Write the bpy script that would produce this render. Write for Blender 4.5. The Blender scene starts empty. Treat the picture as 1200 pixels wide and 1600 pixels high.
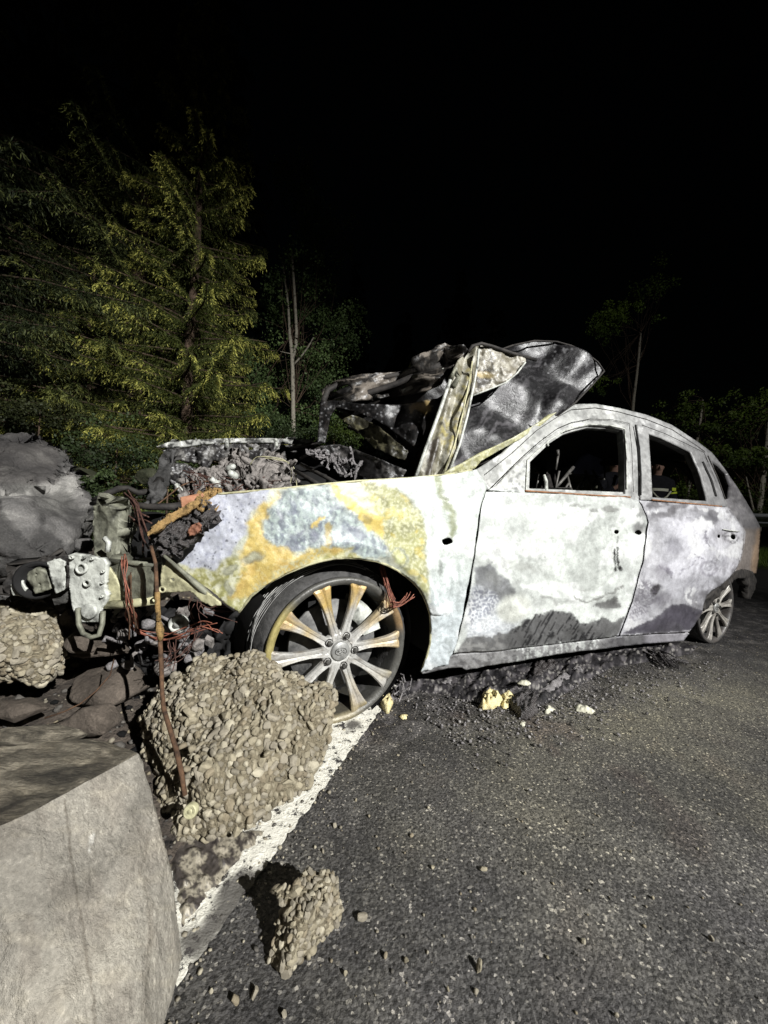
import bpy, bmesh, math, random
import numpy as np
from mathutils import Vector, Matrix, noise as mnoise
from mathutils.geometry import delaunay_2d_cdt

random.seed(7)
rng = np.random.default_rng(7)
SC = bpy.context.scene
COL = SC.collection

# ------------------------------------------------------------------ camera
# survey frame of the photograph: 1200 x 1600, focal length 600 px, eye 0.77 m above the road
F_PX = 600.0
CAM_H = 0.77
zc = np.array([.063, 1.0, -.01667]); zc /= np.linalg.norm(zc)        # world up in camera axes (right, up, forward)
fw = np.array([0, 0, 1.0]); yc = fw - zc * fw.dot(zc); yc /= np.linalg.norm(yc)
xc = np.cross(zc, yc)
if xc[0] < 0: xc = -xc
C2W = np.array([xc, yc, zc])                                          # rows: world axes in camera axes
R_W, U_W, F_W = C2W[:, 0], C2W[:, 1], C2W[:, 2]
CAM = np.array([0, 0, CAM_H])
cam_d = bpy.data.cameras.new('camera'); cam = bpy.data.objects.new('camera', cam_d); COL.objects.link(cam)
cam_d.sensor_width = 36; cam_d.lens = 36 * F_PX / 1600; cam_d.clip_start = .02; cam_d.clip_end = 400
m = Matrix(((R_W[0], U_W[0], -F_W[0], 0), (R_W[1], U_W[1], -F_W[1], 0), (R_W[2], U_W[2], -F_W[2], CAM_H), (0, 0, 0, 1)))
cam.matrix_world = m
SC.camera = cam
# ------------------------------------------------------------------ night sky, work light, exposure
W = bpy.data.worlds.new('World'); SC.world = W; W.use_nodes = True
nt = W.node_tree; bg = nt.nodes['Background']
sky = nt.nodes.new('ShaderNodeTexSky'); sky.sky_type = 'NISHITA'; sky.sun_disc = False
sky.sun_elevation = math.radians(3); sky.sun_rotation = math.radians(150)
nt.links.new(sky.outputs[0], bg.inputs[0]); bg.inputs[1].default_value = .00035

LAMP = Vector((7.2, -7.2, 7.2)); AIM = Vector((-2.0, 5.0, .3))
ld = bpy.data.lights.new('flood_and_fill_beam', 'SPOT'); lo = bpy.data.objects.new('flood_and_fill_beam', ld); COL.objects.link(lo)
ld.energy = 18500; ld.color = (1, .995, .975); ld.spot_size = math.radians(45); ld.spot_blend = 1.; ld.shadow_soft_size = .05
lo.location = LAMP; lo.rotation_euler = (AIM - LAMP).to_track_quat('-Z', 'Y').to_euler()
# added fill spot, no such lamp known; lifts the dim birches at the right
fill_ld = bpy.data.lights.new('flood_and_fill_beam', 'SPOT'); fill_lo = bpy.data.objects.new('flood_and_fill_beam', fill_ld); COL.objects.link(fill_lo)
fill_ld.energy = 3200; fill_ld.color = (1, .995, .975); fill_ld.spot_size = math.radians(60); fill_ld.spot_blend = 1.; fill_ld.shadow_soft_size = .05
fill_lo.location = LAMP + Vector((.25, .1, 0)); fill_lo.rotation_euler = (Vector((9.5, 10.5, .9)) - LAMP).to_track_quat('-Z', 'Y').to_euler()
vs = SC.view_settings
vs.view_transform = 'Standard'; vs.look = 'None'; vs.exposure = 0; vs.gamma = 1; vs.use_curve_mapping = False

# ------------------------------------------------------------------ helpers
def rays(px, py):
    px = np.asarray(px, float); py = np.asarray(py, float)
    u = (px - 600) / F_PX; v = (800 - py) / F_PX
    return u[..., None] * R_W + v[..., None] * U_W + F_W
def at_depth(px, py, d):
    return CAM + rays(px, py) * np.asarray(d, float)[..., None]
def at_z(px, py, z=0.):
    r = rays(px, py); return CAM + r * ((z - CAM_H) / r[..., 2])[..., None]
def to_px(P):
    P = np.asarray(P, float) - CAM
    d = P @ F_W
    return 600 + F_PX * (P @ R_W) / d, 800 - F_PX * (P @ U_W) / d

_perm = np.random.default_rng(3).permutation(512); _perm = np.concatenate([_perm, _perm, _perm])
_grad = np.random.default_rng(4).normal(size=(512, 2)); _grad /= np.linalg.norm(_grad, axis=1)[:, None]
def pn(x, y, s=1., seed=0):
    x = np.asarray(x, float) / s + seed * 17.3; y = np.asarray(y, float) / s + seed * 9.1
    xi = np.floor(x).astype(int); yi = np.floor(y).astype(int); fx = x - xi; fy = y - yi
    def g(ix, iy, dx, dy):
        h = _grad[_perm[(_perm[ix & 511] + iy) & 511]]
        return h[..., 0] * dx + h[..., 1] * dy
    u = fx * fx * fx * (fx * (fx * 6 - 15) + 10); v = fy * fy * fy * (fy * (fy * 6 - 15) + 10)
    a = g(xi, yi, fx, fy); b = g(xi + 1, yi, fx - 1, fy); c = g(xi, yi + 1, fx, fy - 1); d = g(xi + 1, yi + 1, fx - 1, fy - 1)
    return (a + (b - a) * u) * (1 - v) + (c + (d - c) * u) * v
def fbm(x, y, s=1., seed=0, o=4):
    r = 0; a = 1
    for k in range(o): r = r + a * pn(x, y, s / 2 ** k, seed + k * 3); a *= .5
    return r * 1.3
def cell(x, y, s, seed=0):
    """distance to the nearest and second nearest random point (for bubbles and cracked skins)"""
    x = np.asarray(x) / s; y = np.asarray(y) / s; xi = np.floor(x).astype(int); yi = np.floor(y).astype(int)
    d1 = np.full(x.shape, 9.); d2 = np.full(x.shape, 9.)
    for i in (-1, 0, 1):
        for j in (-1, 0, 1):
            h = _perm[(_perm[(xi + i + seed) & 511] + yi + j) & 511]
            fx = xi + i + (h % 31) / 31.; fy = yi + j + (h // 16) / 32.
            d = np.hypot(x - fx, y - fy)
            d2 = np.where(d < d1, d1, np.minimum(d2, d)); d1 = np.minimum(d1, d)
    return d1, d2
def sd_poly(x, y, poly):
    """signed distance, negative inside"""
    P = np.asarray(poly, float); d = np.full(x.shape, 1e9); ins = np.zeros(x.shape, bool)
    for i in range(len(P)):
        a = P[i]; b = P[(i + 1) % len(P)]; e = b - a; L = e.dot(e) + 1e-12
        t = np.clip(((x - a[0]) * e[0] + (y - a[1]) * e[1]) / L, 0, 1)
        d = np.minimum(d, np.hypot(x - a[0] - t * e[0], y - a[1] - t * e[1]))
        c = ((a[1] > y) != (b[1] > y)) & (x < (b[0] - a[0]) * (y - a[1]) / (b[1] - a[1] + 1e-12) + a[0]); ins ^= c
    return np.where(ins, -d, d)
def sd_line(x, y, pts):
    P = np.asarray(pts, float); d = np.full(x.shape, 1e9)
    for i in range(len(P) - 1):
        a = P[i]; b = P[i + 1]; e = b - a; L = e.dot(e) + 1e-12
        t = np.clip(((x - a[0]) * e[0] + (y - a[1]) * e[1]) / L, 0, 1)
        d = np.minimum(d, np.hypot(x - a[0] - t * e[0], y - a[1] - t * e[1]))
    return d
def sst(d, lo, hi):
    t = np.clip((d - lo) / (hi - lo), 0, 1); return t * t * (3 - 2 * t)
def lin(r, g, b):
    return np.array([((c / 255) / 12.92 if c / 255 <= .04045 else (((c / 255) + .055) / 1.055) ** 2.4) for c in (r, g, b)])

def tag(o, label=None, cat=None, group=None, kind=None):
    if label: o['label'] = label
    if cat: o['category'] = cat
    if group: o['group'] = group
    if kind: o['kind'] = kind
    return o
def empty(name, loc=(0, 0, 0), label=None, cat=None, group=None):
    o = bpy.data.objects.new(name, None); COL.objects.link(o); o.location = loc; o.empty_display_size = .1
    return tag(o, label, cat, group)
def link(name, me, mat=None, parent=None, smooth=False):
    o = bpy.data.objects.new(name, me); COL.objects.link(o)
    if mat is not None and len(me.materials) == 0:
        me.materials.append(mat)
    if parent is not None:
        o.parent = parent; o.matrix_parent_inverse = Matrix.Translation(-Vector(parent.location)) if parent.parent is None else Matrix.Identity(4)
        if parent.parent is not None: o.matrix_parent_inverse = Matrix.Identity(4)
    if smooth: me.polygons.foreach_set('use_smooth', [True] * len(me.polygons))
    return o
def mk(name, V, Fc, mat=None, parent=None, smooth=False, attrs=None, mind=None, mats=None):
    me = bpy.data.meshes.new(name)
    V = np.asarray(V, np.float32).reshape(-1, 3)
    if isinstance(Fc, np.ndarray) and Fc.ndim == 2:
        n, k = Fc.shape
        me.vertices.add(len(V)); me.vertices.foreach_set('co', V.ravel())
        me.loops.add(n * k); me.polygons.add(n)
        me.loops.foreach_set('vertex_index', Fc.astype(np.int32).ravel())
        me.polygons.foreach_set('loop_start', np.arange(0, n * k, k, dtype=np.int32))
        me.update(calc_edges=True); me.validate()
    else:
        me.from_pydata([tuple(map(float, v)) for v in V], [], [tuple(map(int, f)) for f in Fc]); me.update()
    if attrs:
        for nm, a in attrs.items():
            at = me.attributes.new(nm, 'FLOAT_COLOR', 'POINT')
            c = np.ones((len(V), 4), np.float32); c[:, :3] = a
            at.data.foreach_set('color', c.ravel())
    if mats:
        for mm in mats: me.materials.append(mm)
        if mind is not None: me.polygons.foreach_set('material_index', np.asarray(mind, np.int32))
    return link(name, me, mat, parent, smooth)

class MB:
    """collects simple shapes into one mesh"""
    def __init__(s): s.V = []; s.F = []; s.n = 0
    def add(s, V, Fc):
        V = np.asarray(V, float).reshape(-1, 3)
        s.V.append(V); s.F += [tuple(i + s.n for i in f) for f in Fc]; s.n += len(V); return s
    def tube(s, pts, r, seg=8, cap=True):
        P = [np.asarray(p, float) for p in pts]; n = len(P); rr = r if hasattr(r, '__len__') else [r] * n
        V = []; up = None
        for i in range(n):
            d = P[min(i + 1, n - 1)] - P[max(i - 1, 0)]; d /= np.linalg.norm(d) + 1e-9
            if up is None:
                up = np.array([0, 0, 1.]) if abs(d[2]) < .9 else np.array([1., 0, 0])
            a = np.cross(d, up); a /= np.linalg.norm(a) + 1e-9; b = np.cross(d, a); up = -b if False else np.cross(a, d)
            for k in range(seg):
                t = 2 * math.pi * k / seg; V.append(P[i] + rr[i] * (math.cos(t) * a + math.sin(t) * b))
        Fc = [(i * seg + k, i * seg + (k + 1) % seg, (i + 1) * seg + (k + 1) % seg, (i + 1) * seg + k) for i in range(n - 1) for k in range(seg)]
        if cap: Fc += [tuple(range(seg))[::-1], tuple((n - 1) * seg + k for k in range(seg))]
        return s.add(V, Fc)
    def box(s, c, ax, ay, az):
        """centre and three half-axis vectors"""
        c, ax, ay, az = (np.asarray(q, float) for q in (c, ax, ay, az))
        V = [c + i * ax + j * ay + k * az for i in (-1, 1) for j in (-1, 1) for k in (-1, 1)]
        return s.add(V, [(0, 1, 3, 2), (4, 6, 7, 5), (0, 4, 5, 1), (2, 3, 7, 6), (0, 2, 6, 4), (1, 5, 7, 3)])
    def lathe(s, c, axis, xdir, prof, seg=32, a0=0, a1=2 * math.pi):
        c = np.asarray(c, float); ax = np.asarray(axis, float); ax /= np.linalg.norm(ax)
        x = np.asarray(xdir, float); x = x - ax * x.dot(ax); x /= np.linalg.norm(x); y = np.cross(ax, x)
        full = abs(a1 - a0 - 2 * math.pi) < 1e-6; ns = seg if full else seg + 1
        V = []
        for (r, h) in prof:
            for k in range(ns):
                t = a0 + (a1 - a0) * k / seg; V.append(c + ax * h + r * (math.cos(t) * x + math.sin(t) * y))
        Fc = []
        for i in range(len(prof) - 1):
            for k in range(seg):
                k2 = (k + 1) % ns; Fc.append((i * ns + k, i * ns + k2, (i + 1) * ns + k2, (i + 1) * ns + k))
        return s.add(V, Fc)
    def build(s, name, mat, parent=None, smooth=False, label=None, kind=None):
        o = mk(name, np.concatenate(s.V), s.F, mat, parent, smooth)
        return tag(o, label, None, None, kind)

def new_mat(name):
    m = bpy.data.materials.new(name); m.use_nodes = True; n = m.node_tree
    return m, n, n.nodes['Principled BSDF']
def NN(n, t, **k):
    x = n.nodes.new(t)
    for a, b in k.items():
        if a.startswith('i_'):
            key = a[2:]; key = int(key) if key.isdigit() else key
            x.inputs[key].default_value = b
        else: setattr(x, a, b)
    return x
def noise_node(n, scale, detail=5, rough=.55, vec=None, dist=0.):
    x = NN(n, 'ShaderNodeTexNoise'); x.inputs['Scale'].default_value = scale; x.inputs['Detail'].default_value = detail
    x.inputs['Roughness'].default_value = rough; x.inputs['Distortion'].default_value = dist
    if vec is not None: n.links.new(vec, x.inputs['Vector'])
    return x
def ramp(n, fac, stops):
    r = NN(n, 'ShaderNodeValToRGB'); e = r.color_ramp.elements
    while len(e) < len(stops): e.new(.5)
    for k, (p, c) in enumerate(stops): e[k].position = p; e[k].color = (*c, 1) if len(c) == 3 else c
    n.links.new(fac, r.inputs[0]); return r
def mix(n, fac, a, b, mode='MIX'):
    x = NN(n, 'ShaderNodeMix', data_type='RGBA', blend_type=mode)
    for s_, v in ((0, fac), (6, a), (7, b)):
        if hasattr(v, 'type') or hasattr(v, 'is_output'): n.links.new(v, x.inputs[s_])
        else: x.inputs[s_].default_value = v if s_ == 0 else ((*v, 1) if len(v) == 3 else v)
    return x.outputs[2]
def coords(n):
    g = NN(n, 'ShaderNodeNewGeometry'); return g.outputs['Position']
def bump(n, h, strength, dist, bsdf):
    b = NN(n, 'ShaderNodeBump'); b.inputs['Strength'].default_value = strength; b.inputs['Distance'].default_value = dist
    n.links.new(h, b.inputs['Height'])
    n.links.new(b.outputs[0], bsdf.inputs['Normal']); return b
KC = 1.
def simple(name, c1, c2, scale, rough=.8, b=.4, bd=.004, metal=0., detail=6, c3=None, spec=.3, sc2=None):
    """two or three colours mixed by noise, with fine relief"""
    m, n, p = new_mat(name); tc = NN(n, 'ShaderNodeTexCoord').outputs['Object']
    a = noise_node(n, scale, detail, .6, tc)
    c1, c2 = np.array(c1) * KC, np.array(c2) * KC; c3 = None if c3 is None else np.array(c3) * KC
    st = [(.3, c1), (.7, c2)] if c3 is None else [(.28, c1), (.52, c2), (.75, c3)]
    r = ramp(n, a.outputs[0], st)
    n.links.new(r.outputs[0], p.inputs['Base Color'])
    p.inputs['Roughness'].default_value = rough; p.inputs['Metallic'].default_value = metal; p.inputs['Specular IOR Level'].default_value = spec
    b2 = noise_node(n, sc2 or scale * 4, 5, .65, tc); bump(n, b2.outputs[0], b, bd, p)
    return m
def paint_mat(name, rough=.62, grain=220, gs=.25, b=.25, metal=0., spec=.35):
    """colour from the 'paint' attribute (scorch pattern of the panel), plus fine speckle"""
    m, n, p = new_mat(name); at = NN(n, 'ShaderNodeAttribute', attribute_name='paint')
    tc = NN(n, 'ShaderNodeTexCoord').outputs['Object']
    a = noise_node(n, grain, 4, .7, tc); r = ramp(n, a.outputs[0], [(.32, (1 - gs, 1 - gs, 1 - gs)), (.55, (1, 1, 1))])
    c = mix(n, 1., at.outputs[0], r.outputs[0], 'MULTIPLY')
    a2 = noise_node(n, 34, 6, .7, tc); r2 = ramp(n, a2.outputs[0], [(.33, (.80 * KC, .79 * KC, .79 * KC)), (.62, (KC, KC, KC))])
    c = mix(n, 1., c, r2.outputs[0], 'MULTIPLY')
    n.links.new(c, p.inputs['Base Color'])
    p.inputs['Roughness'].default_value = rough; p.inputs['Metallic'].default_value = metal; p.inputs['Specular IOR Level'].default_value = spec
    rr = ramp(n, a2.outputs[0], [(.3, (rough - .14,) * 3), (.7, (min(1, rough + .15),) * 3)]); n.links.new(rr.outputs[0], p.inputs['Roughness'])
    ad = NN(n, 'ShaderNodeMath', operation='ADD'); n.links.new(a.outputs[0], ad.inputs[0])
    ms = NN(n, 'ShaderNodeMath', operation='MULTIPLY'); n.links.new(a2.outputs[0], ms.inputs[0]); ms.inputs[1].default_value = 4
    n.links.new(ms.outputs[0], ad.inputs[1])
    bump(n, ad.outputs[0], b, .0015, p)
    return m

def resample(poly, step, closed=True):
    P = np.asarray(poly, float); out = []
    for i in range(len(P) - (0 if closed else 1)):
        a, b = P[i], P[(i + 1) % len(P)]; k = max(1, int(round(np.linalg.norm(b - a) / step)))
        out += [a + (b - a) * j / k for j in range(k)]
    return np.array(out)
def chaikin(poly, it=2):
    P = np.asarray(poly, float)
    for _ in range(it):
        Q = np.roll(P, -1, 0); P = np.stack([.75 * P + .25 * Q, .25 * P + .75 * Q], 1).reshape(-1, P.shape[1])
    return P
def tri_px(poly, holes=(), step=3.):
    B = resample(poly, step); HB = [resample(h, step) for h in holes]
    x0, y0 = B.min(0); x1, y1 = B.max(0)
    gy, gx = np.mgrid[y0:y1:step * .87, x0:x1:step]; gx = gx + (np.arange(gx.shape[0]) % 2)[:, None] * step / 2
    gx = gx.ravel() + rng.uniform(-.12, .12, gx.size) * step; gy = gy.ravel() + rng.uniform(-.12, .12, gy.size) * step
    k = sd_poly(gx, gy, B) < -.45 * step
    for h in HB: k &= sd_poly(gx, gy, h) > .45 * step
    P = np.concatenate([B] + HB + [np.stack([gx[k], gy[k]], 1)]); E = []; o = 0
    for q in [B] + HB:
        E += [(o + i, o + (i + 1) % len(q)) for i in range(len(q))]; o += len(q)
    v, _, f, *_r = delaunay_2d_cdt([Vector(p) for p in P], E, [], 0, 1e-5)
    V = np.array([tuple(p) for p in v]); T = np.array([t for t in f if len(t) == 3])
    c = V[T].mean(1); k = sd_poly(c[:, 0], c[:, 1], B) < 0
    for h in HB: k &= sd_poly(c[:, 0], c[:, 1], h) > 0
    T = T[k]
    a = V[T]; ar = (a[:, 1, 0] - a[:, 0, 0]) * (a[:, 2, 1] - a[:, 0, 1]) - (a[:, 1, 1] - a[:, 0, 1]) * (a[:, 2, 0] - a[:, 0, 0])
    T[ar > 0] = T[ar > 0][:, ::-1]                                     # py runs down: make the normals face the viewer
    return V, T
def panel(name, poly, surf, mat, parent, holes=(), step=3., paint=None, thick=.004, dent=None, label=None, rim=True, kind=None):
    """sheet-metal panel: outline surveyed in the photograph, laid on the 3-D surface surf(px,py)->points"""
    V2, T = tri_px(poly, holes, step)
    x, y = V2[:, 0], V2[:, 1]
    P = surf(x, y)
    if dent is not None:
        Q = surf(x + .5, y), surf(x, y + .5)
        N = np.cross(Q[1] - P, Q[0] - P); N /= np.linalg.norm(N, axis=1)[:, None] + 1e-12
        sgn = np.sign((N * (CAM - P)).sum(1)); N *= sgn[:, None]
        P = P + N * dent(x, y)[:, None]
    at = {'paint': paint(x, y)} if paint is not None else None
    o = mk(name, P, T, mat, parent, True, at)
    if thick:
        s = o.modifiers.new('thickness', 'SOLIDIFY'); s.thickness = thick; s.offset = -1
    return tag(o, label, None, None, kind)
def depth_surf(ctrl, p=2.):
    """surface through surveyed points (px, py, depth in metres)"""
    C = np.asarray(ctrl, float)
    def f(x, y):
        x = np.asarray(x, float); y = np.asarray(y, float)
        d2 = (x[..., None] - C[:, 0]) ** 2 + (y[..., None] - C[:, 1]) ** 2 + 30
        w = d2 ** (-p); return at_depth(x, y, (w * C[:, 2]).sum(-1) / w.sum(-1))
    return f

KC = .77

# ================================================================== MATERIALS
M = {}
M['paint'] = paint_mat('burnt_paint', rough=.46, gs=.22, b=.4, spec=.5)
M['soot_paint'] = paint_mat('sooty_panel', rough=.42, grain=120, gs=.35, b=.5, spec=.5)
M['inner'] = simple('charred_inner_metal', lin(22, 21, 22), lin(70, 66, 62), 18, .75, .6, .003, .2)
M['black'] = simple('soot_black', (.004, .004, .004), (.014, .013, .013), 14, .85, .6, .003)
M['tyre'] = simple('charred_tyre', (.006, .006, .006), (.07, .068, .066), 26, .7, .8, .004, c3=(.02, .02, .02))
M['barrel'] = simple('wheel_barrel', (.03, .03, .03), (.55, .54, .52), 7, .55, .7, .003, c3=(.10, .10, .10))
M['alloy_inner'] = simple('dark_alloy', lin(35, 34, 34), lin(120, 118, 112), 12, .45, .4, .002, .5)
M['disc'] = simple('brake_disc_metal', lin(74, 74, 75), lin(150, 149, 146), 26, .6, .5, .003, .1)
M['copper'] = simple('bare_copper', lin(84, 52, 42), lin(176, 112, 92), 60, .5, .2, .001, .2)
M['copper_dark'] = simple('sooty_copper', lin(46, 34, 31), lin(118, 86, 76), 70, .6, .2, .001, .1)
M['rust'] = simple('rusty_iron', lin(44, 33, 26), lin(112, 84, 62), 50, .9, .7, .003)
M['rust_rail'] = simple('rusty_window_rail', lin(90, 62, 44), lin(165, 120, 85), 30, .8, .5, .002)
M['beam'] = simple('beam_metal', lin(34, 34, 31), lin(138, 138, 122), 16, .6, .8, .004, .2, c3=lin(80, 80, 71))
M['bracket'] = simple('ashen_aluminium', lin(62, 62, 58), lin(206, 208, 200), 20, .55, .7, .004, .1, c3=lin(156, 157, 149))
M['yellowed'] = simple('yellowed_bracket', lin(88, 86, 66), lin(196, 192, 156), 22, .55, .6, .003, .1, c3=lin(152, 149, 116))
M['engine'] = simple('ashen_engine', lin(20, 19, 19), lin(150, 144, 139), 34, .8, 1., .006, .2, c3=lin(68, 62, 60), sc2=90)
M['ash'] = simple('grey_ash', lin(34, 32, 33), lin(150, 146, 146), 45, .95, 1., .008, c3=lin(72, 68, 70))
M['amber'] = simple('amber_plastic', lin(40, 32, 22), lin(172, 140, 90), 60, .65, 1., .006, c3=lin(112, 88, 54))
M['pink'] = simple('scorched_pink_plastic', lin(150, 100, 74), lin(210, 160, 128), 20, .6, .4, .002)
M['char'] = simple('wet_char', (.006, .006, .006), (.075, .066, .064), 38, .38, 1., .008, c3=(.022, .02, .02), spec=.6)
M['lug'] = simple('lug_steel', lin(60, 60, 60), lin(140, 138, 132), 50, .35, .3, .001, .7)
M['pane'] = simple('pale_blue_pane', lin(120, 125, 155), lin(150, 156, 190), 5, .35, .1, .001)  # pale blue colour stands in for light showing in the glass
M['tube'] = simple('seat_tube_metal', lin(52, 51, 49), lin(112, 109, 104), 30, .55, .4, .002, .3)

# ================================================================== BURNT CAR
A0 = np.array([-.102, 1.302, 0.]); L_ = np.array([.8868, .4622, 0.]); W_ = np.array([-.4622, .8868, 0.]); Z_ = np.array([0, 0, 1.])
def C(t, w, h): return A0 + t * L_ + w * W_ + h * Z_
def Wd(t, h):
    w = -.035 * np.clip(1 - ((h - .5) / .42) ** 2, 0, 1)
    w = w + .42 * np.clip(h - .87, 0, 9) + .115 * np.clip(t - 2.3, 0, 9) ** 2 + .5 * np.clip(-t, 0, 9) ** 2
    return w
def side(px, py, off=0., it=9):
    r = rays(px, py); w = np.zeros(r.shape[:-1]); num = (CAM - A0).dot(W_)
    for _ in range(it):
        s = (w + off - num) / (r @ W_)
        P = CAM + r * s[..., None]
        w = .3 * w + .7 * Wd((P - A0) @ L_, P[..., 2])
    return P
def side_off(off): return lambda x, y: side(x, y, off)

car = empty('burnt_car', C(1.3, .8, 0), 'burnt-out hatchback, paint scorched to white, grey and yellow, its crushed front against the rocks', 'car')

def layer(c, m, col):
    return c * (1 - m[:, None]) + np.asarray(col) * m[:, None]
def warp(x, y, a=4, s=22, seed=0):
    return x + a * fbm(x, y, s, seed, 4), y + a * fbm(x, y, s, seed + 5, 4)
def pm(x, y, poly, soft=3, a=5, s=24, seed=0):
    wx, wy = warp(x, y, a, s, seed); d = sd_poly(wx, wy, poly) + .8 * fbm(x, y, 3.2, seed + 50, 2)
    return np.clip(.78 * (1 - sst(d, -soft, soft)) + .22 * (1 - sst(d, -9, 11)), 0, 1)
def em(x, y, cx, cy, rx, ry, ang=0, soft=.3, a=3, s=20, seed=0):
    wx, wy = warp(x, y, a, s, seed); c, s_ = math.cos(math.radians(ang)), math.sin(math.radians(ang))
    u = ((wx - cx) * c + (wy - cy) * s_) / rx; v = (-(wx - cx) * s_ + (wy - cy) * c) / ry
    r = np.hypot(u, v); return .8 * (1 - sst(r, 1 - soft, 1 + soft)) + .2 * (1 - sst(r, .4, 1.7))
def lm(x, y, pts, w, soft=2, a=4, s=22, seed=0):
    wx, wy = warp(x, y, a, s, seed); return 1 - sst(sd_line(wx, wy, pts), w - soft, w + soft)

WHITE = lin(226, 231, 226); 
def paint_fender(x, y):
    n1 = fbm(x, y, 40, 1, 5); n2 = fbm(x, y, 9, 2, 4); n3 = fbm(x, y, 4, 3, 3)
    c = np.tile(lin(204, 207, 190), (len(x), 1))
    c = layer(c, .6 * sst(n1, -.1, .4), lin(180, 184, 160))
    # greenish yellow-grey under part of the nose
    m = pm(x, y, [(245, 850), (300, 885), (372, 868), (400, 900), (470, 850), (560, 850), (560, 880), (480, 890), (420, 915), (373, 960), (250, 880)], 4, 8, 30, 4)
    c = layer(c, m, lin(160, 158, 104)); c = layer(c, m * sst(n2, -.1, .3), lin(196, 194, 152)); c = layer(c, m * sst(fbm(x, y, 12, 31), .15, .3) * .8, lin(214, 214, 190))
    # bluish white nose
    m = pm(x, y, [(225, 850), (300, 775), (340, 760), (425, 762), (412, 782), (392, 798), (382, 828), (372, 850), (352, 872), (338, 890), (296, 890), (262, 868)], 3, 6, 26, 5)
    c = layer(c, m, lin(194, 197, 207)); c = layer(c, m * sst(n2, .1, .4) * .5, lin(165, 168, 186))
    c = layer(c, m * sst(fbm(x, y, 7, 9, 3), .54, .62) * .8, lin(70, 72, 80))
    # yellow sweep
    yel = [(438, 768), (425, 782), (405, 792), (392, 815), (385, 845), (374, 870), (384, 892), (360, 935), (390, 930), (440, 898), (500, 870), (548, 862), (562, 846), (530, 846), (500, 852), (466, 868), (440, 850), (422, 842), (412, 832), (411, 816), (424, 790), (440, 775)]
    m = pm(x, y, yel, 6, 9, 20, 6); c = layer(c, m, lin(212, 188, 112)); c = layer(c, m * sst(n1, 0, .4) * .6, lin(196, 164, 92)); c = layer(c, m * sst(n2, .2, .5) * .7, lin(225, 210, 150))
    m = lm(x, y, [(395, 928), (440, 892), (500, 864)], 7, 3, 6, 20, 8) * sst(n3, -.2, .2); c = layer(c, m * .8, lin(200, 198, 160))
    # grey smears near the nose
    for (cx, cy, rx, ry, an) in ((395, 872, 19, 8, -12), (362, 890, 14, 7, -25), (356, 918, 6, 14, -15)):
        m = em(x, y, cx, cy, rx, ry, an, .25, 4, 16, 7); c = layer(c, m * .8, lin(128, 130, 118)); m2 = em(x, y, cx, cy - 1, rx * .7, ry * .6, an, .3, 4, 16, 7); c = layer(c, m2 * .7, lin(186, 186, 160))
    # blue-grey blistered field
    blu = [(440, 768), (520, 758), (535, 778), (560, 790), (575, 815), (592, 838), (607, 848), (600, 872), (560, 868), (540, 855), (505, 852), (480, 860), (462, 866), (440, 852), (420, 848), (410, 832), (412, 815), (420, 800), (430, 790)]
    m = pm(x, y, blu, 3.2, 7, 16, 9)
    b = np.tile(lin(172, 183, 182), (len(x), 1)); st = fbm(x * 2.4, y * .9, 14, 12, 5)
    b = layer(b, sst(st, .0, .35) * .85, lin(126, 134, 142)); b = layer(b, sst(fbm(x, y, 7, 14, 3), .15, .4) * .8, lin(196, 212, 205)); b = layer(b, sst(fbm(x, y, 22, 16), .25, .5) * .6, lin(104, 110, 128))
    c = layer(c, m, (b if True else b)) if False else c * (1 - m[:, None]) + b * m[:, None]
    c = layer(c, np.clip(1 - np.abs(sd_poly(*warp(x, y, 5, 18, 9), blu)) / 1.8, 0, 1) * .5, lin(110, 116, 112))
    for (cx, cy, rx, ry, an) in ((458, 850, 9, 13, 0), (490, 838, 8, 14, 8), (556, 833, 16, 8, 18), (468, 835, 9, 3, -30), (440, 815, 5, 10, 0)):
        c = layer(c, em(x, y, cx, cy, rx, ry, an, .3, 5, 12, 11) * .75, lin(108, 112, 128))
    c = layer(c, lm(x, y, [(513, 822), (512, 850)], 5, 2, 3, 10, 13) * .9, lin(170, 152, 96)); c = layer(c, lm(x, y, [(488, 822), (506, 808)], 3, 1.5, 4, 10, 14), lin(215, 190, 110))
    # second yellow patch
    y2 = [(516, 756), (528, 757), (536, 772), (556, 784), (572, 797), (598, 808), (597, 820), (602, 832), (598, 842), (586, 828), (574, 828), (562, 812), (560, 802), (545, 796), (538, 786), (522, 776)]
    # olive speckled zone above the arch
    oz = [(560, 752), (585, 752), (620, 762), (642, 780), (662, 808), (668, 840), (667, 900), (668, 935), (655, 915), (635, 895), (610, 870), (600, 840), (596, 812), (578, 790), (572, 770)]
    m = pm(x, y, oz, 2.4, 5, 14, 15); o = np.tile(lin(178, 178, 128), (len(x), 1)); o = layer(o, sst(fbm(x, y, 26, 18), -.1, .35) * .8, lin(140, 140, 102)); o = layer(o, sst(fbm(x, y, 5, 17, 3), .02, .22) * .75, lin(214, 214, 178)); o = layer(o, sst(fbm(x, y, 22, 19), .3, .5) * .6, lin(208, 190, 96))
    c = c * (1 - m[:, None]) + o * m[:, None]
    c = layer(c, np.clip(1 - np.abs(sd_poly(*warp(x, y, 4, 16, 15), oz)) / 2., 0, 1) * .6 * (x > 600), lin(120, 120, 92))
    c = layer(c, pm(x, y, y2, 1.5, 4, 12, 20), lin(218, 194, 106)); c = layer(c, em(x, y, 574, 813, 6, 9, -30, .2, 3, 12, 21), lin(168, 150, 82))
    c = layer(c, em(x, y, 560, 775, 16, 10, 25, .4, 4, 12, 22) * .8, lin(206, 206, 176))
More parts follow.
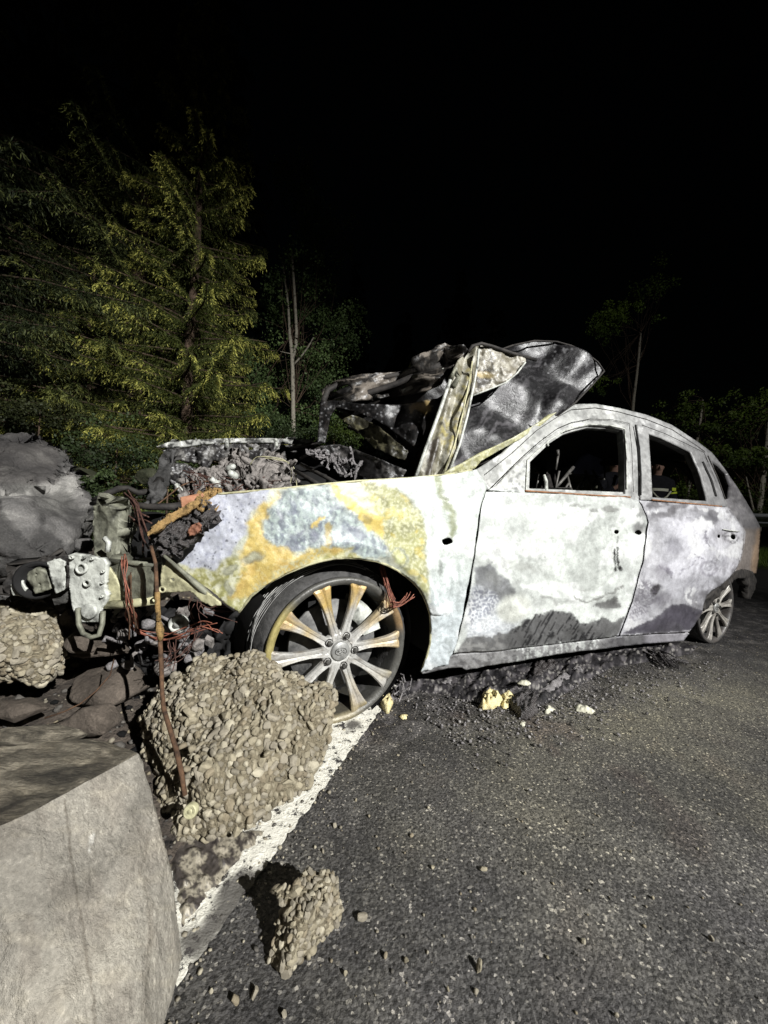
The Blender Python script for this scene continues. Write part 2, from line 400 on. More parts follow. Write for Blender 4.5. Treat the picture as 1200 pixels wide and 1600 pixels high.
    # loops and rings over the arch
    rg = np.abs(np.hypot((x - 620) / 1.1, y - 872) - 14 - 3 * n2); c = layer(c, np.clip(1 - rg / 2.4, 0, 1) * .7 * (x < 648), lin(128, 136, 134)); c = layer(c, em(x, y, 622, 873, 6, 8, 0, .3, 2, 9, 2), lin(205, 210, 160))
    # white rear part of the fender
    wz = [(590, 735), (700, 725), (775, 740), (760, 900), (720, 1060), (640, 1060), (668, 940), (668, 840), (662, 808), (642, 780), (620, 762), (575, 750)]
    m = pm(x, y, wz, 2.4, 4, 12, 23); c = layer(c, m, lin(221, 228, 222)); c = layer(c, m * sst(y, 850, 980) * .8, lin(205, 214, 219))
    c = layer(c, m * lm(x, y, [(683, 745), (692, 775), (704, 800), (708, 822), (705, 838)], 4.5, 4, 5, 16, 24) * .85, lin(140, 146, 108))
    c = layer(c, m * sst(fbm(x * 1.5, y * .5, 18, 26), .2, .5) * .45 * sst(y, 860, 900), lin(150, 158, 156)); c = layer(c, m * np.clip(1 - np.abs(fbm(x, y * .6, 22, 27)) / .05, 0, 1) * .35 * sst(y, 900, 940), lin(120, 128, 124))
    c = layer(c, m * em(x, y, 688, 888, 3.5, 13, 0, .4, 3, 8, 28) * .6, lin(120, 124, 118))
    k = sst(x, 655, 672)[:, None]; return np.clip(c * (1 - k) * (1 - .12 * sst(fbm(x, y, 40, 522), -.1, .4))[:, None] + smoky(c, x, y, 521, .26) * k, 0, 1)

def bubbles(x, y, s, seed=0, w=.12):
    d1, d2 = cell(*warp(x, y, s * .35, s * 2, seed), s, seed); return 1 - sst(d2 - d1, w * .3, w)
def smoky(c, x, y, seed, amt=.31):
    wx, wy = warp(x, y, 26, 60, seed); n = fbm(wx, wy * 1.15, 58, seed + 1, 4); c = c * (1.06 - amt * sst(n, -.35, .4))[:, None]
    q = fbm(*warp(x, y, 18, 40, seed + 3), 44, seed + 7, 3) * 4.; f = q - np.floor(q); edge = (sst(f, 0, .10) - sst(f, .10, .9)); c = c * (1 - .16 * (1 - f) * sst(fbm(x, y, 60, seed + 9), -.1, .3) - .10 * edge * sst(fbm(x, y, 40, seed + 10), 0, .3))[:, None]
    q2 = fbm(x * 1.3, y * .8, 16, seed + 11, 4); c = c * (1 - .14 * sst(q2, .1, .5))[:, None]; wh = sst(fbm(*warp(x, y, 14, 30, seed + 13), 48, seed + 15, 4), .16, .5)
    return layer(c, wh * .45 * (c.min(1) > .35), (.86, .87, .86))
def paint_side(x, y):
    """scorch map of both doors, sill, pillars and quarter panel"""
    n1 = fbm(x, y, 50, 41, 5); n2 = fbm(x, y, 12, 42, 4); n3 = fbm(x, y, 4, 43, 3)
    c = np.tile(WHITE, (len(x), 1)); c = layer(c, sst(n1, -.1, .5) * .55, lin(200, 205, 200))
    # front door: frosted inner zone with a dark lip
    iz = [(812, 800), (850, 796), (900, 800), (958, 800), (982, 822), (980, 858), (962, 888), (945, 912), (915, 922), (880, 912), (852, 905), (836, 880), (826, 855), (818, 830)]
    w = warp(x, y, 5, 26, 44); d = sd_poly(*w, iz); m = 1 - sst(d, -2, 2)
    c = layer(c, m * .55, lin(206, 211, 205)); c = layer(c, m * sst(n3, .1, .35) * .3, lin(176, 182, 176))
    c = layer(c, np.clip(1 - np.abs(d) / 2.2, 0, 1) * .35 * sst(y, 830, 900), lin(150, 152, 144))
    iz2 = [(770, 770), (1000, 780), (1000, 860), (965, 925), (900, 938), (850, 930), (818, 922), (795, 890), (770, 830)]
    d = sd_poly(*warp(x, y, 7, 30, 45), iz2); c = layer(c, np.clip(1 - np.abs(d) / 1.8, 0, 1) * .35 * (x < 985), lin(160, 160, 158))
    # smoke smudges below the belt line
    m = sst(fbm(x, y * 1.8, 26, 46, 4), .05, .45) * (1 - sst(np.abs(y - (792 + (x - 850) * .04)), 4, 12)) * sst(x, 845, 870); c = layer(c, m * .75, lin(132, 132, 128))
    m = sst(x, 945, 995) * (1 - sst(y, 795, 830)); c = layer(c, m * .5, lin(140, 140, 142))
    # dark lower front triangle with foam-like bubbles
    m = pm(x, y, [(744, 888), (765, 880), (778, 892), (792, 905), (806, 922), (802, 936), (782, 944), (764, 958), (742, 966), (732, 985), (733, 940)], 2, 5, 16, 47); c = layer(c, m * .9, lin(112, 113, 116)); c = layer(c, m * sst(n2, .1, .4) * .5, lin(160, 162, 165))
    c = layer(c, em(x, y, 772, 903, 14, 9, 35, .3, 3, 10, 48) * .6, lin(150, 152, 150))
    fz = pm(x, y, [(735, 915), (765, 922), (788, 940), (800, 975), (815, 968), (800, 992), (770, 1000), (730, 1000), (728, 950)], 4, 5, 20, 49)
    bb = bubbles(x, y, 6.5, 3, .35); c = layer(c, fz * (1 - bb) * .55, lin(160, 164, 180)); c = layer(c, fz * bb * .9, lin(222, 226, 230))
    c = layer(c, em(x, y, 802, 951, 26, 21, -28, .22, 2, 20, 50), lin(226, 229, 220))
    # black, streaked band along the door's foot
    band = [(712, 1025), (724, 1003), (742, 992), (760, 995), (790, 990), (812, 977), (826, 966), (850, 956), (868, 953), (890, 956), (900, 966), (906, 975), (930, 970), (944, 966), (958, 972), (978, 962), (968, 996), (800, 1016)]
    m = pm(x, y, band, 1.2, 4, 14, 51); c = layer(c, m, lin(100, 100, 100)); st = fbm(x * 1.9 + y * 1.0, y * .25, 8, 52, 4)
    c = layer(c, m * sst(x, 780, 815) * sst(st, .1, .3) * (1 - sst(x, 925, 960)), lin(38, 38, 40)); c = layer(c, m * (1 - sst(x, 770, 800)) * .7 * sst(n2, -.2, .2), lin(150, 150, 148))
    c = layer(c, pm(x, y, [(925, 947), (948, 938), (958, 931), (966, 936), (971, 946), (964, 951), (945, 952)], 1.2, 3, 10, 53), lin(98, 98, 96)); c = layer(c, em(x, y, 940, 948, 24, 10, -8, .6, 3, 12, 54) * .35, lin(120, 120, 120))
    c = layer(c, lm(x, y, [(896, 930), (905, 938), (918, 940), (940, 932), (975, 915)], 1.5, 1.2, 4, 12, 55) * .8, lin(120, 120, 116))
    c = layer(c, lm(x, y, [(842, 930), (862, 935), (870, 945)], 2.2, 2, 3, 12, 56) * .5, lin(130, 128, 126)); c = layer(c, em(x, y, 812, 884, 22, 7, 10, .5, 6, 12, 57) * .4, lin(150, 150, 142))
    # lock marks
    c = layer(c, np.maximum(lm(x, y, [(965, 838), (964, 858)], .9, .8, 1, 6, 58) * .6, lm(x, y, [(961.5, 858), (961, 882)], 1.2, .8, 1.5, 6, 59)), lin(30, 28, 28)); c = layer(c, lm(x, y, [(967, 856), (966, 882)], 1.5, .8, 1.5, 6, 60), lin(34, 32, 32))
    c = layer(c, np.maximum(em(x, y, 961.5, 889, 2.2, 4.5, 10, .3, .6, 5, 61), em(x, y, 968.5, 888, 3, 4.5, -30, .3, .6, 5, 62)), lin(28, 26, 26)); c = layer(c, np.maximum(em(x, y, 999, 826, 12, 10, 0, .5, 3, 10, 63), 0) * .75, lin(92, 88, 90))
    c = layer(c, np.clip(1 - np.abs(sd_poly(*warp(x, y, 3, 14, 64), [(952, 822), (975, 826), (985, 840), (985, 858), (975, 870), (972, 845), (955, 838)])) / 1.6, 0, 1) * .4, lin(120, 118, 116))
    # sill: grey with pale drips
    sill = (y > 1022 - (x - 705) * .1075 + 1.5) & (x < 1077); ms = sill.astype(float)
    c = layer(c, ms, lin(150, 150, 150)); c = layer(c, ms * sst(n2, .0, .4) * .8, lin(96, 95, 96)); c = layer(c, ms * sst(fbm(x * 2.2, y * .5, 9, 66, 3), .05, .25) * .8 * sst(x, 790, 810) * (1 - sst(x, 930, 950)), lin(208, 212, 208)); c = layer(c, ms * sst(x, 930, 960) * .6, lin(84, 82, 86)); c = layer(c, ms * sst(x, 1002, 1016) * .85, lin(168, 166, 172))
    # rear door
    ge = np.interp(y, [783, 803, 816, 834, 881, 907, 940, 968, 993], [997, 1007, 1014, 1009, 1003, 995, 987, 976, 964])
    rd = sst(x - ge, -1, 1) * (1 - ms) * (y > 775)
    b = np.tile(lin(188, 188, 193), (len(x), 1)); b = layer(b, sst(n1, -.1, .4) * .5, lin(152, 151, 157)); b = layer(b, sst(fbm(x, y, 14, 67), .1, .4) * .4, lin(214, 214, 218))
    zz = pm(x, y, [(1038, 812), (1110, 812), (1108, 835), (1125, 862), (1150, 880), (1130, 905), (1100, 930), (1060, 932), (1038, 925), (1030, 880)], 5, 8, 26, 68); b = layer(b, zz * .8, lin(212, 212, 219))
    b = layer(b, sst(fbm(x, y * 1.6, 24, 69), -.1, .35) * (1 - sst(y, 800, 822)) * .85, lin(112, 110, 114)); b = layer(b, em(x, y, 1112, 810, 14, 6, 20, .5, 4, 12, 70) * .7, lin(84, 82, 88))
    b = layer(b, sst(x, 1125, 1160) * .35 * sst(n2, -.2, .3), lin(130, 126, 124))
    b = layer(b, em(x, y, 1052, 853, 11, 14, 0, .4, 5, 10, 71) * .4, lin(140, 138, 150)); b = layer(b, em(x, y, 1035, 892, 10, 14, 20, .6, 5, 12, 72) * .5, lin(120, 116, 124)); b = layer(b, em(x, y, 1024, 922, 6, 10, 35, .35, 3, 9, 73), lin(66, 62, 66))
    r = np.hypot((x - 1107) / 1.15, y - 888); b = layer(b, np.clip(1 - np.abs(r - 11 - 2 * n2) / 3, 0, 1) * .6, lin(128, 124, 136)); b = layer(b, np.clip(1 - np.abs(r - 3 - 3 * n2) / 2, 0, 1) * .5, lin(120, 118, 130))
    for pts, ww in (([(1032, 886), (1040, 888), (1048, 894), (1050, 900)], 1.6), ([(1084, 866), (1090, 872), (1094, 874)], 1.8), ([(1062, 896), (1074, 888), (1085, 875)], 1.2), ([(1103, 830), (1101, 842), (1106, 852)], 2.)):
        b = layer(b, lm(x, y, pts, ww, 1.2, 4, 10, 74) * .7, lin(112, 108, 120))
    for k in range(9):
        b = layer(b, lm(x, y, [(1066 + 9 * k, 936), (1074 + 9 * k, 915 - 2 * k), (1090 + 8 * k, 880 - 3 * k)], 1.2, 1.2, 5, 26, 75 + k) * .35 * (y > 860), lin(128, 124, 134))
    cz = pm(x, y, [(1005, 905), (1022, 912), (1030, 935), (1008, 962), (985, 972), (980, 965), (996, 930)], 4, 4, 14, 76); b = layer(b, cz * bubbles(x, y, 5, 9, .35) * .7, lin(122, 118, 128))
    hz = em(x, y, 1140, 838, 16, 9, 0, .3, 2, 10, 77); b = layer(b, hz * .5, lin(150, 148, 152)); b = layer(b, np.clip(1 - np.abs(sd_poly(*warp(x, y, 2, 9, 78), [(1130, 838), (1142, 829), (1156, 840), (1146, 850), (1132, 842), (1141, 838)])) / 1.5, 0, 1) * .8, lin(86, 84, 84))
    lowd = [(972, 990), (985, 982), (1008, 974), (1024, 965), (1040, 950), (1054, 944), (1072, 945), (1084, 950), (1098, 954), (1098, 960), (1083, 979), (1072, 990)]
    m = pm(x, y, lowd, 1.2, 3, 12, 79); b = layer(b, m, lin(78, 75, 84)); b = layer(b, m * sst(n1, -.1, .4) * .5, lin(96, 94, 100)); b = layer(b, em(x, y, 1036, 938, 14, 10, -20, .6, 4, 12, 80) * .6, lin(110, 106, 116))
    b = layer(b, sst(-sd_line(x, y, [(1096, 955), (1105, 932), (1128, 914), (1150, 893)]), -26, -4) * .6 * sst(fbm(x, y, 14, 81), -.3, .3) * (x > 1082), lin(96, 92, 94))
    c = c * (1 - rd[:, None]) + b * rd[:, None]
    # upper frames and quarter panel
    up = (y < np.interp(x, [760, 1003, 1130, 1200], [762, 781, 792, 800])) & (x > 742); um = up.astype(float)
    u = np.tile(lin(205, 206, 202), (len(x), 1)); u = layer(u, sst(fbm(x, y, 30, 90), -.1, .4) * .6, lin(168, 170, 166)); u = layer(u, sst(x, 940, 1010) * .55, lin(132, 131, 134)); u = layer(u, sst(x, 1040, 1130) * .5, lin(98, 96, 99)); u = layer(u, sst(fbm(x * 1., y, 12, 91), .1, .4) * .4, lin(110, 110, 110))
    u = layer(u, (x < 830) * sst(fbm(x, y, 10, 97), .1, .4) * .3, lin(225, 228, 222))
    c = c * (1 - um[:, None]) + u * um[:, None]
    q = sst(x - np.interp(y, [780, 795, 830, 851, 873, 893], [1134, 1140, 1165, 1162, 1157, 1148]), -1.5, 1.5) * (y > 740) + (x > 1132) * (y < 795) * (y > 690) * sst(x, 1132, 1142); q = np.clip(q, 0, 1)
    g = np.tile(lin(112, 110, 112), (len(x), 1)); g = layer(g, sst(fbm(x, y, 22, 92), -.1, .35) * .6, lin(76, 74, 76)); g = layer(g, sst(fbm(x, y, 8, 93), .1, .4) * .4, lin(140, 138, 138))
    g = layer(g, sst(y, 822, 830) * .9, lin(128, 120, 114)); g = layer(g, sst(y, 822, 830) * em(x, y, 1184, 865, 8, 46, 6, .5, 3, 14, 94) * .8, lin(184, 156, 128))
    c = c * (1 - q[:, None]) + g * q[:, None]
    # mirror mount triangle
    c = smoky(c, x, y, 501)
    m = pm(x, y, [(786, 767), (800, 742), (822, 724), (818, 768)], 1, 1, 10, 95); c = layer(c, m * sst(fbm(x, y, 8, 96, 3), .0, .2) * .7, lin(110, 112, 112))
    return np.clip(c, 0, 1)

def gb(x, y, cx, cy, rx, ry, a, ang=0):
    c, s = math.cos(math.radians(ang)), math.sin(math.radians(ang)); u = ((x - cx) * c + (y - cy) * s) / rx; v = (-(x - cx) * s + (y - cy) * c) / ry
    return a * np.exp(-(u * u + v * v))
def dent_side(x, y):
    d = .0075 * fbm(x, y, 75, 101, 4) + .0014 * fbm(x, y, 14, 102, 3)
    d += gb(x, y, 802, 951, 24, 20, .016, -28) - gb(x, y, 802, 951, 40, 34, .009, -28)
    d += gb(x, y, 890, 850, 75, 55, .010) + gb(x, y, 1080, 870, 40, 45, .007) - gb(x, y, 1010, 880, 14, 90, .006, 8)
    iz2 = [(770, 770), (1000, 780), (1000, 860), (965, 925), (900, 938), (850, 930), (818, 922), (795, 890), (770, 830)]
    dd = sd_poly(*warp(x, y, 7, 30, 45), iz2); d += .004 * np.exp(-(dd / 5) ** 2)
    d += -.006 * np.exp(-((x - 785 - .3 * (y - 800)) / 12) ** 2) * np.exp(-((y - 830) / 50) ** 2) + gb(x, y, 1107, 888, 12, 11, -.007) + gb(x, y, 1107, 888, 4, 4, .006) + gb(x, y, 1140, 838, 15, 8, -.008) + gb(x, y, 1052, 850, 14, 16, -.003)
    d += .0022 * np.sin((x * .8 + y * .6) / 6. + 3 * fbm(x, y, 30, 103)) * np.exp(-(((x - 1110) / 34) ** 2 + ((y - 905) / 30) ** 2))
    d += .004 * np.exp(-((y - (935 + .05 * (x - 850))) / 9) ** 2) * (x > 830) * (x < 960) * 1.
    d += gb(x, y, 968, 866, 6, 30, -.003) + gb(x, y, 999, 829, 9, 8, -.006) + gb(x, y, 940, 944, 20, 8, -.005)
    return d
def dent_fender(x, y):
    d = .007 * fbm(x, y, 60, 111, 4) + .0010 * fbm(x, y, 9, 112, 3)
    d += gb(x, y, 690, 800, 10, 60, -.010, -8) + gb(x, y, 715, 790, 12, 50, .007, -8) + gb(x, y, 665, 790, 12, 40, .004, 20)
    d += .012 * np.exp(-((np.hypot(x - 540, (y - 1010) * .93) - 150) / 10) ** 2) * (y < 960) * (x > 400)       # arch lip swells out
    d += .004 * np.exp(-((x - 688 + .12 * (y - 900)) / 10) ** 2) * sst(y, 860, 960) + gb(x, y, 384, 872, 20, 9, -.003, -10)
    d += .003 * np.sin((x + y * .3) / 7. + 3 * fbm(x, y, 25, 5)) * sst(y, 930, 960) * (x > 650)
    return d

# ---- front fender
arch = [(373, 957), (393, 931), (415, 913), (447, 896), (480, 883), (500, 877), (520, 873), (540, 871.5), (560, 872), (589, 877), (605, 883), (621, 891), (634, 900), (645, 909), (654, 919), (661, 930), (668, 946), (672, 960), (673.5, 980), (672, 1005), (667, 1025), (658, 1050)]
fpoly = [(238, 848), (262, 828), (300, 798), (340, 772), (400, 767), (440, 763.5), (500, 757), (560, 751.5), (640, 747), (700, 741), (745, 733), (757, 752), (760, 762), (752, 785), (748, 805), (745, 835), (741, 865), (735, 900), (729, 930), (722, 962), (714, 1000), (707, 1022), (703, 1027), (700, 1038)] + arch[::-1] + [(350, 941), (317, 916), (285, 890), (259, 866)]
hole = [(695 + 8 * math.cos(a) + 5, 846 + 5.5 * math.sin(a) + .8 * math.cos(3 * a)) for a in np.linspace(0, 6.283, 13)[:-1]]
fender = panel('front_fender', fpoly, side, M['paint'], car, [hole], 2.4, paint_fender, .003, dent_fender, 'near front fender with yellow, blue-grey and white scorch patches')
# rolled lip along the wheel arch and the nose edge
lip = MB(); ap = side(*np.array(resample(arch, 6, False)).T, .004); lip.tube(list(ap), .0045, 6); lip.build('arch_lip', M['yellowed'], fender, True)
ne = side(*np.array(resample([(238, 848), (259, 866), (285, 890), (317, 916), (350, 941), (373, 957)], 8, False)).T, .006); MB().tube(list(ne), [.010] * 6 + [.007] * (len(ne) - 6), 6).build('folded_edge', M['inner'], fender, True)
te = side(*np.array(resample([(340, 772), (440, 763.5), (500, 757), (560, 751.5), (640, 747), (700, 741), (745, 733)], 8, False)).T, .004); MB().tube(list(te), .004, 6).build('top_flange', M['yellowed'], fender, True)
# ---- doors
gapR = [(995, 781), (1001, 790), (1007, 803), (1012, 816), (1009, 834), (1005, 855), (1003, 881), (996, 907), (987, 940), (976, 968), (966, 993)]
fd = [(761, 768), (822, 770), (900, 774), (978, 777), (995, 781)] + gapR[1:] + [(930, 999), (870, 1006), (802, 1013), (760, 1018), (716, 1021), (710, 1022), (716, 1003), (724, 968), (731, 936), (738, 900), (744, 865), (748, 835), (751, 805), (755, 785)]
hf = [(963 + 4 * math.cos(a), 831 + 3.4 * math.sin(a)) for a in np.linspace(0, 6.283, 10)[:-1]]
hf2 = [(998 + 6 * math.cos(a) + 1 * math.cos(3 * a), 832 + 4 * math.sin(a)) for a in np.linspace(0, 6.283, 12)[:-1]]
fdoor = panel('front_door', fd, side, M['paint'], car, [hf, hf2], 2.4, paint_side, .004, dent_side, 'front door, white with a sooty streaked foot and missing handle')
rd = [(998, 782), (1020, 783), (1075, 788), (1130, 793), (1140, 797), (1150, 810), (1160, 822), (1164, 831), (1163, 851), (1158, 871), (1150, 888), (1138, 903), (1126, 915), (1113, 923), (1105, 932), (1100, 944), (1097, 957), (1090, 968), (1083, 978), (1075, 987), (1010, 991), (969, 993.5), (979, 968), (990, 940), (999, 907), (1006, 881), (1008, 855), (1012, 834), (1015, 816), (1010, 803), (1004, 790)]
hr = [(1125 + 3.2 * math.cos(a), 838 + 2.8 * math.sin(a)) for a in np.linspace(0, 6.283, 9)[:-1]]
hr2 = [(1148 + 4 * math.cos(a), 839 + 4.2 * math.sin(a)) for a in np.linspace(0, 6.283, 9)[:-1]]
rdoor = panel('rear_door', rd, side, M['paint'], car, [hr, hr2], 2.2, paint_side, .004, dent_side, 'rear door, lavender grey with a black lower corner')
sl = [(662, 1049), (680, 1040), (700, 1036), (706, 1025), (716, 1022.5), (760, 1019.5), (802, 1014.5), (870, 1007.5), (930, 1000.5), (967, 995), (1010, 992.5), (1075, 988.5), (1077, 990), (1068, 1001), (1007, 1006), (960, 1011), (940, 1014), (880, 1021), (800, 1035), (760, 1041), (728, 1047), (722, 1043), (700, 1044), (680, 1049), (660, 1053)]
sill = panel('sill', sl, side_off(.012), M['paint'], car, (), 2.4, paint_side, .02, lambda x, y: .003 * fbm(x, y, 20, 7))
# ---- body side: pillars, roof rail, quarter panel
W1 = [(826, 764), (827, 722), (857, 692), (880, 677), (898, 671), (922, 666), (952, 667), (973, 672), (976, 710), (976, 770)]
W2 = [(1018, 779), (1015, 725), (1012.5, 678), (1040, 688), (1078, 707), (1090, 734), (1101, 768), (1103, 784)]
W3 = [(1112, 720), (1125, 728), (1137, 740), (1143, 757), (1141, 778), (1133, 781), (1122, 750)]
bs = [(742, 735), (787, 706), (833, 666), (860, 647), (883, 635), (905, 631), (930, 631), (965, 637), (1010, 648), (1050, 664), (1090, 690), (1112, 707), (1130, 729), (1150, 758), (1165, 782), (1178, 804), (1188, 824), (1187, 850), (1185, 875), (1182, 896), (1172, 896), (1160, 890), (1150, 894), (1128, 912), (1140, 880), (1150, 850), (1146, 830), (1130, 803), (1020, 792), (1002, 788), (960, 786), (820, 778), (768, 774), (757, 755)]
def grow(poly, cx, cy, g): return [(x + g * np.sign(x - cx) * min(1, abs(x - cx) / 12), y + g * np.sign(y - cy) * min(1, abs(y - cy) / 12)) for x, y in poly]
bside = panel('body_side', bs, side_off(.018), M['paint'], car, [grow(W1, 910, 720, -1), grow(W2, 1060, 730, -1), W3], 2.4, paint_side, .035, lambda x, y: .002 * fbm(x, y, 30, 121))
tri = panel('mirror_mount', [(782, 768.5), (792, 753), (803, 739), (824, 718), (821, 769)], side_off(.004), M['paint'], fdoor, [[(800, 752), (806, 748), (808, 754), (803, 759)]], 2., paint_side, .006, lambda x, y: .003 * fbm(x, y, 12, 8))
# door window frames, proud of the body
def ring(outer, inner): return outer, [inner]
o1, h1 = ring([(764, 766), (778, 756), (800, 733), (822, 712), (846, 691), (872, 672), (893, 663), (922, 657), (955, 658.5), (981, 664), (985, 700), (987, 740), (988, 776), (978, 777), (870, 773), (822, 770)],
              [(823.5, 764), (825, 720), (857, 690), (880, 675), (898, 669), (922, 664), (952, 665.5), (975, 671), (978, 710), (978, 772), (900, 769)])
fwf = panel('window_frame', o1, side_off(.0), M['paint'], fdoor, h1, 2.2, paint_side, .016, lambda x, y: .002 * fbm(x, y, 14, 9))
o2, h2 = ring([(1002, 780), (1003, 740), (1000, 700), (996, 663), (1006, 666), (1012, 670), (1040, 680), (1078, 698), (1098, 707), (1104, 722), (1118, 750), (1134, 786), (1136, 791), (1080, 786), (1020, 781)],
              [(1019.5, 777), (1016.5, 725), (1013.5, 677), (1040, 687), (1079, 706), (1092, 734), (1102, 768), (1105, 783)])
rwf = panel('window_frame', o2, side_off(.0), M['paint'], rdoor, h2, 2.2, paint_side, .016, lambda x, y: .002 * fbm(x, y, 14, 10))
def strip_tube(name, pts, r, mat, parent, off=-.004, step=8):
    q = side(*np.array(resample(pts, step, False)).T, off); return MB().tube(list(q), r, 6).build(name, mat, parent, True)
strip_tube('window_rail', [(821, 767), (870, 770), (930, 774), (977, 776), (992, 778)], .0045, M['rust_rail'], fdoor)
strip_tube('window_rail', [(1019, 781), (1060, 785), (1104, 789), (1135, 792)], .0045, M['rust_rail'], rdoor)
strip_tube('frame_bead', [(768, 762), (800, 730), (822, 709), (846, 688), (872, 669), (893, 660), (922, 654.5), (955, 655.5), (983, 661.5), (987, 700), (990, 776)], .0017, M['inner'], fdoor, .008)
strip_tube('frame_bead', [(822, 767), (824, 719), (857, 689), (880, 674), (898, 668), (922, 663), (952, 664.5), (976, 670), (979, 710), (979.5, 772)], .0035, M['bracket'], fdoor, -.004)
strip_tube('seal_channel', [(993, 664), (999, 700), (1001, 740), (1001, 782)], .005, M['black'], bside, .004)
strip_tube('frame_bead', [(1003, 664), (1040, 678), (1078, 696), (1100, 707), (1110, 730)], .0019, M['inner'], rdoor, -.003)
strip_tube('slit_shadow', [(1097, 722), (1110, 750), (1120, 784)], .011, M['black'], rdoor, .0)
strip_tube('quarter_glass_bead', [(1106, 712), (1122, 748), (1136, 788)], .004, M['inner'], bside, .0)
strip_tube('door_crease', [(1130, 827), (1148, 830), (1164, 831)], .003, M['bracket'], rdoor, -.003)
strip_tube('roof_gutter', [(757, 742), (800, 708), (838, 673), (870, 652), (893, 640), (930, 637), (965, 643), (1010, 655), (1050, 671), (1090, 697), (1108, 711)], .0016, M['inner'], bside, .014)
# torn melted lip over the rear wheel
lp = panel('arch_liner', [(1128, 912), (1150, 893), (1164, 889), (1176, 893), (1182, 905), (1180, 922), (1172, 936), (1166, 936), (1168, 918), (1164, 904), (1152, 903), (1135, 918), (1120, 935), (1104, 952), (1098, 955), (1106, 932)], side_off(.01), M['inner'], car, (), 2.4, None, .05, lambda x, y: .012 * fbm(x, y, 12, 12))
# ---- inner shell: far side, roof, floor, firewall (soot black)
def cquad(mb, a, b, c, d): mb.add([a, b, c, d], [(0, 1, 2, 3)])
def cpoly(name, rows, mat, thick=.01):
    """sheet through a grid of car-frame points (t, w, h)"""
    R = [[C(*p) for p in r] for r in rows]; n = len(R[0]); V = [p for r in R for p in r]
    F = [(i * n + j, i * n + j + 1, (i + 1) * n + j + 1, (i + 1) * n + j) for i in range(len(R) - 1) for j in range(n - 1)]
    o = mk(name, V, F, mat, car, True); s = o.modifiers.new('thickness', 'SOLIDIFY'); s.thickness = thick; return o
RT = [(.95, .98), (1.05, 1.13), (1.22, 1.28), (1.45, 1.37), (1.8, 1.39), (2.2, 1.37), (2.5, 1.31), (2.72, 1.24)]
WW = 1.70
cpoly('roof', [[(t, .42 * (h - .87) + .05, h - .012), (t, .5, h + .015), (t, .85, h + .025), (t, 1.2, h + .015), (t, WW - .42 * (h - .87) - .03, h - .012)] for t, h in RT[2:]], M['inner'], .012)
cpoly('floor', [[(t, w, .17) for w in (.06, .85, WW - .06)] for t in (.45, 1.2, 2.0, 2.35)], M['black'])
cpoly('boot_floor', [[(t, w, .42) for w in (.16, .85, WW - .16)] for t in (2.35, 2.7, 3.05)], M['black'])
cpoly('firewall', [[(.42 + .1 * (h > .5), w, h) for w in (.06, .5, .85, 1.2, WW - .06)] for h in (.17, .5, .8, .92)], M['black'])
cpoly('dashboard', [[(t, w, h) for w in (.1, .5, .85, 1.2, WW - .1)] for t, h in ((.52, .9), (.75, .93), (.95, .86), (.98, .7), (.95, .5))], M['black'])
# far side: lower doors, pillars, roof rail as one pressed shell with window openings
def far(name, pts, mat=M['inner']):
    V2, T = tri_px(np.array(pts) * 100, (), 8.); V2 = V2 / 100
    P = np.array([C(t, WW - (0.42 * max(0, h - .87) + .115 * max(0, t - 2.3) ** 2), h) for t, h in V2])
    o = mk(name, P, T, mat, car, True); s = o.modifiers.new('thickness', 'SOLIDIFY'); s.thickness = .03; return o
far('far_door', [(.45, .17), (1.42, .17), (1.42, .86), (.45, .86)]); far('far_door', [(1.44, .17), (2.25, .17), (2.3, .45), (2.75, .7), (2.75, .88), (1.44, .86)])
far('far_pillar', [(.52, .86), (.62, .86), (1.2, 1.26), (1.4, 1.34), (2.2, 1.33), (2.5, 1.27), (2.72, 1.18), (2.78, 1.2), (2.5, 1.34), (2.2, 1.38), (1.5, 1.38), (1.2, 1.31)])
far('far_pillar', [(1.38, .86), (1.5, .86), (1.5, 1.36), (1.42, 1.36)]); far('far_pillar', [(2.25, .86), (2.34, .86), (2.3, 1.34), (2.24, 1.34)]); far('far_pillar', [(2.7, .6), (3.0, .6), (3.05, .9), (2.8, 1.2), (2.68, 1.2), (2.75, .88)])
# tailgate opening: lower tailgate and its side posts
tg = MB(); 
tg.box(C(3.0, .85, .68), .025 * L_, .62 * W_, .17 * Z_); tg.build('tailgate', M['inner'], car)
MB().tube([C(2.98, .22, .84), C(2.86, .24, 1.05), C(2.70, .3, 1.2), C(2.66, .5, 1.25), C(2.66, 1.25, 1.25), C(2.7, 1.42, 1.2), C(2.86, 1.48, 1.05), C(2.98, 1.5, .84)], .025, 8).build('tailgate_frame', M['inner'], car, True)
MB().box(C(3.14, .85, .45), .03 * L_, .55 * W_, .12 * Z_).build('rear_bumper_beam', M['inner'], car)
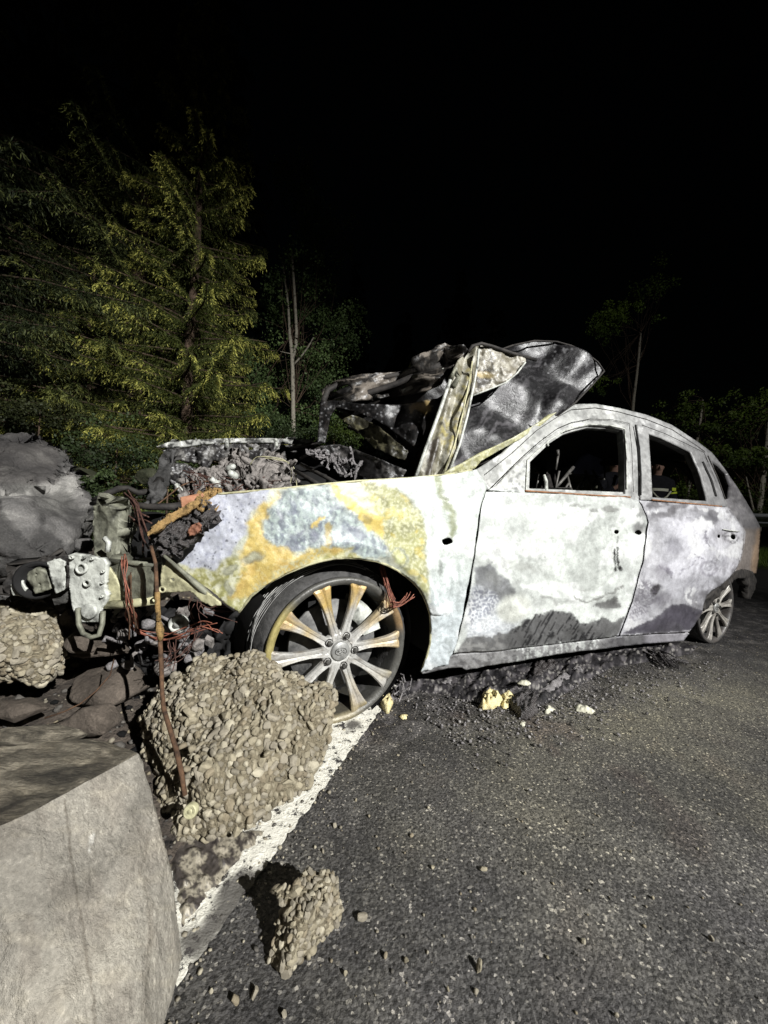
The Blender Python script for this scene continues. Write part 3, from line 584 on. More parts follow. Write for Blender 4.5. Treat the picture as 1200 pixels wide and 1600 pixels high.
# ---- seats: bare scorched frames
def seat(t, w0, w1, ht):
    s = MB(); r = .011
    s.tube([C(t, w0, .34), C(t + .10, w0, .62), C(t + .19, w0 + .01, .86), C(t + .21, w0 + .07, .93), C(t + .21, w1 - .07, .93), C(t + .19, w1 - .01, .86), C(t + .10, w1, .62), C(t, w1, .34)], r, 7)
    s.tube([C(t + .17, w0, .80), C(t + .17, w1, .80)], r * .7, 6); s.tube([C(t + .12, w0, .66), C(t + .12, w1, .66)], r * .7, 6)
    for k in range(1, 5):
        w = w0 + (w1 - w0) * k / 5; s.tube([C(t + .03, w, .42), C(t + .13, w + .02, .68), C(t + .21, w, .93)], r * .55, 5)
    s.tube([C(t - .45, w0, .36), C(t, w0, .34)], r * 1.3, 6); s.tube([C(t - .45, w1, .36), C(t, w1, .34)], r * 1.3, 6)
    s.tube([C(t - .45, w0, .36), C(t - .45, w1, .36)], r, 6)
    for wv in (w0 + .17, w1 - .17): s.tube([C(t + .2, wv, .9), C(t + .23, wv, ht)], r * .6, 5)
    return s.build('seat_frame', M['tube'], car, True)
seat(1.22, .18, .66, 1.04); seat(1.22, 1.02, 1.5, 1.04); seat(2.1, .2, 1.5, 1.0)
sw = MB(); th = np.linspace(0, 2 * math.pi, 25); cc_ = C(.98, .42, .84); e1 = W_; e2 = -.45 * L_ * -1 + .89 * Z_
sw.tube([cc_ + .18 * (math.cos(a) * e1 + math.sin(a) * e2) for a in th], .009, 6, False)
for a in (0, 2.1, 4.2): sw.tube([cc_, cc_ + .18 * (math.cos(a) * e1 + math.sin(a) * e2)], .008, 5)
sw.tube([cc_, C(.75, .42, .74)], .02, 8); sw.build('steering_wheel', M['inner'], car, True)
dsf = depth_surf([(890, 735, 3.25), (945, 735, 3.3)])
pn_ = panel('window_pane', chaikin([(893, 741), (897, 726), (908, 712), (920, 707), (938, 708), (943, 714), (944, 744), (920, 741)], 1), dsf, M['pane'], car, (), 4, None, .004)
MB().tube(list(at_depth(*np.array([(886, 744), (897, 726), (908, 711), (920, 706), (938, 707), (944, 713), (945, 748)]).T, 3.27)), .006, 6).build('pane_frame', M['inner'], pn_, True)
s = MB()
for a, b, d0, d1, r in (((863, 768), (896, 730), 2.4, 2.5, .011), ((887, 740), (944, 749), 2.5, 2.6, .008), ((886, 741), (892, 766), 2.5, 2.4, .008), ((914, 735), (927, 768), 2.55, 2.5, .010), ((926, 735), (942, 766), 2.6, 2.5, .008), ((889, 755), (876, 772), 2.4, 2.4, .007), ((902, 766), (916, 745), 2.4, 2.5, .012), ((925, 767), (930, 752), 2.4, 2.5, .01), ((871, 703), (872, 712), 2.3, 2.3, .010), ((868, 734), (872, 712), 2.3, 2.3, .007)):
    s.tube([at_depth(*a, d0), at_depth(*b, d1)], r, 6)
s.build('seat_back_bars', M['tube'], car, True)
MB().tube([side(np.array(850.), np.array(742.), .02), side(np.array(853.), np.array(752.), .02), side(np.array(853.5), np.array(768.), .02)], [.006, .009, .009], 6).build('window_guide', M['bracket'], fdoor, True)
MB().tube([side(np.array(854.), np.array(688.), .01), side(np.array(856.), np.array(697.), .01)], .006, 6).build('frame_tab', M['bracket'], fdoor, True)

# ---- wheels
WR = .235
def wheel_local(name, loc, parent, spoke_paint, tyre=True, rot=0):
    """local frame: x along the car, -y outward, z up"""
    b = MB(); ax = (0, 1, 0); xd = (1, 0, 0)
    b.lathe((0, 0, 0), ax, xd, [(.215, .02), (.238, .018), (.252, .035), (.268, .06), (.272, .10), (.270, .15), (.262, .185), (.24, .20), (.20, .20), (.20, .06), (.215, .02)], 72)
    V = np.concatenate(b.V); r = np.hypot(V[:, 0], V[:, 2]); a = np.arctan2(V[:, 2], V[:, 0])
    k = 1 + .05 * fbm(a * 4, V[:, 1] * 26, 1.0, 5); low = V[:, 2] < 0; k = np.where(low & (r > .236), np.minimum(k, .238 / r), k)
    V[:, 0] *= k; V[:, 2] *= k
    w = mk(name, V, b.F, M['barrel'] if tyre else M['tyre'], parent, True)
    w.location = loc; w.rotation_euler = (0, 0, math.radians(27.53) + rot)
    def part(nm, mb, mat, smooth=True, paint=None):
        V = np.concatenate(mb.V); o = mk(nm, V, mb.F, mat, None, smooth, {'paint': paint(V)} if paint else None)
        o.parent = w; return o
    b = MB(); b.lathe((0, 0, 0), ax, xd, [(.196, .19), (.205, .175), (.198, .12), (.202, .05), (.209, .016), (.213, .004), (.224, -.004), (.232, -.004), (.2365, .002), (.2365, .014), (.226, .02), (.218, .03), (.216, .12), (.225, .19), (.196, .19)], 96)
    part('rim', b, M['wheelpaint'], True, lambda V: spoke_paint(V, 0))
    for k in range(10):
        th = math.radians(36 * k + (2 if k % 2 else 4)); c, s = math.cos(th), math.sin(th)
        rows = [(.040, .019, .000), (.06, .0150, .002), (.08, .0130, .003), (.10, .012, .004), (.13, .0135, .002), (.16, .0165, -.001), (.19, .0225, -.003), (.208, .028, -.002), (.217, .033, .002)]
        V = []; F = []
        for r_, hw, y in rows:
            for (q, dy) in ((-1, .016), (-1, .003), (-.8, -.0015), (-.28, .0), (0, .0035), (.28, .0), (.8, -.0015), (1, .003), (1, .016)):
                V.append((r_ * c - q * hw * s, y + dy, r_ * s + q * hw * c))
        n = 9
        for i in range(len(rows) - 1):
            for j in range(n - 1): F.append((i * n + j, i * n + j + 1, (i + 1) * n + j + 1, (i + 1) * n + j))
        F.append(tuple(range(n)))
        bb = MB(); bb.add(V, F); part('spoke', bb, M['wheelpaint'], False, lambda V, kk=k: spoke_paint(V, kk + 1))
    b = MB(); b.lathe((0, 0, 0), ax, xd, [(.064, .02), (.062, .006), (.056, .001), (.045, .002), (.034, .004), (.030, .006), (.0, .006)], 48); part('hub', b, M['wheelpaint'], True, lambda V: spoke_paint(V, 20))
    for k in range(5):
        a = math.radians(72 * k + 70); p = np.array((.050 * math.cos(a), 0, .050 * math.sin(a)))
        b = MB(); b.lathe(p + np.array((0, 0, 0)), ax, xd, [(.0125, .002), (.0125, -.003), (.0115, -.003), (.010, .001)], 20); part('lug_seat', b, M['inner'])
        b = MB(); b.lathe(p, ax, xd, [(.0075, .002), (.0075, -.006), (.006, -.009), (.0, -.0095)], 6); part('lug_nut', b, M['lug'], False)
    b = MB(); b.lathe((0, 0, 0), ax, xd, [(.031, .006), (.031, -.001), (.027, -.004), (.0, -.0055)], 40); part('centre_cap', b, M['cap'])
    b = MB(); th = np.linspace(0, 2 * math.pi, 29); b.tube([(.019 * math.cos(t), -.0055, .0115 * math.sin(t)) for t in th], .0012, 5, False)
    for (sx, sz, sr) in ((-.009, .002, .0042), (.001, .0055, .0026), (.009, .004, .0026), (.003, -.0005, .0026), (.010, -.003, .0026), (-.003, -.0055, .0026)):
        pts = [(sx + (sr if k % 2 == 0 else sr * .42) * math.sin(k * math.pi / 4), 0, sz + (sr if k % 2 == 0 else sr * .42) * math.cos(k * math.pi / 4)) for k in range(8)]
        b.add([(x, -.0075, z) for x, _, z in pts] + [(x, -.004, z) for x, _, z in pts], [tuple(range(8))] + [(i, (i + 1) % 8, 8 + (i + 1) % 8, 8 + i) for i in range(8)])
    part('oval_star_emblem', b, M['lug'])
    b = MB(); b.lathe((0, 0, 0), ax, xd, [(.03, .10), (.03, .05), (.07, .048), (.075, .066), (.15, .066), (.15, .09), (.07, .09)], 64); part('brake_disc', b, M['disc'])
    b = MB()
    for r0, r1 in ((.10, .152),):
        V = []; 
        for a in np.linspace(.3, 1.25, 8):
            for (r_, y) in ((r0, .035), (r1 + .012, .035), (r1 + .016, .06), (r1 + .016, .11), (r0, .11)): V.append((r_ * math.cos(a), y, r_ * math.sin(a)))
        F = [(i * 5 + j, i * 5 + (j + 1) % 5, (i + 1) * 5 + (j + 1) % 5, (i + 1) * 5 + j) for i in range(7) for j in range(5)] + [(0, 1, 2, 3, 4), (39, 38, 37, 36, 35)]
        b.add(V, F)
    part('brake_caliper', b, M['bracket'])
    b = MB(); b.lathe((0, 0, 0), ax, xd, [(.0, .14), (.20, .14), (.20, .145)], 48); part('backing_plate', b, M['black'])
    return w
M['wheelpaint'] = paint_mat('scorched_alloy', rough=.42, grain=160, gs=.3, b=.4, metal=.15, spec=.5)
M['cap'] = simple('cap_metal', lin(120, 120, 118), lin(190, 190, 186), 40, .45, .3, .001, .4)
def sp_front(V, k):
    x, y, z = V[:, 0], V[:, 1], V[:, 2]; r = np.hypot(x, z); a = np.degrees(np.arctan2(z, x))
    c = np.tile(lin(196, 195, 190), (len(V), 1)); n = fbm(x, z, .05, 3, 4); n2 = fbm(x * 3, z * 3, .04, 7, 4)
    if k == 0:
        c = np.tile(lin(98, 97, 92), (len(V), 1)); m = sst(a, 130, 150) + (a < -165); c = layer(c, np.clip(m, 0, 1) * .85, lin(188, 174, 110)); m = sst(a, 8, 20) * (1 - sst(a, 40, 55)); c = layer(c, m * .8, lin(158, 128, 88)); c = layer(c, sst(-a, 60, 80) * (1 - sst(-a, 115, 130)) * .4, lin(176, 160, 110))
        c = layer(c, (r < .212).astype(float) * .8, lin(60, 60, 58))
        return c
    if k == 20: return layer(c, sst(n2, .1, .4) * .4, lin(130, 128, 122))
    up = sst(r, .07, .15)
    f = {1: .55, 2: .65, 3: .95, 4: 1., 5: .8, 6: .12, 7: .0, 8: .22, 9: .35, 10: .05}[k]
    c = layer(c, up * f * sst(n + .5, .0, .5), lin(206, 178, 110)); c = layer(c, sst(r, .17, .21) * f * .6, lin(186, 152, 92)); c = layer(c, sst(n2, .15, .4) * .5, lin(110, 96, 76))
    if k in (8, 9, 10): c = layer(c, sst(r, .14, .2) * sst(n, -.1, .3) * .6, lin(160, 148, 108))
    return np.clip(c, 0, 1)
def sp_rear(V, k):
    x, z = V[:, 0], V[:, 2]; n = fbm(x, z, .06, 13, 4); c = np.tile(lin(172, 168, 160), (len(V), 1))
    if k == 0: c = np.tile(lin(84, 82, 80), (len(V), 1))
    return layer(c, sst(n, 0, .4) * .6, lin(96, 90, 86))
hubF = side(np.array(527.), np.array(1025.), .012); tF = (hubF - A0) @ L_
wf = wheel_local('front_wheel', tuple(C(tF + .028, .012 + .02, .255)), car, sp_front, False); wf.scale = (1.09, 1.05, 1.09); wf['label'] = 'front wheel with ten bare alloy spokes, scorched yellow at the top'
hubR = side(np.array(1124.), np.array(950.), 0.); tR = (hubR - A0) @ L_
wr = wheel_local('rear_wheel', tuple(C(tR, float(Wd(tR, .5)) + .03, .236)), car, sp_rear, False); wr['label'] = 'rear wheel, silver alloy half behind the sagging door corner'
for nm, t in (('front_wheel', tF), ('rear_wheel', tR)):
    c_ = wr.copy(); COL.objects.link(c_); c_.name = nm; c_.location = C(t, 1.64, .236); c_.rotation_euler.z += math.pi
    if 'label' in c_: del c_['label']
    for ch in list(wr.children):
        d = ch.copy(); COL.objects.link(d); d.parent = c_
b = MB()
for k in range(16):
    rr_ = .243 + .002 * (k % 5); yy = .045 + .0088 * k; a0, a1 = math.radians(g0_.uniform(60, 110)) if False else math.radians(70 + 17 * math.sin(k * 2.1)), math.radians(185 + 14 * math.sin(k * 1.3))
    b.tube([(rr_ * 1.105 * math.cos(a) * (1 + .006 * math.sin(9 * a + k)), yy + .004 * math.sin(5 * a + k), rr_ * 1.105 * math.sin(a) * (1 + .006 * math.sin(9 * a + k))) for a in np.linspace(a0, a1, 26)], .0011, 4)
o = b.build('tyre_cords', M['barrel'], None, True, None, 'stuff'); o.parent = wf
# wheel well and pale inner barrel edge behind the front wheel
b = MB(); b.lathe(C(tF + .02, .06, .27), W_, L_, [(.31, 0), (.325, .12), (.33, .30), (.30, .34), (.0, .34)], 40, math.radians(-35), math.radians(215)); b.build('wheel_well', M['black'], car, True)
b = MB(); b.lathe(C(tF, .215, .236), W_, L_, [(.268, 0), (.282, .004), (.282, .014), (.25, .016)], 60); b.build('inner_rim_flange', M['bracket'], wf, True) if False else None
b = MB(); b.lathe((0, 0, 0), (0, -1, 0), (1, 0, 0), [(.268, -.150), (.276, -.150), (.2785, -.166), (.272, -.172), (.268, -.150)], 60, math.radians(-185), math.radians(-35)); o = b.build('inner_flange', M['barrel'], None, True); o.parent = wf
MB().tube([C(tF + .03, .12, .72), C(tF + .02, .16, .56), C(tF, .17, .40)], .022, 10).build('suspension_strut', M['inner'], car, True)
MB().tube([C(tF + .25, .1, .2), C(tF + .3, .12, .3), C(tF + .33, .2, .5)], .02, 7).build('suspension_arm', M['inner'], car, True)

def wires(name, paths, r, mat, parent, jit=.004, n=8, seed=1, off=.006):
    g = random.Random(seed); b = MB()
    for pts in paths:
        P = [np.asarray(p, float) for p in pts]
        for k in range(n):
            o = np.array([g.uniform(-1, 1) * off for _ in range(3)]); q = []
            for i, p in enumerate(P):
                f = 1 + .8 * (i == len(P) - 1); q.append(p + o * f + np.array([g.uniform(-1, 1) * jit for _ in range(3)]))
            # smooth the strand
            q = list(chaikin_open(np.array(q), 2)); b.tube(q, r, 4)
    return b.build(name, mat, parent, True)
def chaikin_open(P, it=2):
    for _ in range(it):
        Q = [P[0]]
        for a, b in zip(P[:-1], P[1:]): Q += [.75 * a + .25 * b, .25 * a + .75 * b]
        P = np.array(Q + [P[-1]])
    return P
D = lambda x, y, d: at_depth(float(x), float(y), d)
wires('copper_strands', [[D(597, 884, 1.42), D(602, 905, 1.40), D(608, 925, 1.38), D(614, 942, 1.36)], [D(612, 944, 1.36), D(624, 946, 1.36), D(634, 940, 1.37), D(642, 932, 1.38)]], .0016, M['copper'], car, .003, 12, 3, .011)
wires('thin_wire', [[D(520, 878, 1.4), D(545, 888, 1.42), D(558, 915, 1.42)], [D(556, 905, 1.42), D(580, 902, 1.42)]], .0012, M['bracket'], car, .002, 3, 4, .006)

# ---- bonnet thrown open and crumpled
def ridge(x, y, s, a, seed, ax=1., ay=1.): return a * (1 - 2 * np.abs(fbm(x * ax, y * ay, s, seed, 4)))
def p_soot(base, hi, ax, ay, ang, s=16, amt=.8, lo=.1, hi_t=.4, extra=None, seed=0):
    ca, sa = math.cos(math.radians(ang)), math.sin(math.radians(ang))
    def f(x, y):
        x0, y0 = x, y; wx_, wy_ = warp(x, y, s * .9, s * 2.2, 220 + seed); u = wx_ * ca + wy_ * sa; v = -wx_ * sa + wy_ * ca; c = np.tile(lin(*base), (len(x), 1))
        c = layer(c, sst(fbm(u * ax, v * ay, s, 200 + seed, 5), lo, hi_t) * amt, lin(*hi)); c = layer(c, sst(fbm(u * max(ax, .4), v * ay, 5, 210 + seed, 3), .25, .5) * .22, lin(*hi))
        if extra: c = extra(c, x, y)
        return np.clip(c, 0, 1)
    return f
H1 = [(688, 743), (695, 710), (712, 655), (728, 600), (740, 565), (760, 556), (790, 546), (812, 537), (835, 533), (870, 534.5), (892, 541), (915, 553), (933, 567), (944, 580), (925, 602), (900, 628), (870, 650), (835, 672), (780, 704), (735, 729)]
def dH1(x, y):
    u = (x - 700) * .85 + (740 - y) * .5; v = -(x - 700) * .5 + (740 - y) * .85; return .012 * fbm(u * .25, v * 1.2, 44, 221, 2) + .03 * np.exp(-((x - 905 + (y - 560) * .5) / 22) ** 2)
bon = panel('bonnet', chaikin(H1, 1), depth_surf([(690, 740, 1.75), (740, 560, 1.95), (835, 535, 2.35), (944, 580, 2.3), (870, 650, 2.05), (800, 620, 2.0), (750, 700, 1.85), (890, 590, 2.3)]), M['soot_paint'], car, (), 2.6,
      p_soot((17, 16, 18), (104, 102, 105), .14, 1.9, -38, 22, .6, .12, .6, lambda c, x, y: layer(layer(c, sst(x, 880, 900) * .4, lin(50, 48, 50)), sst(fbm(x, y, 8, 231, 3), .35, .5) * .5 * (x > 850) * (y < 590), lin(150, 150, 152))), .004, dH1, 'blackened bonnet bent upright, its curved edge over the roof')
MB().tube([D(*p) for p in ((742, 566, 1.93), (770, 551, 2.0), (800, 540, 2.15), (835, 532.5, 2.3), (870, 534, 2.33), (893, 540.5, 2.3), (916, 552, 2.29), (934, 566, 2.28), (944, 580, 2.27), (925, 602, 2.2), (898, 630, 2.1), (870, 650, 2.03))], .0055, 6).build('bonnet_edge', M['inner'], bon, True)
H2 = [(732, 549), (738, 543), (747, 542), (745, 570), (738, 605), (728, 650), (717, 695), (706, 728), (699, 741), (690, 744), (672, 747), (650, 748), (657, 722), (673, 672), (690, 625), (702, 588), (714, 565)]
def xH2(c, x, y):
    u = (x - 738) + (y - 545) * .24
    c = layer(c, sst(fbm(x, y * .5, 9, 241), 0, .35) * .6, lin(176, 172, 156)); c = layer(c, pm(x, y, [(685, 652), (703, 655), (722, 600), (728, 560), (737, 585), (728, 640), (714, 700), (705, 720), (690, 690)], 3, 4, 14, 242) * .6 * sst(fbm(x, y, 10, 243), -.2, .2), lin(182, 170, 104))
    for cx, cy in ((684, 655), (689, 664)): c = layer(c, em(x, y, cx, cy, 3.2, 3.2, 0, .3, .6, 6), lin(70, 66, 52))
    c = layer(c, pm(x, y, [(672, 690), (686, 684), (684, 705), (670, 740), (663, 742)], 1.2, 3, 10, 244) * .85, lin(50, 40, 34)); c = layer(c, (np.abs(u - .0 + 4) < 2) * .3, lin(220, 220, 210))
    return c
H2o = panel('bonnet_hinge_plate', H2, depth_surf([(738, 545, 1.84), (650, 745, 1.62), (700, 740, 1.64), (715, 620, 1.74)]), M['soot_paint'], car, (), 2.2, p_soot((112, 108, 90), (188, 184, 168), 1.9, .35, 14, 16, .7, -.05, .4, xH2), .006,
      lambda x, y: .010 * np.sin(((x - 738) + (y - 545) * .26) / 3.6) * ((x - 738) + (y - 545) * .26 > -22) + .004 * fbm(x, y, 14, 245), 'upright folded hinge plate, pale with yellow heat stains')
MB().tube([D(649, 747, 1.60), D(664, 705, 1.63), D(686, 645, 1.68), D(703, 595, 1.73), D(712, 576, 1.75)], .0085, 8).build('prop_rod', M['bracket'], H2o, True)
MB().tube([D(701, 739, 1.62), D(718, 695, 1.65), D(730, 650, 1.69), D(740, 603, 1.74), D(746, 570, 1.78), D(748, 546, 1.8)], .006, 8).build('plate_fold', M['bracket'], H2o, True)
MB().tube([D(693, 741, 1.61), D(710, 695, 1.64), D(722, 650, 1.68), D(732, 603, 1.73), D(738, 565, 1.77)], .004, 8).build('plate_fold', M['yellowed'], H2o, True)
MB().tube([D(704, 592, 1.73), D(711, 576, 1.73), D(716, 590, 1.74), D(708, 604, 1.73)], .012, 8).build('hinge_knuckle', M['beam'], H2o, True)
H3 = [(738, 545), (750, 538), (766, 540), (798, 551), (822, 560), (821, 566), (810, 578), (796, 592), (775, 604), (750, 613), (733, 620), (738, 585)]
panel('bonnet_flap', H3, depth_surf([(740, 545, 1.86), (820, 562, 1.92), (735, 618, 1.82), (780, 590, 1.86)]), M['soot_paint'], bon, (), 2.2,
      p_soot((120, 114, 98), (190, 186, 172), 1, 1, 30, 12, .8, -.1, .3, lambda c, x, y: layer(layer(layer(c, pm(x, y, [(742, 580), (765, 572), (768, 598), (745, 608)], 2, 4, 12, 251) * .85, lin(44, 42, 42)), np.clip(1 - np.abs(x - 768 - .15 * (y - 560)) / 1.5, 0, 1) * (y < 582), lin(30, 28, 26)), em(x, y, 752, 585, 18, 4, 10, .5, 2, 10) * .7, lin(190, 170, 116))), .004, lambda x, y: .012 * fbm(x, y, 18, 252, 4))
MB().tube([D(732, 550, 1.82), D(738, 541, 1.83), D(752, 537, 1.84), D(768, 541, 1.86), D(800, 552, 1.9), D(838, 562.5, 1.97)], .0085, 8).build('flap_fold', M['inner'], bon, True)
MB().tube([D(734, 620, 1.80), D(760, 610, 1.81), D(790, 598, 1.84), D(808, 583, 1.88), D(821, 566, 1.9)], .0045, 6).build('flap_edge', M['bracket'], bon, True)
H4 = [(503, 612), (512, 604), (530, 596), (550, 590), (590, 584), (628, 580), (645, 566), (662, 556), (682, 542), (695, 539), (720, 541), (733, 546), (712, 566), (700, 585), (688, 602), (668, 612), (640, 616), (600, 622), (560, 628), (530, 632), (506, 626)]
h4h = [[(521, 612), (545, 603), (552, 610), (535, 617)], [(572, 613), (600, 606), (618, 611), (596, 618), (577, 619)]]
panel('crumpled_bonnet_frame', H4, depth_surf([(503, 615, 2.3), (600, 600, 2.25), (690, 540, 2.25), (730, 546, 1.95), (690, 600, 1.95), (560, 628, 2.1)]), M['soot_paint'], bon, h4h, 2.4,
      p_soot((30, 28, 26), (132, 124, 114), .25, 2., -16, 18, .85, .0, .4), .006, lambda x, y: ridge((x * .95 - y * .3), (x * .3 + y * .95), 34, .03, 261, .3, 1.3))
MB().tube([D(505, 628, 2.12), D(512, 610, 2.2), D(530, 600, 2.22), D(560, 592, 2.25), D(600, 590, 2.25), D(640, 582, 2.22)], .017, 8).build('frame_tube', M['inner'], bon, True)
MB().tube([D(530, 632, 2.1), D(570, 616, 2.12), D(620, 600, 2.12), D(660, 582, 2.1), D(690, 570, 2.05)], .018, 8).build('frame_tube', M['inner'], bon, True)
MB().tube([D(628, 612, 2.1), D(665, 595, 2.08), D(694, 578, 2.02)], .012, 8).build('frame_tube', M['bracket'], bon, True)
panel('gap_backing_sheet', chaikin([(508, 618), (540, 604), (600, 592), (660, 586), (705, 590), (700, 660), (672, 712), (630, 706), (590, 690), (548, 672), (556, 650), (520, 640)], 1), depth_surf([(508, 618, 2.42), (700, 590, 2.2), (600, 690, 2.3)]), M['soot_paint'], bon, (), 3.5,  # added dark sheet standing in for the darkness of the open gaps
      p_soot((18, 17, 17), (58, 54, 50), .5, 1.4, -20, 24, .6, .1, .5), .004, lambda x, y: .02 * fbm(x, y, 40, 266, 2))
H5 = [(499, 627), (520, 626), (560, 630), (600, 633), (640, 631), (668, 625), (690, 622), (688, 640), (676, 660), (668, 690), (664, 712), (655, 702), (636, 690), (612, 672), (585, 655), (555, 643), (525, 637), (516, 650), (512, 672), (508, 692), (496, 692), (498, 660)]
panel('bonnet_inner_panel', H5, depth_surf([(500, 630, 2.1), (600, 633, 2.0), (690, 622, 1.8), (664, 710, 1.72), (500, 690, 2.15)]), M['soot_paint'], bon, [[(602, 628 + 4), (610, 632), (609, 638), (603, 637)]] if False else (), 2.4,
      p_soot((20, 19, 19), (70, 66, 64), 1, 1, 0, 12, .7, .1, .5, lambda c, x, y: layer(layer(c, sst(fbm(x, y, 3.2, 271, 2), .42, .55) * .6, lin(170, 170, 172)), pm(x, y, [(640, 634), (652, 629), (671, 627), (672, 640), (662, 645), (650, 641), (641, 645)], 1, 3, 9, 272) * (y < 650), lin(182, 158, 106))), .006, lambda x, y: .018 * fbm(x, y, 34, 273, 2))
panel('bonnet_brace', [(520, 641), (560, 651), (590, 665), (620, 690), (645, 712), (652, 727), (636, 722), (600, 707), (585, 700), (565, 680), (540, 660)], depth_surf([(520, 641, 2.2), (650, 725, 1.75)]), M['soot_paint'], bon, (), 2.4,
      p_soot((46, 44, 34), (130, 126, 98), .5, 1.6, 38, 14, .7, -.05, .4), .006, lambda x, y: .012 * fbm(x, y, 14, 281))
panel('bonnet_brace', [(498, 697), (530, 694), (560, 704), (590, 716), (625, 730), (650, 742), (640, 752), (600, 752), (565, 745), (535, 728), (510, 712)], depth_surf([(498, 697, 2.0), (645, 745, 1.68)]), M['soot_paint'], bon, (), 2.4,
      p_soot((36, 35, 35), (100, 97, 94), .5, 1.6, 25, 14, .6, 0, .4), .006, lambda x, y: .014 * fbm(x, y, 18, 291))
panel('bonnet_brace', [(658, 700), (668, 672), (680, 655), (672, 690), (664, 718), (654, 735), (640, 720), (650, 714)], depth_surf([(658, 700, 1.74), (664, 655, 1.74)]), M['soot_paint'], bon, (), 2.2, p_soot((70, 58, 44), (150, 128, 84), 1, 1, 0, 9, .7, 0, .4), .006)
MB().tube([D(560, 652, 2.3), D(545, 668, 2.3), D(570, 676, 2.2), D(600, 684, 2.1)], .012, 6).build('bonnet_brace', M['inner'], bon, True)
# cowl: pale yellow bar rising along the windscreen foot
cw = [(688, 743), (702, 733), (730, 718), (760, 703), (800, 685), (835, 664), (856, 648), (868, 645), (846, 664), (815, 685), (780, 704), (752, 720), (742, 732), (715, 738)]
panel('windscreen_cowl', cw, depth_surf([(690, 742, 1.62), (742, 730, 1.70), (860, 648, 1.93), (780, 700, 1.78)]), M['soot_paint'], car, (), 2.2, p_soot((186, 184, 138), (214, 214, 190), .6, 1.6, -30, 9, .7, -.1, .3, lambda c, x, y: layer(c, sst(fbm(x, y, 8, 301), .2, .5) * .5, lin(120, 118, 80))), .006, lambda x, y: .012 * np.exp(-(((y - 742) + (x - 690) * .53) / 6) ** 2))
MB().tube([D(745, 727, 1.86), D(775, 716, 1.9), D(800, 703, 1.95)], .006, 6).build('windscreen_seal', M['inner'], car, True)

# ---- engine bay, far wing
far_d = depth_surf([(245, 696, 2.3), (300, 690, 2.5), (400, 690, 2.7), (490, 690, 2.85), (350, 760, 2.45), (450, 760, 2.6)])
fwg = panel('far_wing_ledge', [(243, 698), (262, 691), (300, 687), (360, 684.5), (420, 684.5), (480, 687), (496, 691), (494, 697), (470, 694), (420, 692), (360, 692), (318, 694), (290, 698), (262, 700)], lambda x, y: far_d(x, y), M['soot_paint'], car, (), 2.2, p_soot((70, 70, 68), (205, 206, 200), .4, 1.5, 0, 9, .9, -.15, .2), .02)
fap = panel('far_inner_wing', [(256, 702), (290, 699), (320, 695), (360, 693), (490, 695), (500, 712), (480, 750), (455, 768), (345, 772), (332, 762), (300, 755), (275, 765), (262, 740), (258, 720)], lambda x, y: far_d(x, y), M['soot_paint'], car,
      [[(274, 718), (308, 721), (312, 727), (300, 729), (276, 724)], [(322, 728), (332, 719), (344, 720), (344, 731), (325, 733)], [(388, 699), (396, 699), (396, 703), (388, 703)], [(402, 699), (412, 699), (412, 703), (402, 703)]], 2.4,
      p_soot((48, 46, 46), (140, 138, 134), 1, 1, 0, 16, .7, .0, .4), .02, lambda x, y: .03 * fbm(x, y, 20, 311, 4) + .02 * fbm(x, y, 6, 312, 2))
for a in ((354, 690), (431, 690)): MB().tube([D(a[0], a[1] - 3, 2.6), D(a[0] + 1, a[1] + 8, 2.55)], .012, 6).build('wing_bolt_tab', M['bracket'], fap)
eng = panel('engine_block', [(292, 742), (310, 734), (345, 736), (352, 715), (360, 708), (375, 706), (385, 712), (384, 740), (392, 722), (410, 712), (440, 714), (456, 728), (462, 752), (450, 768), (400, 775), (345, 785), (290, 800), (280, 770)], depth_surf([(290, 742, 1.95), (375, 706, 2.15), (450, 714, 2.2), (400, 770, 1.7), (290, 795, 1.5)]), M['engine'], car, (), 2.0, None, .03,
      lambda x, y: .05 * fbm(x, y, 16, 321, 3) + .03 * fbm(x, y, 6, 322, 2) + .02 * (cell(x, y, 9, 3)[0] < .35))
g = random.Random(5)
for k in range(26):
    x = g.uniform(285, 465); y = g.uniform(722, 768) if x > 340 else g.uniform(745, 775); d = 2.15 - (y - 705) / 70 * .45; r = g.uniform(.008, .024); b = MB()
    p = D(x, y, d - .04); ax = np.array([g.uniform(-1, 1), g.uniform(-1, -.2), g.uniform(-.3, 1)]); ax /= np.linalg.norm(ax)
    if k % 3: b.lathe(p, ax, (1, .1, .2), [(r, 0), (r, .03), (r * .7, .035), (r * .7, .05), (0, .05)], 12)
    else: b.box(p, (r, 0, 0), (0, r * .7, .004), (0, -.003, r * g.uniform(.5, 1.6)))
    b.build('engine_part', M['engine'] if k % 4 else M['bracket'], eng, k % 3 != 0)
MB().lathe(D(423, 742, 2.0), W_ * -1 + .5 * Z_, L_, [(.10, 0), (.10, .03), (.075, .045), (.07, .03), (.03, .035), (.0, .05)], 32).build('strut_mount', M['engine'], car, True)
wires('wiring_loom', [[D(392, 730, 2.0), D(400, 718, 1.98), D(412, 716, 1.97), D(430, 718, 1.97), D(450, 722, 1.98), D(458, 735, 2.0), D(458, 760, 1.95)]], .0028, M['yellowed'], car, .006, 2, 6, .012)
wires('burnt_wires', [[D(305, 770, 1.6), D(330, 758, 1.7), D(345, 766, 1.7)], [D(345, 752, 1.8), D(380, 764, 1.75), D(410, 760, 1.75)], [D(290, 745, 1.9), D(330, 748, 1.85), D(352, 760, 1.8)], [D(375, 770, 1.65), D(400, 752, 1.8), D(430, 764, 1.7)], [D(320, 775, 1.55), D(318, 750, 1.7), D(300, 740, 1.8)]], .0022, M['copper_dark'], car, .02, 7, 7, .02)
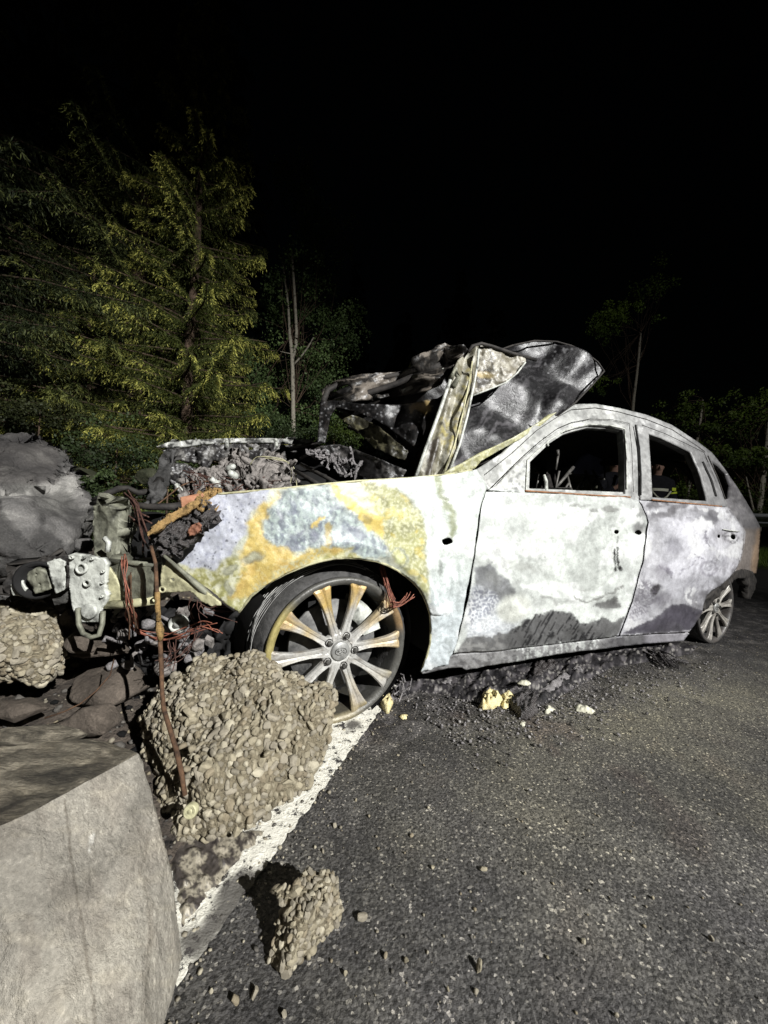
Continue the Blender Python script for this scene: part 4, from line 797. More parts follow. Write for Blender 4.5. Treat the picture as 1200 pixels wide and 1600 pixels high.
wires('burnt_wires', [[D(240, 792, 1.5), D(262, 775, 1.6), D(285, 757, 1.7), D(305, 750, 1.75), D(345, 752, 1.8)]], .0035, M['rust'], car, .004, 1, 8, .001)
# ash covered twigs of melted wiring beside the bonnet
b = MB()
for k in range(34):
    x = g.uniform(492, 560); y = 712 + (x - 492) * .45 + g.uniform(-8, 12); p = D(x, y, 1.85); q = p + np.array([g.uniform(-.06, .06), g.uniform(-.03, .03), g.uniform(.0, .07)]); b.tube([p, (p + q) / 2 + np.array([g.uniform(-.012, .012)] * 3), q], [.007, .0045, .003], 5)
    for j in range(2):
        q2 = q + np.array([g.uniform(-.02, .02), 0, g.uniform(-.015, .03)]); b.tube([q, q2], [.0045, .006], 5)
b.build('ash_clumps', M['ash'], car, False, None, 'stuff')
for a, c_ in (((460, 735, 1.9), (500, 758, 1.75)), ((470, 725, 2.0), (530, 757, 1.75)), ((500, 700, 2.1), (470, 716, 2.3)), ((455, 700, 2.5), (505, 690, 2.3))):
    MB().tube([D(*a), D(*c_)], .010, 6).build('stay_bar', M['inner'], car, True)
panel('bay_cross_panel', [(455, 716), (500, 700), (560, 716), (640, 745), (650, 756), (440, 775), (452, 745)], depth_surf([(455, 720, 2.6), (560, 716, 2.5), (640, 750, 1.95), (450, 770, 2.0)]), M['black'], car, (), 5, None, .01, lambda x, y: .03 * fbm(x, y, 30, 331))
# left end of the far wing, radiator support, crash boxes
panel('bent_wing_end', [(262, 702), (274, 704), (268, 730), (262, 760), (254, 780), (238, 792), (224, 788), (236, 770), (232, 752), (246, 736), (250, 716)], depth_surf([(262, 702, 2.3), (235, 790, 1.6)]), M['tyre'], car, (), 2.6, None, .01, lambda x, y: .03 * fbm(x, y, 16, 341))
MB().tube([D(143, 787, 1.45), D(158, 784, 1.42), D(190, 784, 1.42), D(230, 792, 1.4), D(270, 792, 1.4), D(300, 786, 1.5)], [.008, .011, .010, .012, .014, .012], 8).build('radiator_support', M['inner'], car, True)
MB().tube([D(145, 782, 1.5), D(165, 772, 1.5), D(185, 764, 1.55), D(200, 762, 1.6), D(215, 770, 1.6), D(235, 768, 1.7), D(250, 750, 1.8)], [.008, .012, .014, .010, .012, .016, .02], 7).build('torn_bracket', M['inner'], car, True)
wires('burnt_wires', [[D(195, 768, 1.45), D(208, 782, 1.38), D(216, 800, 1.3), D(224, 830, 1.2), D(232, 848, 1.1)], [D(170, 786, 1.4), D(200, 800, 1.4), D(225, 815, 1.3)]], .003, M['copper_dark'], car, .008, 6, 9, .014)
def boxsheet(name, pts, d, mat, parent, thick, amp=.006, s=10, step=2.6, holes=(), label=None, seed=0):
    return panel(name, pts, depth_surf([(x, y, d if not callable(d) else d(x, y)) for x, y in pts]), mat, parent, holes, step, None, thick, lambda x, y: amp * fbm(x, y, s, 350 + seed, 4) + amp * .6 * fbm(x, y, s * 3, 351 + seed, 2), label)
boxsheet('crash_box', [(146, 791), (160, 789), (178, 794), (187, 806), (186, 836), (184, 858), (176, 870), (150, 872), (147, 850), (145, 820)], lambda x, y: 1.24 + abs(x - 166) * .002, M['beam'], car, .09, .006, 22, seed=1)
MB().tube([D(163, 840, 1.2), D(170, 848, 1.2), D(168, 862, 1.2)], .008, 6).build('crash_box_rib', M['bracket'], car, True)
panel('radiator_panel', [(186, 800), (300, 800), (262, 830), (240, 850), (238, 885), (186, 880)], depth_surf([(186, 800, 1.5), (240, 880, 1.35)]), M['black'], car, (), 6, None, .01, lambda x, y: .03 * fbm(x, y, 25, 361))
bm_ = boxsheet('bumper_beam', [(163, 874), (200, 877), (244, 882), (250, 900), (252, 925), (244, 940), (200, 945), (176, 948), (163, 945)], lambda x, y: 1.10 - .0006 * (x - 163), M['beam'], car, .06, .004, 26, label='bent bumper beam with an ashen bracket at its end', seed=2)
MB().tube([D(163, 945, 1.08), D(200, 944, 1.07), D(246, 937, 1.05)], .012, 8).build('beam_flange', M['yellowed'], bm_, True)
MB().tube([D(163, 876, 1.1), D(200, 879, 1.08), D(244, 883, 1.05)], .007, 8).build('beam_flange', M['beam'], bm_, True)
boxsheet('beam_gusset', [(164, 880), (172, 886), (182, 905), (192, 925), (196, 943), (164, 945)], 1.075, M['yellowed'], bm_, .008, .003, 20, seed=3)
circ = lambda cx, cy, r, n=9, ky=1.: [(cx + r * math.cos(a), cy + ky * r * math.sin(a)) for a in np.linspace(0, 2 * math.pi, n + 1)[:-1]]
bk = boxsheet('end_bracket', [(106, 868), (114, 865), (130, 868), (163, 873), (167, 880), (164, 900), (163, 922), (168, 930), (164, 942), (158, 950), (156, 972), (122, 972), (112, 945), (108, 915), (108, 890)], 1.06, M['bracket'], bm_, .02, .0022, 16, 2., [circ(136, 911, 2.6)], 'pale ashen end bracket with a round hole', 4)
for cx, cy, r in ((131, 871, .004), (144, 873, .004), (112, 871, .005), (161, 893, .004), (160, 910, .004), (159, 932, .004), (136, 911, .010), (127, 888, .016)):
    MB().lathe(D(cx, cy, 1.052), -F_W, R_W, [(r, -.004), (r, .003), (r * .75, .004), (r * .62, 0)], 16).build('bolt_boss', M['bracket'], bk, True)
MB().lathe(D(139, 955, 1.05), -F_W, R_W, [(.021, -.004), (.021, .003), (.017, .004), (.0, .002)], 20).build('bolt_boss', M['bracket'], bk, True)
MB().tube([D(122, 950, 1.05), D(123, 975, 1.05), D(130, 990, 1.04), D(143, 996, 1.04), D(155, 992, 1.04), D(160, 975, 1.05), D(161, 955, 1.05)], .0065, 8).build('tow_loop', M['beam'], bk, True)
fb = boxsheet('fender_bracket', [(254, 871), (266, 878), (290, 897), (318, 920), (344, 941), (345, 946), (330, 947), (315, 940), (303, 928), (295, 924), (268, 926), (250, 925), (251, 900)], lambda x, y: 1.0 - .0002 * (x - 250), M['yellowed'], car, .006, .003, 14, 2.2, [circ(269, 906, 2.8)], 'yellowed triangular bracket with one hole', 5)
MB().lathe(D(254, 921, .985), -F_W, R_W, [(.009, -.003), (.009, .003), (.0065, .004), (.005, 0)], 16).build('bolt_boss', M['yellowed'], fb, True)
MB().tube([D(256, 868, .985), D(285, 893, .985), D(315, 920, .99), D(342, 943, 1.0)], [.004, .006, .009, .006], 8).build('bracket_tube', M['beam'], fb, True)
# torn lamp pod at the far left
pod = boxsheet('fog_lamp_housing', [(5, 912), (12, 896), (30, 884), (62, 874), (80, 868), (100, 870), (102, 900), (98, 915), (84, 930), (60, 940), (28, 936), (10, 926)], lambda x, y: 1.22 + .001 * (x - 50), M['inner'], car, .05, .008, 14, seed=6, label='crushed dark lamp pod with a pale flap')
MB().lathe(D(62, 905, 1.17), -F_W + .4 * R_W, R_W, [(.055, 0), (.058, .02), (.05, .025), (.042, .0), (.0, -.01)], 24).build('lamp_bowl', M['black'], pod, True)
boxsheet('lamp_bracket', [(44, 893), (58, 888), (68, 892), (78, 905), (80, 920), (66, 925), (55, 928), (46, 915), (42, 903)], 1.13, M['beam'], pod, .012, .005, 10, seed=7, holes=[circ(57, 898, 2.2, 7), circ(62, 913, 2.2, 7)])
boxsheet('lamp_flap', [(74, 878), (92, 873), (100, 878), (104, 900), (100, 922), (86, 928), (80, 905)], 1.11, M['bracket'], pod, .006, .003, 14, seed=8)
boxsheet('lamp_flap', [(14, 915), (30, 905), (42, 920), (34, 932), (18, 930)], 1.15, M['bracket'], pod, .006, .004, 10, seed=9)
# copper loom over the beam and hanging below it
wires('copper_strands', [[D(194, 868, 1.08), D(195, 885, 1.06), D(196, 905, 1.05), D(200, 925, 1.05), D(205, 950, 1.06)]], .0013, M['copper'], car, .004, 6, 10, .010)
wires('copper_strands', [[D(205, 950, 1.06), D(206, 968, 1.08), D(214, 985, 1.1), D(232, 995, 1.12), D(255, 1000, 1.12), D(285, 994, 1.12), D(308, 982, 1.12), D(325, 977, 1.13), D(340, 985, 1.13)]], .0015, M['copper'], car, .009, 7, 11, .010)
wires('burnt_wires', [[D(205, 900, 1.05), D(202, 930, 1.05), D(208, 960, 1.05), D(212, 990, 1.08)]], .002, M['rust'], car, .006, 5, 12, .012)
wires('thin_wire', [[D(310, 980, 1.1), D(300, 1000, 1.1), D(285, 1020, 1.1), D(262, 1030, 1.08)], [D(270, 1000, 1.1), D(275, 1020, 1.08), D(262, 1035, 1.05)], [D(318, 950, 1.2), D(340, 955, 1.2), D(370, 952, 1.2)], [D(308, 940, 1.1), D(303, 955, 1.1), D(313, 972, 1.1)]], .0011, M['copper_dark'], car, .01, 6, 13, .016)
# lower engine wreckage
boxsheet('subframe', [(166, 950), (330, 950), (372, 960), (400, 985), (404, 1030), (360, 1045), (300, 1060), (210, 1050), (180, 1010), (160, 975)], lambda x, y: 1.32, M['black'], car, .05, .04, 16, 4., seed=10)
for k in range(46):
    x = g.uniform(172, 330); y = g.uniform(952, 1045); r = g.uniform(.006, .02); b = MB(); p = D(x, y, g.uniform(1.16, 1.27)); ax = np.array([g.uniform(-1, 1), g.uniform(-1, -.1), g.uniform(-.6, 1)]); ax /= np.linalg.norm(ax)
    if k % 3 == 0: b.lathe(p, ax, (1, .1, .2), [(r, 0), (r * 1.1, .02), (r * .8, .03), (0, .03)], 10)
    elif k % 3 == 1: b.box(p, (r, 0, g.uniform(-.5, .5) * r), (0, r * .7, .004), (0, -.003, r * g.uniform(.3, 1.2)))
    else: b.tube([p, p + ax * .05, p + ax * .07 + np.array([.02, 0, -.02])], r * .4, 6)
    b.build('engine_part', M['engine'] if k % 2 else M['ash'], eng, k % 3 != 1)
pl = MB(); pl.lathe(D(276, 976, 1.13), -F_W, R_W, [(.026, -.02), (.026, 0), (.021, .002), (.019, -.006), (.010, -.006), (.008, .004), (0, .004)], 24); pl.build('pulley', M['bracket'], eng, True)
for a in range(4): MB().lathe(D(276 + 8 * math.cos(a * 1.57 + .5), 976 + 8 * math.sin(a * 1.57 + .5), 1.128), -F_W, R_W, [(.004, 0), (.004, .003), (0, .003)], 8).build('pulley_bolt', M['black'], pl) if False else None
# charred headlamp lying across the wing's nose
hlb = empty('burnt_headlamp', D(290, 820, 1.0), 'charred headlamp with amber and pink plastic edge, lying on the nose of the near fender', 'headlamp')
hs = lambda dz: depth_surf([(232, 838, 1.02 + dz), (345, 770, 1.22 + dz), (300, 800, 1.1 + dz), (258, 862, 1.02 + dz)])
panel('char_mass', [(240, 836), (260, 822), (290, 800), (318, 778), (338, 768), (352, 792), (340, 806), (310, 828), (282, 845), (270, 862), (256, 866), (244, 850)], hs(-.015), M['char'], hlb, (), 2., None, .03, lambda x, y: .022 * fbm(x, y, 9, 371, 3) + .012 * (.5 - cell(x, y, 6, 5)[0]), None, True)
panel('amber_rim', [(236, 824), (262, 806), (300, 783), (312, 779), (316, 784), (300, 796), (270, 814), (244, 832)], hs(-.04), M['amber'], hlb, (), 2.2, None, .012, lambda x, y: .004 * fbm(x, y, 8, 372))
panel('amber_rim', [(229, 832), (247, 820), (250, 824), (247, 828), (240, 832), (232, 838)], hs(-.045), M['amber'], hlb, (), 2., None, .01, lambda x, y: .004 * fbm(x, y, 6, 373))
panel('pink_lens_frame', [(281, 777), (300, 773), (322, 769), (318, 776), (300, 784), (284, 794)], hs(-.03), M['pink'], hlb, (), 2.2, None, .006)
panel('amber_reflector', [(314, 771), (326, 764), (340, 763), (347, 778), (356, 794), (345, 799), (330, 797), (316, 792), (310, 784)], hs(-.03), M['amber'], hlb, (), 1.8, None, .012, lambda x, y: .018 * fbm(x, y, 7, 374, 2) + .014 * (.5 - cell(x, y, 5, 8)[0]))
panel('pink_shard', [(294, 825), (305, 817), (316, 820), (312, 830), (298, 836)], hs(-.05), simple('brown_shard', lin(90, 58, 44), lin(160, 110, 86), 40, .7, .6, .004), hlb, (), 2., None, .008, lambda x, y: .008 * fbm(x, y, 7, 375))
# a few soot flakes fallen on the fender skin are part of its scorch map
# gearbox / sump mass under the sill side of the wheel: scorched tyre remains behind the wheel
b = MB()
for k in range(26):
    a = g.uniform(-.9, .1); p = C(tF + .30 + g.uniform(-.03, .05), g.uniform(.06, .2), abs(g.gauss(.03, .05))); q = p + np.array([g.uniform(-.03, .03), g.uniform(-.03, .03), g.uniform(.0, .07)]); b.tube([p, (p + q) / 2 + .008, q], [.004, .002, .0015], 4)
b.build('frayed_cables', M['ash'], car, False, None, 'stuff')
boxsheet('tyre_remains', [(330, 950), (372, 957), (400, 935), (400, 1030), (380, 1050), (330, 1060), (300, 1030)], lambda x, y: 1.42, M['tyre'], car, .05, .02, 14, 4., seed=11)

KC = 1.

# ================================================================== GROUND
def asphalt():
    m, n, p = new_mat('asphalt'); P = coords(n)
    a = noise_node(n, 420, 3, .6, P); b = noise_node(n, 3.2, 6, .6, P); v = NN(n, 'ShaderNodeTexVoronoi'); v.inputs['Scale'].default_value = 210; n.links.new(P, v.inputs['Vector'])
    base = ramp(n, b.outputs[0], [(.3, lin(70, 68, 70)), (.5, lin(88, 86, 84)), (.7, lin(104, 101, 95))])
    sc_ = NN(n, 'ShaderNodeSeparateColor'); n.links.new(v.outputs['Color'], sc_.inputs[0]); sp = ramp(n, sc_.outputs[0], [(.0, (.22, .22, .22)), (.45, (.5, .5, .5)), (.8, (.8, .8, .8)), (.93, (.95, .95, .93)), (.96, (1.5, 1.48, 1.4)), (1., (3., 2.95, 2.75))])
    c = mix(n, 1., base.outputs[0], sp.outputs[0], 'MULTIPLY')
    at = NN(n, 'ShaderNodeAttribute', attribute_name='paint'); c = mix(n, 1., c, at.outputs[0], 'MULTIPLY')
    n.links.new(c, p.inputs['Base Color']); p.inputs['Specular IOR Level'].default_value = .35
    r = ramp(n, b.outputs[0], [(.3, (.6,) * 3), (.7, (.85,) * 3)]); n.links.new(r.outputs[0], p.inputs['Roughness'])
    v2 = NN(n, 'ShaderNodeTexVoronoi'); v2.inputs['Scale'].default_value = 150; n.links.new(P, v2.inputs['Vector'])
    ad = NN(n, 'ShaderNodeMath', operation='SUBTRACT'); n.links.new(a.outputs[0], ad.inputs[0]); n.links.new(v2.outputs['Distance'], ad.inputs[1])
    bump(n, ad.outputs[0], .7, .004, p); return m
M['asphalt'] = asphalt()
M['soil'] = simple('sooty_soil', lin(24, 22, 22), lin(84, 76, 68), 14, .95, 1., .02, c3=lin(44, 40, 38), sc2=60)
M['forest_floor'] = simple('forest_floor', lin(22, 26, 12), lin(66, 74, 34), 5, .95, 1., .03, sc2=30)
EDIR = np.array([.345, .9386]); E0 = np.array([.0, 1.332])           # right edge of the painted line, running away from the viewer
ENR = np.array([-EDIR[1], EDIR[0]])                                    # towards the verge
def lat(X, Y): return (X - E0[0]) * ENR[0] + (Y - E0[1]) * ENR[1]     # metres left of the line's right edge
def lon(X, Y): return (X - E0[0]) * EDIR[0] + (Y - E0[1]) * EDIR[1]
# road: one sheet, fine near the viewer
def sheet(name, xs, ys, zf, mat, paint=None, keep=None, kind='structure', thick=0):
    X, Y = np.meshgrid(xs, ys); Zs = zf(X, Y); V = np.stack([X, Y, Zs], -1).reshape(-1, 3); nx = len(xs)
    i = (np.arange(len(ys) - 1)[:, None] * nx + np.arange(nx - 1)[None]).ravel(); F = np.stack([i, i + 1, i + 1 + nx, i + nx], 1)
    if keep is not None:
        c = V[F].mean(1); F = F[keep(c[:, 0], c[:, 1])]
    o = mk(name, V, F, mat, None, True, {'paint': paint(V[:, 0], V[:, 1])} if paint else None); return tag(o, kind=kind)
def road_paint(X, Y):
    px, py = to_px(np.stack([X, Y, 0 * X], -1)); c = np.ones((len(X), 3))
    n = fbm(X, Y, .5, 401, 5); c = c * (1.25 + .55 * n[:, None]); c = c * (1 - .45 * sst(X, .9, 2.4))[:, None]; st_ = fbm(X * .8 + Y, (Y - X) * .5, .22, 407, 5); c = c * (1 - .28 * sst(st_, .0, .4))[:, None]  # darker towards the right: beam fall-off put into the asphalt colour
    front = (Y > .3) & (Y < 6)
    # dark burnt ground along the car; brighter olive tone in front of it
    s = (np.stack([X, Y, 0 * X], -1) - A0) @ L_; w = (np.stack([X, Y, 0 * X], -1) - A0) @ W_
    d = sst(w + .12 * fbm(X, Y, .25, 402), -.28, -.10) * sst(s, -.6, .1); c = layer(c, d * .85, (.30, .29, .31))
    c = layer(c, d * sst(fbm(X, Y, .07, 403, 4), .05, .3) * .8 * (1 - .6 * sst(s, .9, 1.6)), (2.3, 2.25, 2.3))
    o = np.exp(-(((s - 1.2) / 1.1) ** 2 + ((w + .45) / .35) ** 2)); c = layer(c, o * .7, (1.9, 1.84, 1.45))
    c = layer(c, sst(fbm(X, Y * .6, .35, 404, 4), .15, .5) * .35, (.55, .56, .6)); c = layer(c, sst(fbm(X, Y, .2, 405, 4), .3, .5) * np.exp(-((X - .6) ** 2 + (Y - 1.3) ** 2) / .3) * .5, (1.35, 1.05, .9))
    return c
xs = np.concatenate([np.linspace(-60, -3, 14), np.arange(-2.6, 4.4, .03), np.linspace(4.6, 60, 24)]); ys = np.concatenate([np.linspace(-14, -.4, 10), np.arange(-.2, 4.6, .03), np.linspace(4.9, 60, 24)])
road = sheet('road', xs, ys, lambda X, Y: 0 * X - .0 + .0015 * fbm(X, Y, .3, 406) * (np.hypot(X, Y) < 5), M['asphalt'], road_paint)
far_ground = sheet('ground', np.linspace(-160, 160, 41), np.linspace(-60, 220, 36), lambda X, Y: -.25 + 0 * X, M['forest_floor'])
# painted edge line, worn through
mm, n, p = new_mat('worn_road_paint'); P_ = coords(n); a = noise_node(n, 34, 6, .75, P_); at = NN(n, 'ShaderNodeAttribute', attribute_name='paint')
r = ramp(n, a.outputs[0], [(.40, lin(50, 48, 48)), (.45, lin(222, 219, 206)), (.8, lin(240, 237, 225))]); c_ = mix(n, at.outputs[0], lin(60, 56, 54), r.outputs[0]); n.links.new(c_, p.inputs['Base Color']); p.inputs['Roughness'].default_value = .85
b2 = noise_node(n, 110, 4, .7, P_); bump(n, b2.outputs[0], .9, .006, p); M['line'] = mm
S, T = np.meshgrid(np.arange(-1.9, .32, .008), np.arange(0, .171, .008), indexing='ij'); T2 = T + .006 * fbm(S * 1, T * 0 + .3, .03, 411) * (T < .02) + .012 * fbm(S, T, .05, 412) * (T > .15)
XY = E0 + S[..., None] * EDIR + T2[..., None] * ENR; V = np.concatenate([XY, (.004 + .0035 * np.clip(fbm(XY[..., 0], XY[..., 1], .03, 413), 0, 1))[..., None]], -1).reshape(-1, 3)
nx = S.shape[1]; i = (np.arange(S.shape[0] - 1)[:, None] * nx + np.arange(nx - 1)[None]).ravel(); F = np.stack([i, i + nx, i + nx + 1, i + 1], 1)
Sf, Tf = S.ravel(), T.ravel(); wear = np.clip(.95 - .85 * sst(fbm(Sf * 6, Tf * 6, 1, 414, 4) + .25 * sst(-Sf, .40, .8) + .4 * sst(Tf, .05, .17) * sst(-Sf, .25, .5) - .3, 0, .35) + 0, 0, 1)
Vc = V[F].mean(1); 
tag(mk('edge_line', V, F, M['line'], None, True, {'paint': np.repeat(wear[:, None], 3, 1)}), kind='structure')
# verge: dark heap of soil and rubble left of the line
def vz(X, Y):
    l = lat(X, Y); r = sst(l, .17, .5); s_ = lon(X, Y)
    base = .012 + r * (.05 + .05 * fbm(X, Y, .5, 421, 4) + .02 * fbm(X, Y, .09, 422, 4))
    return base - .03 * (1 - sst(l, .15, .2)) + .10 * r * sst(l, .8, 2.2) + .35 * sst(l, 2.5, 6) + .1 * sst(l, 4, 8) * fbm(X, Y, 2.5, 424)
verge = sheet('verge', np.concatenate([np.linspace(-30, -3.5, 40), np.arange(-3.4, .6, .022), np.linspace(.7, 8, 40)]), np.concatenate([np.linspace(-3, .1, 20), np.arange(.15, 3.6, .022), np.linspace(3.8, 26, 70)]), vz, M['soil'], None, lambda X, Y: (lat(X, Y) > .15) & ((Y < 9) | (X < 2)))

# ================================================================== ROCKS
def rock_mat(name, c1, c2, c3, scale=4., b=.8, layers=False):
    m, n, p = new_mat(name); tc = NN(n, 'ShaderNodeTexCoord').outputs['Object']; vec = tc
    if layers:
        mp = NN(n, 'ShaderNodeMapping'); n.links.new(tc, mp.inputs[0]); mp.inputs['Scale'].default_value = (1.2, 3.0, 9); mp.inputs['Rotation'].default_value = (.15, -.1, .3); vec = mp.outputs[0]
    a = noise_node(n, scale, 8, .62, vec, .6); r = ramp(n, a.outputs[0], [(.32, c1), (.5, c2), (.68, c3)])
    s2 = noise_node(n, 160, 3, .7, tc); r2 = ramp(n, s2.outputs[0], [(.35, (.78, .78, .78)), (.6, (1.05, 1.05, 1.05)), (.74, (1.5, 1.5, 1.5))]); c = mix(n, 1., r.outputs[0], r2.outputs[0], 'MULTIPLY')
    at = NN(n, 'ShaderNodeAttribute', attribute_name='paint'); c = mix(n, 1., c, at.outputs[0], 'MULTIPLY')
    n.links.new(c, p.inputs['Base Color']); p.inputs['Roughness'].default_value = .82; p.inputs['Specular IOR Level'].default_value = .3
    s3 = noise_node(n, scale * 5, 8, .7, vec); bump(n, s3.outputs[0], b, .02, p); return m
M['granite'] = rock_mat('pale_gneiss', lin(112, 108, 100), lin(146, 141, 131), lin(172, 166, 153), 5., .9)
M['slate'] = rock_mat('dark_layered_rock', lin(66, 62, 55), lin(122, 115, 101), lin(190, 180, 160), 8., 1., True)
M['boulder'] = rock_mat('grey_boulder', lin(58, 57, 57), lin(88, 86, 84), lin(140, 138, 133), 3.2, 1.)
M['moss'] = rock_mat('mossy_rock', lin(30, 34, 20), lin(54, 56, 40), lin(96, 94, 82), 5., .9)
M['brown_stone'] = rock_mat('brown_stone', lin(58, 52, 46), lin(84, 76, 68), lin(110, 100, 90), 5., .8)
def hull_rock(name, pts, mat, label, cat='boulder', amp=.02, cuts=5, seed=0, crease=.012, group=None, mats=None, face_mat=None, paint=None, fine=.003, post=None, chip=0., facet=0., shrink=0., crust=0.):
    bm = bmesh.new()
    for p in pts: bm.verts.new(Vector([float(q) for q in p]))
    bmesh.ops.convex_hull(bm, input=bm.verts); 
    loose = [v for v in bm.verts if not v.link_faces]; bmesh.ops.delete(bm, geom=loose, context='VERTS')
    bmesh.ops.recalc_face_normals(bm, faces=bm.faces)
    if crease: bmesh.ops.bevel(bm, geom=list(bm.edges), offset=crease, segments=1, affect='EDGES', clamp_overlap=True)
    bmesh.ops.triangulate(bm, faces=bm.faces)
    if face_mat:
        for f in bm.faces: f.material_index = face_mat(np.array(f.calc_center_median()), np.array(f.normal))
    for _ in range(cuts):
        es = [e for e in bm.edges if e.calc_length() > post] if post else list(bm.edges)
        if not es: break
        bmesh.ops.subdivide_edges(bm, edges=es, cuts=1); bmesh.ops.triangulate(bm, faces=[f for f in bm.faces if len(f.verts) > 3])
    bm.normal_update(); off = Vector((seed * 3.7, seed * 1.3, seed * 2.1))
    nv = {}
    for v in bm.verts:
        q = v.co + off
        d = amp * (mnoise.fractal(q * 3, 1, 2, 4) ) + amp * .5 * abs(mnoise.noise(q * 11)) - chip * max(0, mnoise.noise(q * 6 + Vector((9, 9, 9))) - .15) + fine * mnoise.fractal(q * 40, 1, 2, 3)
        if facet: d += facet * (mnoise.voronoi(q * 2.6)[0][0] - .35) + facet * .15 * (mnoise.voronoi(q * 7)[0][0] - .3)
        if crust: d += crust * (.6 - mnoise.voronoi(q * 62)[0][0]) * 1.3
        nv[v] = v.co + v.normal * (d - shrink)
    for v, c in nv.items(): v.co = c
    me = bpy.data.meshes.new(name); bm.to_mesh(me); bm.free()
    c = np.ones((len(me.vertices), 4), np.float32)
    if paint is not None:
        co = np.zeros(len(me.vertices) * 3, np.float32); me.vertices.foreach_get('co', co); c[:, :3] = paint(co.reshape(-1, 3))
    at = me.attributes.new('paint', 'FLOAT_COLOR', 'POINT'); at.data.foreach_set('color', c.ravel())
    for x in (mats or [mat]): me.materials.append(x)
    o = link(name, me, None, None, True); return tag(o, label, cat, group)
def G(x, y, z=0.): return at_z(float(x), float(y), z)
# big squared boulder at the viewer's feet
T_ = [D(215, 1177, .70), D(196, 1168, .76), D(160, 1158, .78), D(120, 1156, .75), D(60, 1160, .72), D(0, 1168, .70), D(-90, 1180, .70), D(-150, 1330, .50), D(-30, 1302, .51), D(50, 1267, .55), D(105, 1240, .60), D(160, 1208, .65)]
B_ = [G(284, 1497), G(277, 1530), G(262, 1560), G(240, 1600), G(225, 1660), G(160, 1900), G(-200, 1950), G(-400, 1500), G(-120, 1240), G(150, 1245), G(250, 1320)]
def bp(V):
    px, py = to_px(V); c = np.ones((len(V), 3)); c = layer(c, sst(fbm(px * 1.1, py * .5, 70, 433, 4), .0, .5) * .4, (.68, .64, .62)); c = layer(c, sst(fbm(px * .8, py * 1.6, 46, 434, 4), .1, .5) * .35, (1.25, 1.22, 1.15))
    c = layer(c, lm(px, py, [(104, 1252), (110, 1330), (118, 1390), (128, 1450), (142, 1530), (150, 1620)], 1.6, 2.2, 5, 26, 435) * .75, (.36, .33, .30)); c = layer(c, lm(px, py, [(232, 1300), (224, 1345), (219, 1368)], 2.5, 3, 4, 20, 436) * .5, (.5, .47, .44))
    c = layer(c, lm(px, py, [(222, 1375), (236, 1430), (232, 1500), (226, 1560), (236, 1600)], 4, 6, 8, 30, 437) * .5, (.55, .52, .48)); c = layer(c, lm(px, py, [(60, 1590), (140, 1500), (190, 1400), (215, 1290)], 14, 16, 12, 50, 438) * .3, (.6, .56, .52))
    w = np.maximum(em(px, py, 143, 1312, 4, 8, 15, .4, 2, 6), em(px, py, 146, 1304, 2.5, 3, 0, .4, 1, 5)); w = np.maximum(w, em(px, py, 140, 1328, 1.4, 4, 0, .4, 1, 5)); c = layer(c, w, (1.7, 1.75, 1.85)); return c
rk = hull_rock('squared_boulder', T_ + B_ + [D(208, 1195, .70), D(240, 1250, .68), D(262, 1330, .66), D(275, 1400, .65)], M['granite'], 'large pale squared boulder with a dark layered top, in the near bottom corner', amp=.006, cuts=9, seed=1, crease=.0015, post=.0048, fine=.0022, chip=.012, paint=bp,
               mats=[M['granite'], M['slate']], face_mat=lambda c, n_: 1 if n_[2] > .75 else 0)
# upper-left boulder against the crushed front
ul = [(-90, 690, 1.9), (0, 672, 2.1), (40, 669, 2.2), (74, 686, 2.2), (112, 704, 2.1), (124, 716, 2.0), (126, 745, 1.85), (146, 786, 1.75), (136, 805, 1.65), (108, 858, 1.55), (100, 884, 1.5), (40, 900, 1.42), (-80, 930, 1.35), (95, 740, 1.8), (70, 758, 1.65), (0, 765, 1.5), (-90, 770, 1.4), (60, 860, 1.4), (0, 800, 1.4), (-60, 860, 1.3), (90, 800, 1.6)]
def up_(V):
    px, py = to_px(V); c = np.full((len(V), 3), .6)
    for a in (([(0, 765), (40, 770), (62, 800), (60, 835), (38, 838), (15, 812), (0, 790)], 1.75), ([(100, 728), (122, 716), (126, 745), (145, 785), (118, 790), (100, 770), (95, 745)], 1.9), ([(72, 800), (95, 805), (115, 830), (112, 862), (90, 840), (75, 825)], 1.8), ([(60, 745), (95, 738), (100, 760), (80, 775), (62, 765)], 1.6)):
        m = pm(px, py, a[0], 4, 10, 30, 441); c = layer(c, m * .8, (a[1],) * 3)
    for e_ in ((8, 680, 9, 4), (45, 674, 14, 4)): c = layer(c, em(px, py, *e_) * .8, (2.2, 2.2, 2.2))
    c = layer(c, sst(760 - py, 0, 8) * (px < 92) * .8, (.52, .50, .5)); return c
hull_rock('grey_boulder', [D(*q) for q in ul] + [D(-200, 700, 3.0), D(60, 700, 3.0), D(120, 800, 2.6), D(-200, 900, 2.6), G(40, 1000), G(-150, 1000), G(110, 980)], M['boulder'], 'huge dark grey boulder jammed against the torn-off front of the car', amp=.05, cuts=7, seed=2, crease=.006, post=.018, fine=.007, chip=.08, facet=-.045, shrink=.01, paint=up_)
def small_rock(name, px, py, d, r, mat, label, cat='stone', sc=(1, 1, .7), seed=3, z=None, amp=.12, cuts=3, group=None, yaw=0, n=16):
    g_ = random.Random(seed); c = D(px, py, d)
    if z is not None: c = G(px, py, z)
    pts = []
    for _ in range(n):
        v = Vector((g_.gauss(0, 1), g_.gauss(0, 1), g_.gauss(0, 1))).normalized(); v = Matrix.Rotation(yaw, 3, 'Z') @ Vector((v.x * sc[0], v.y * sc[1], v.z * sc[2])); pts.append(c + np.array(v) * r)
    return hull_rock(name, pts, mat, label, cat, amp * r, cuts, seed, r * .10, group, fine=r * .02)
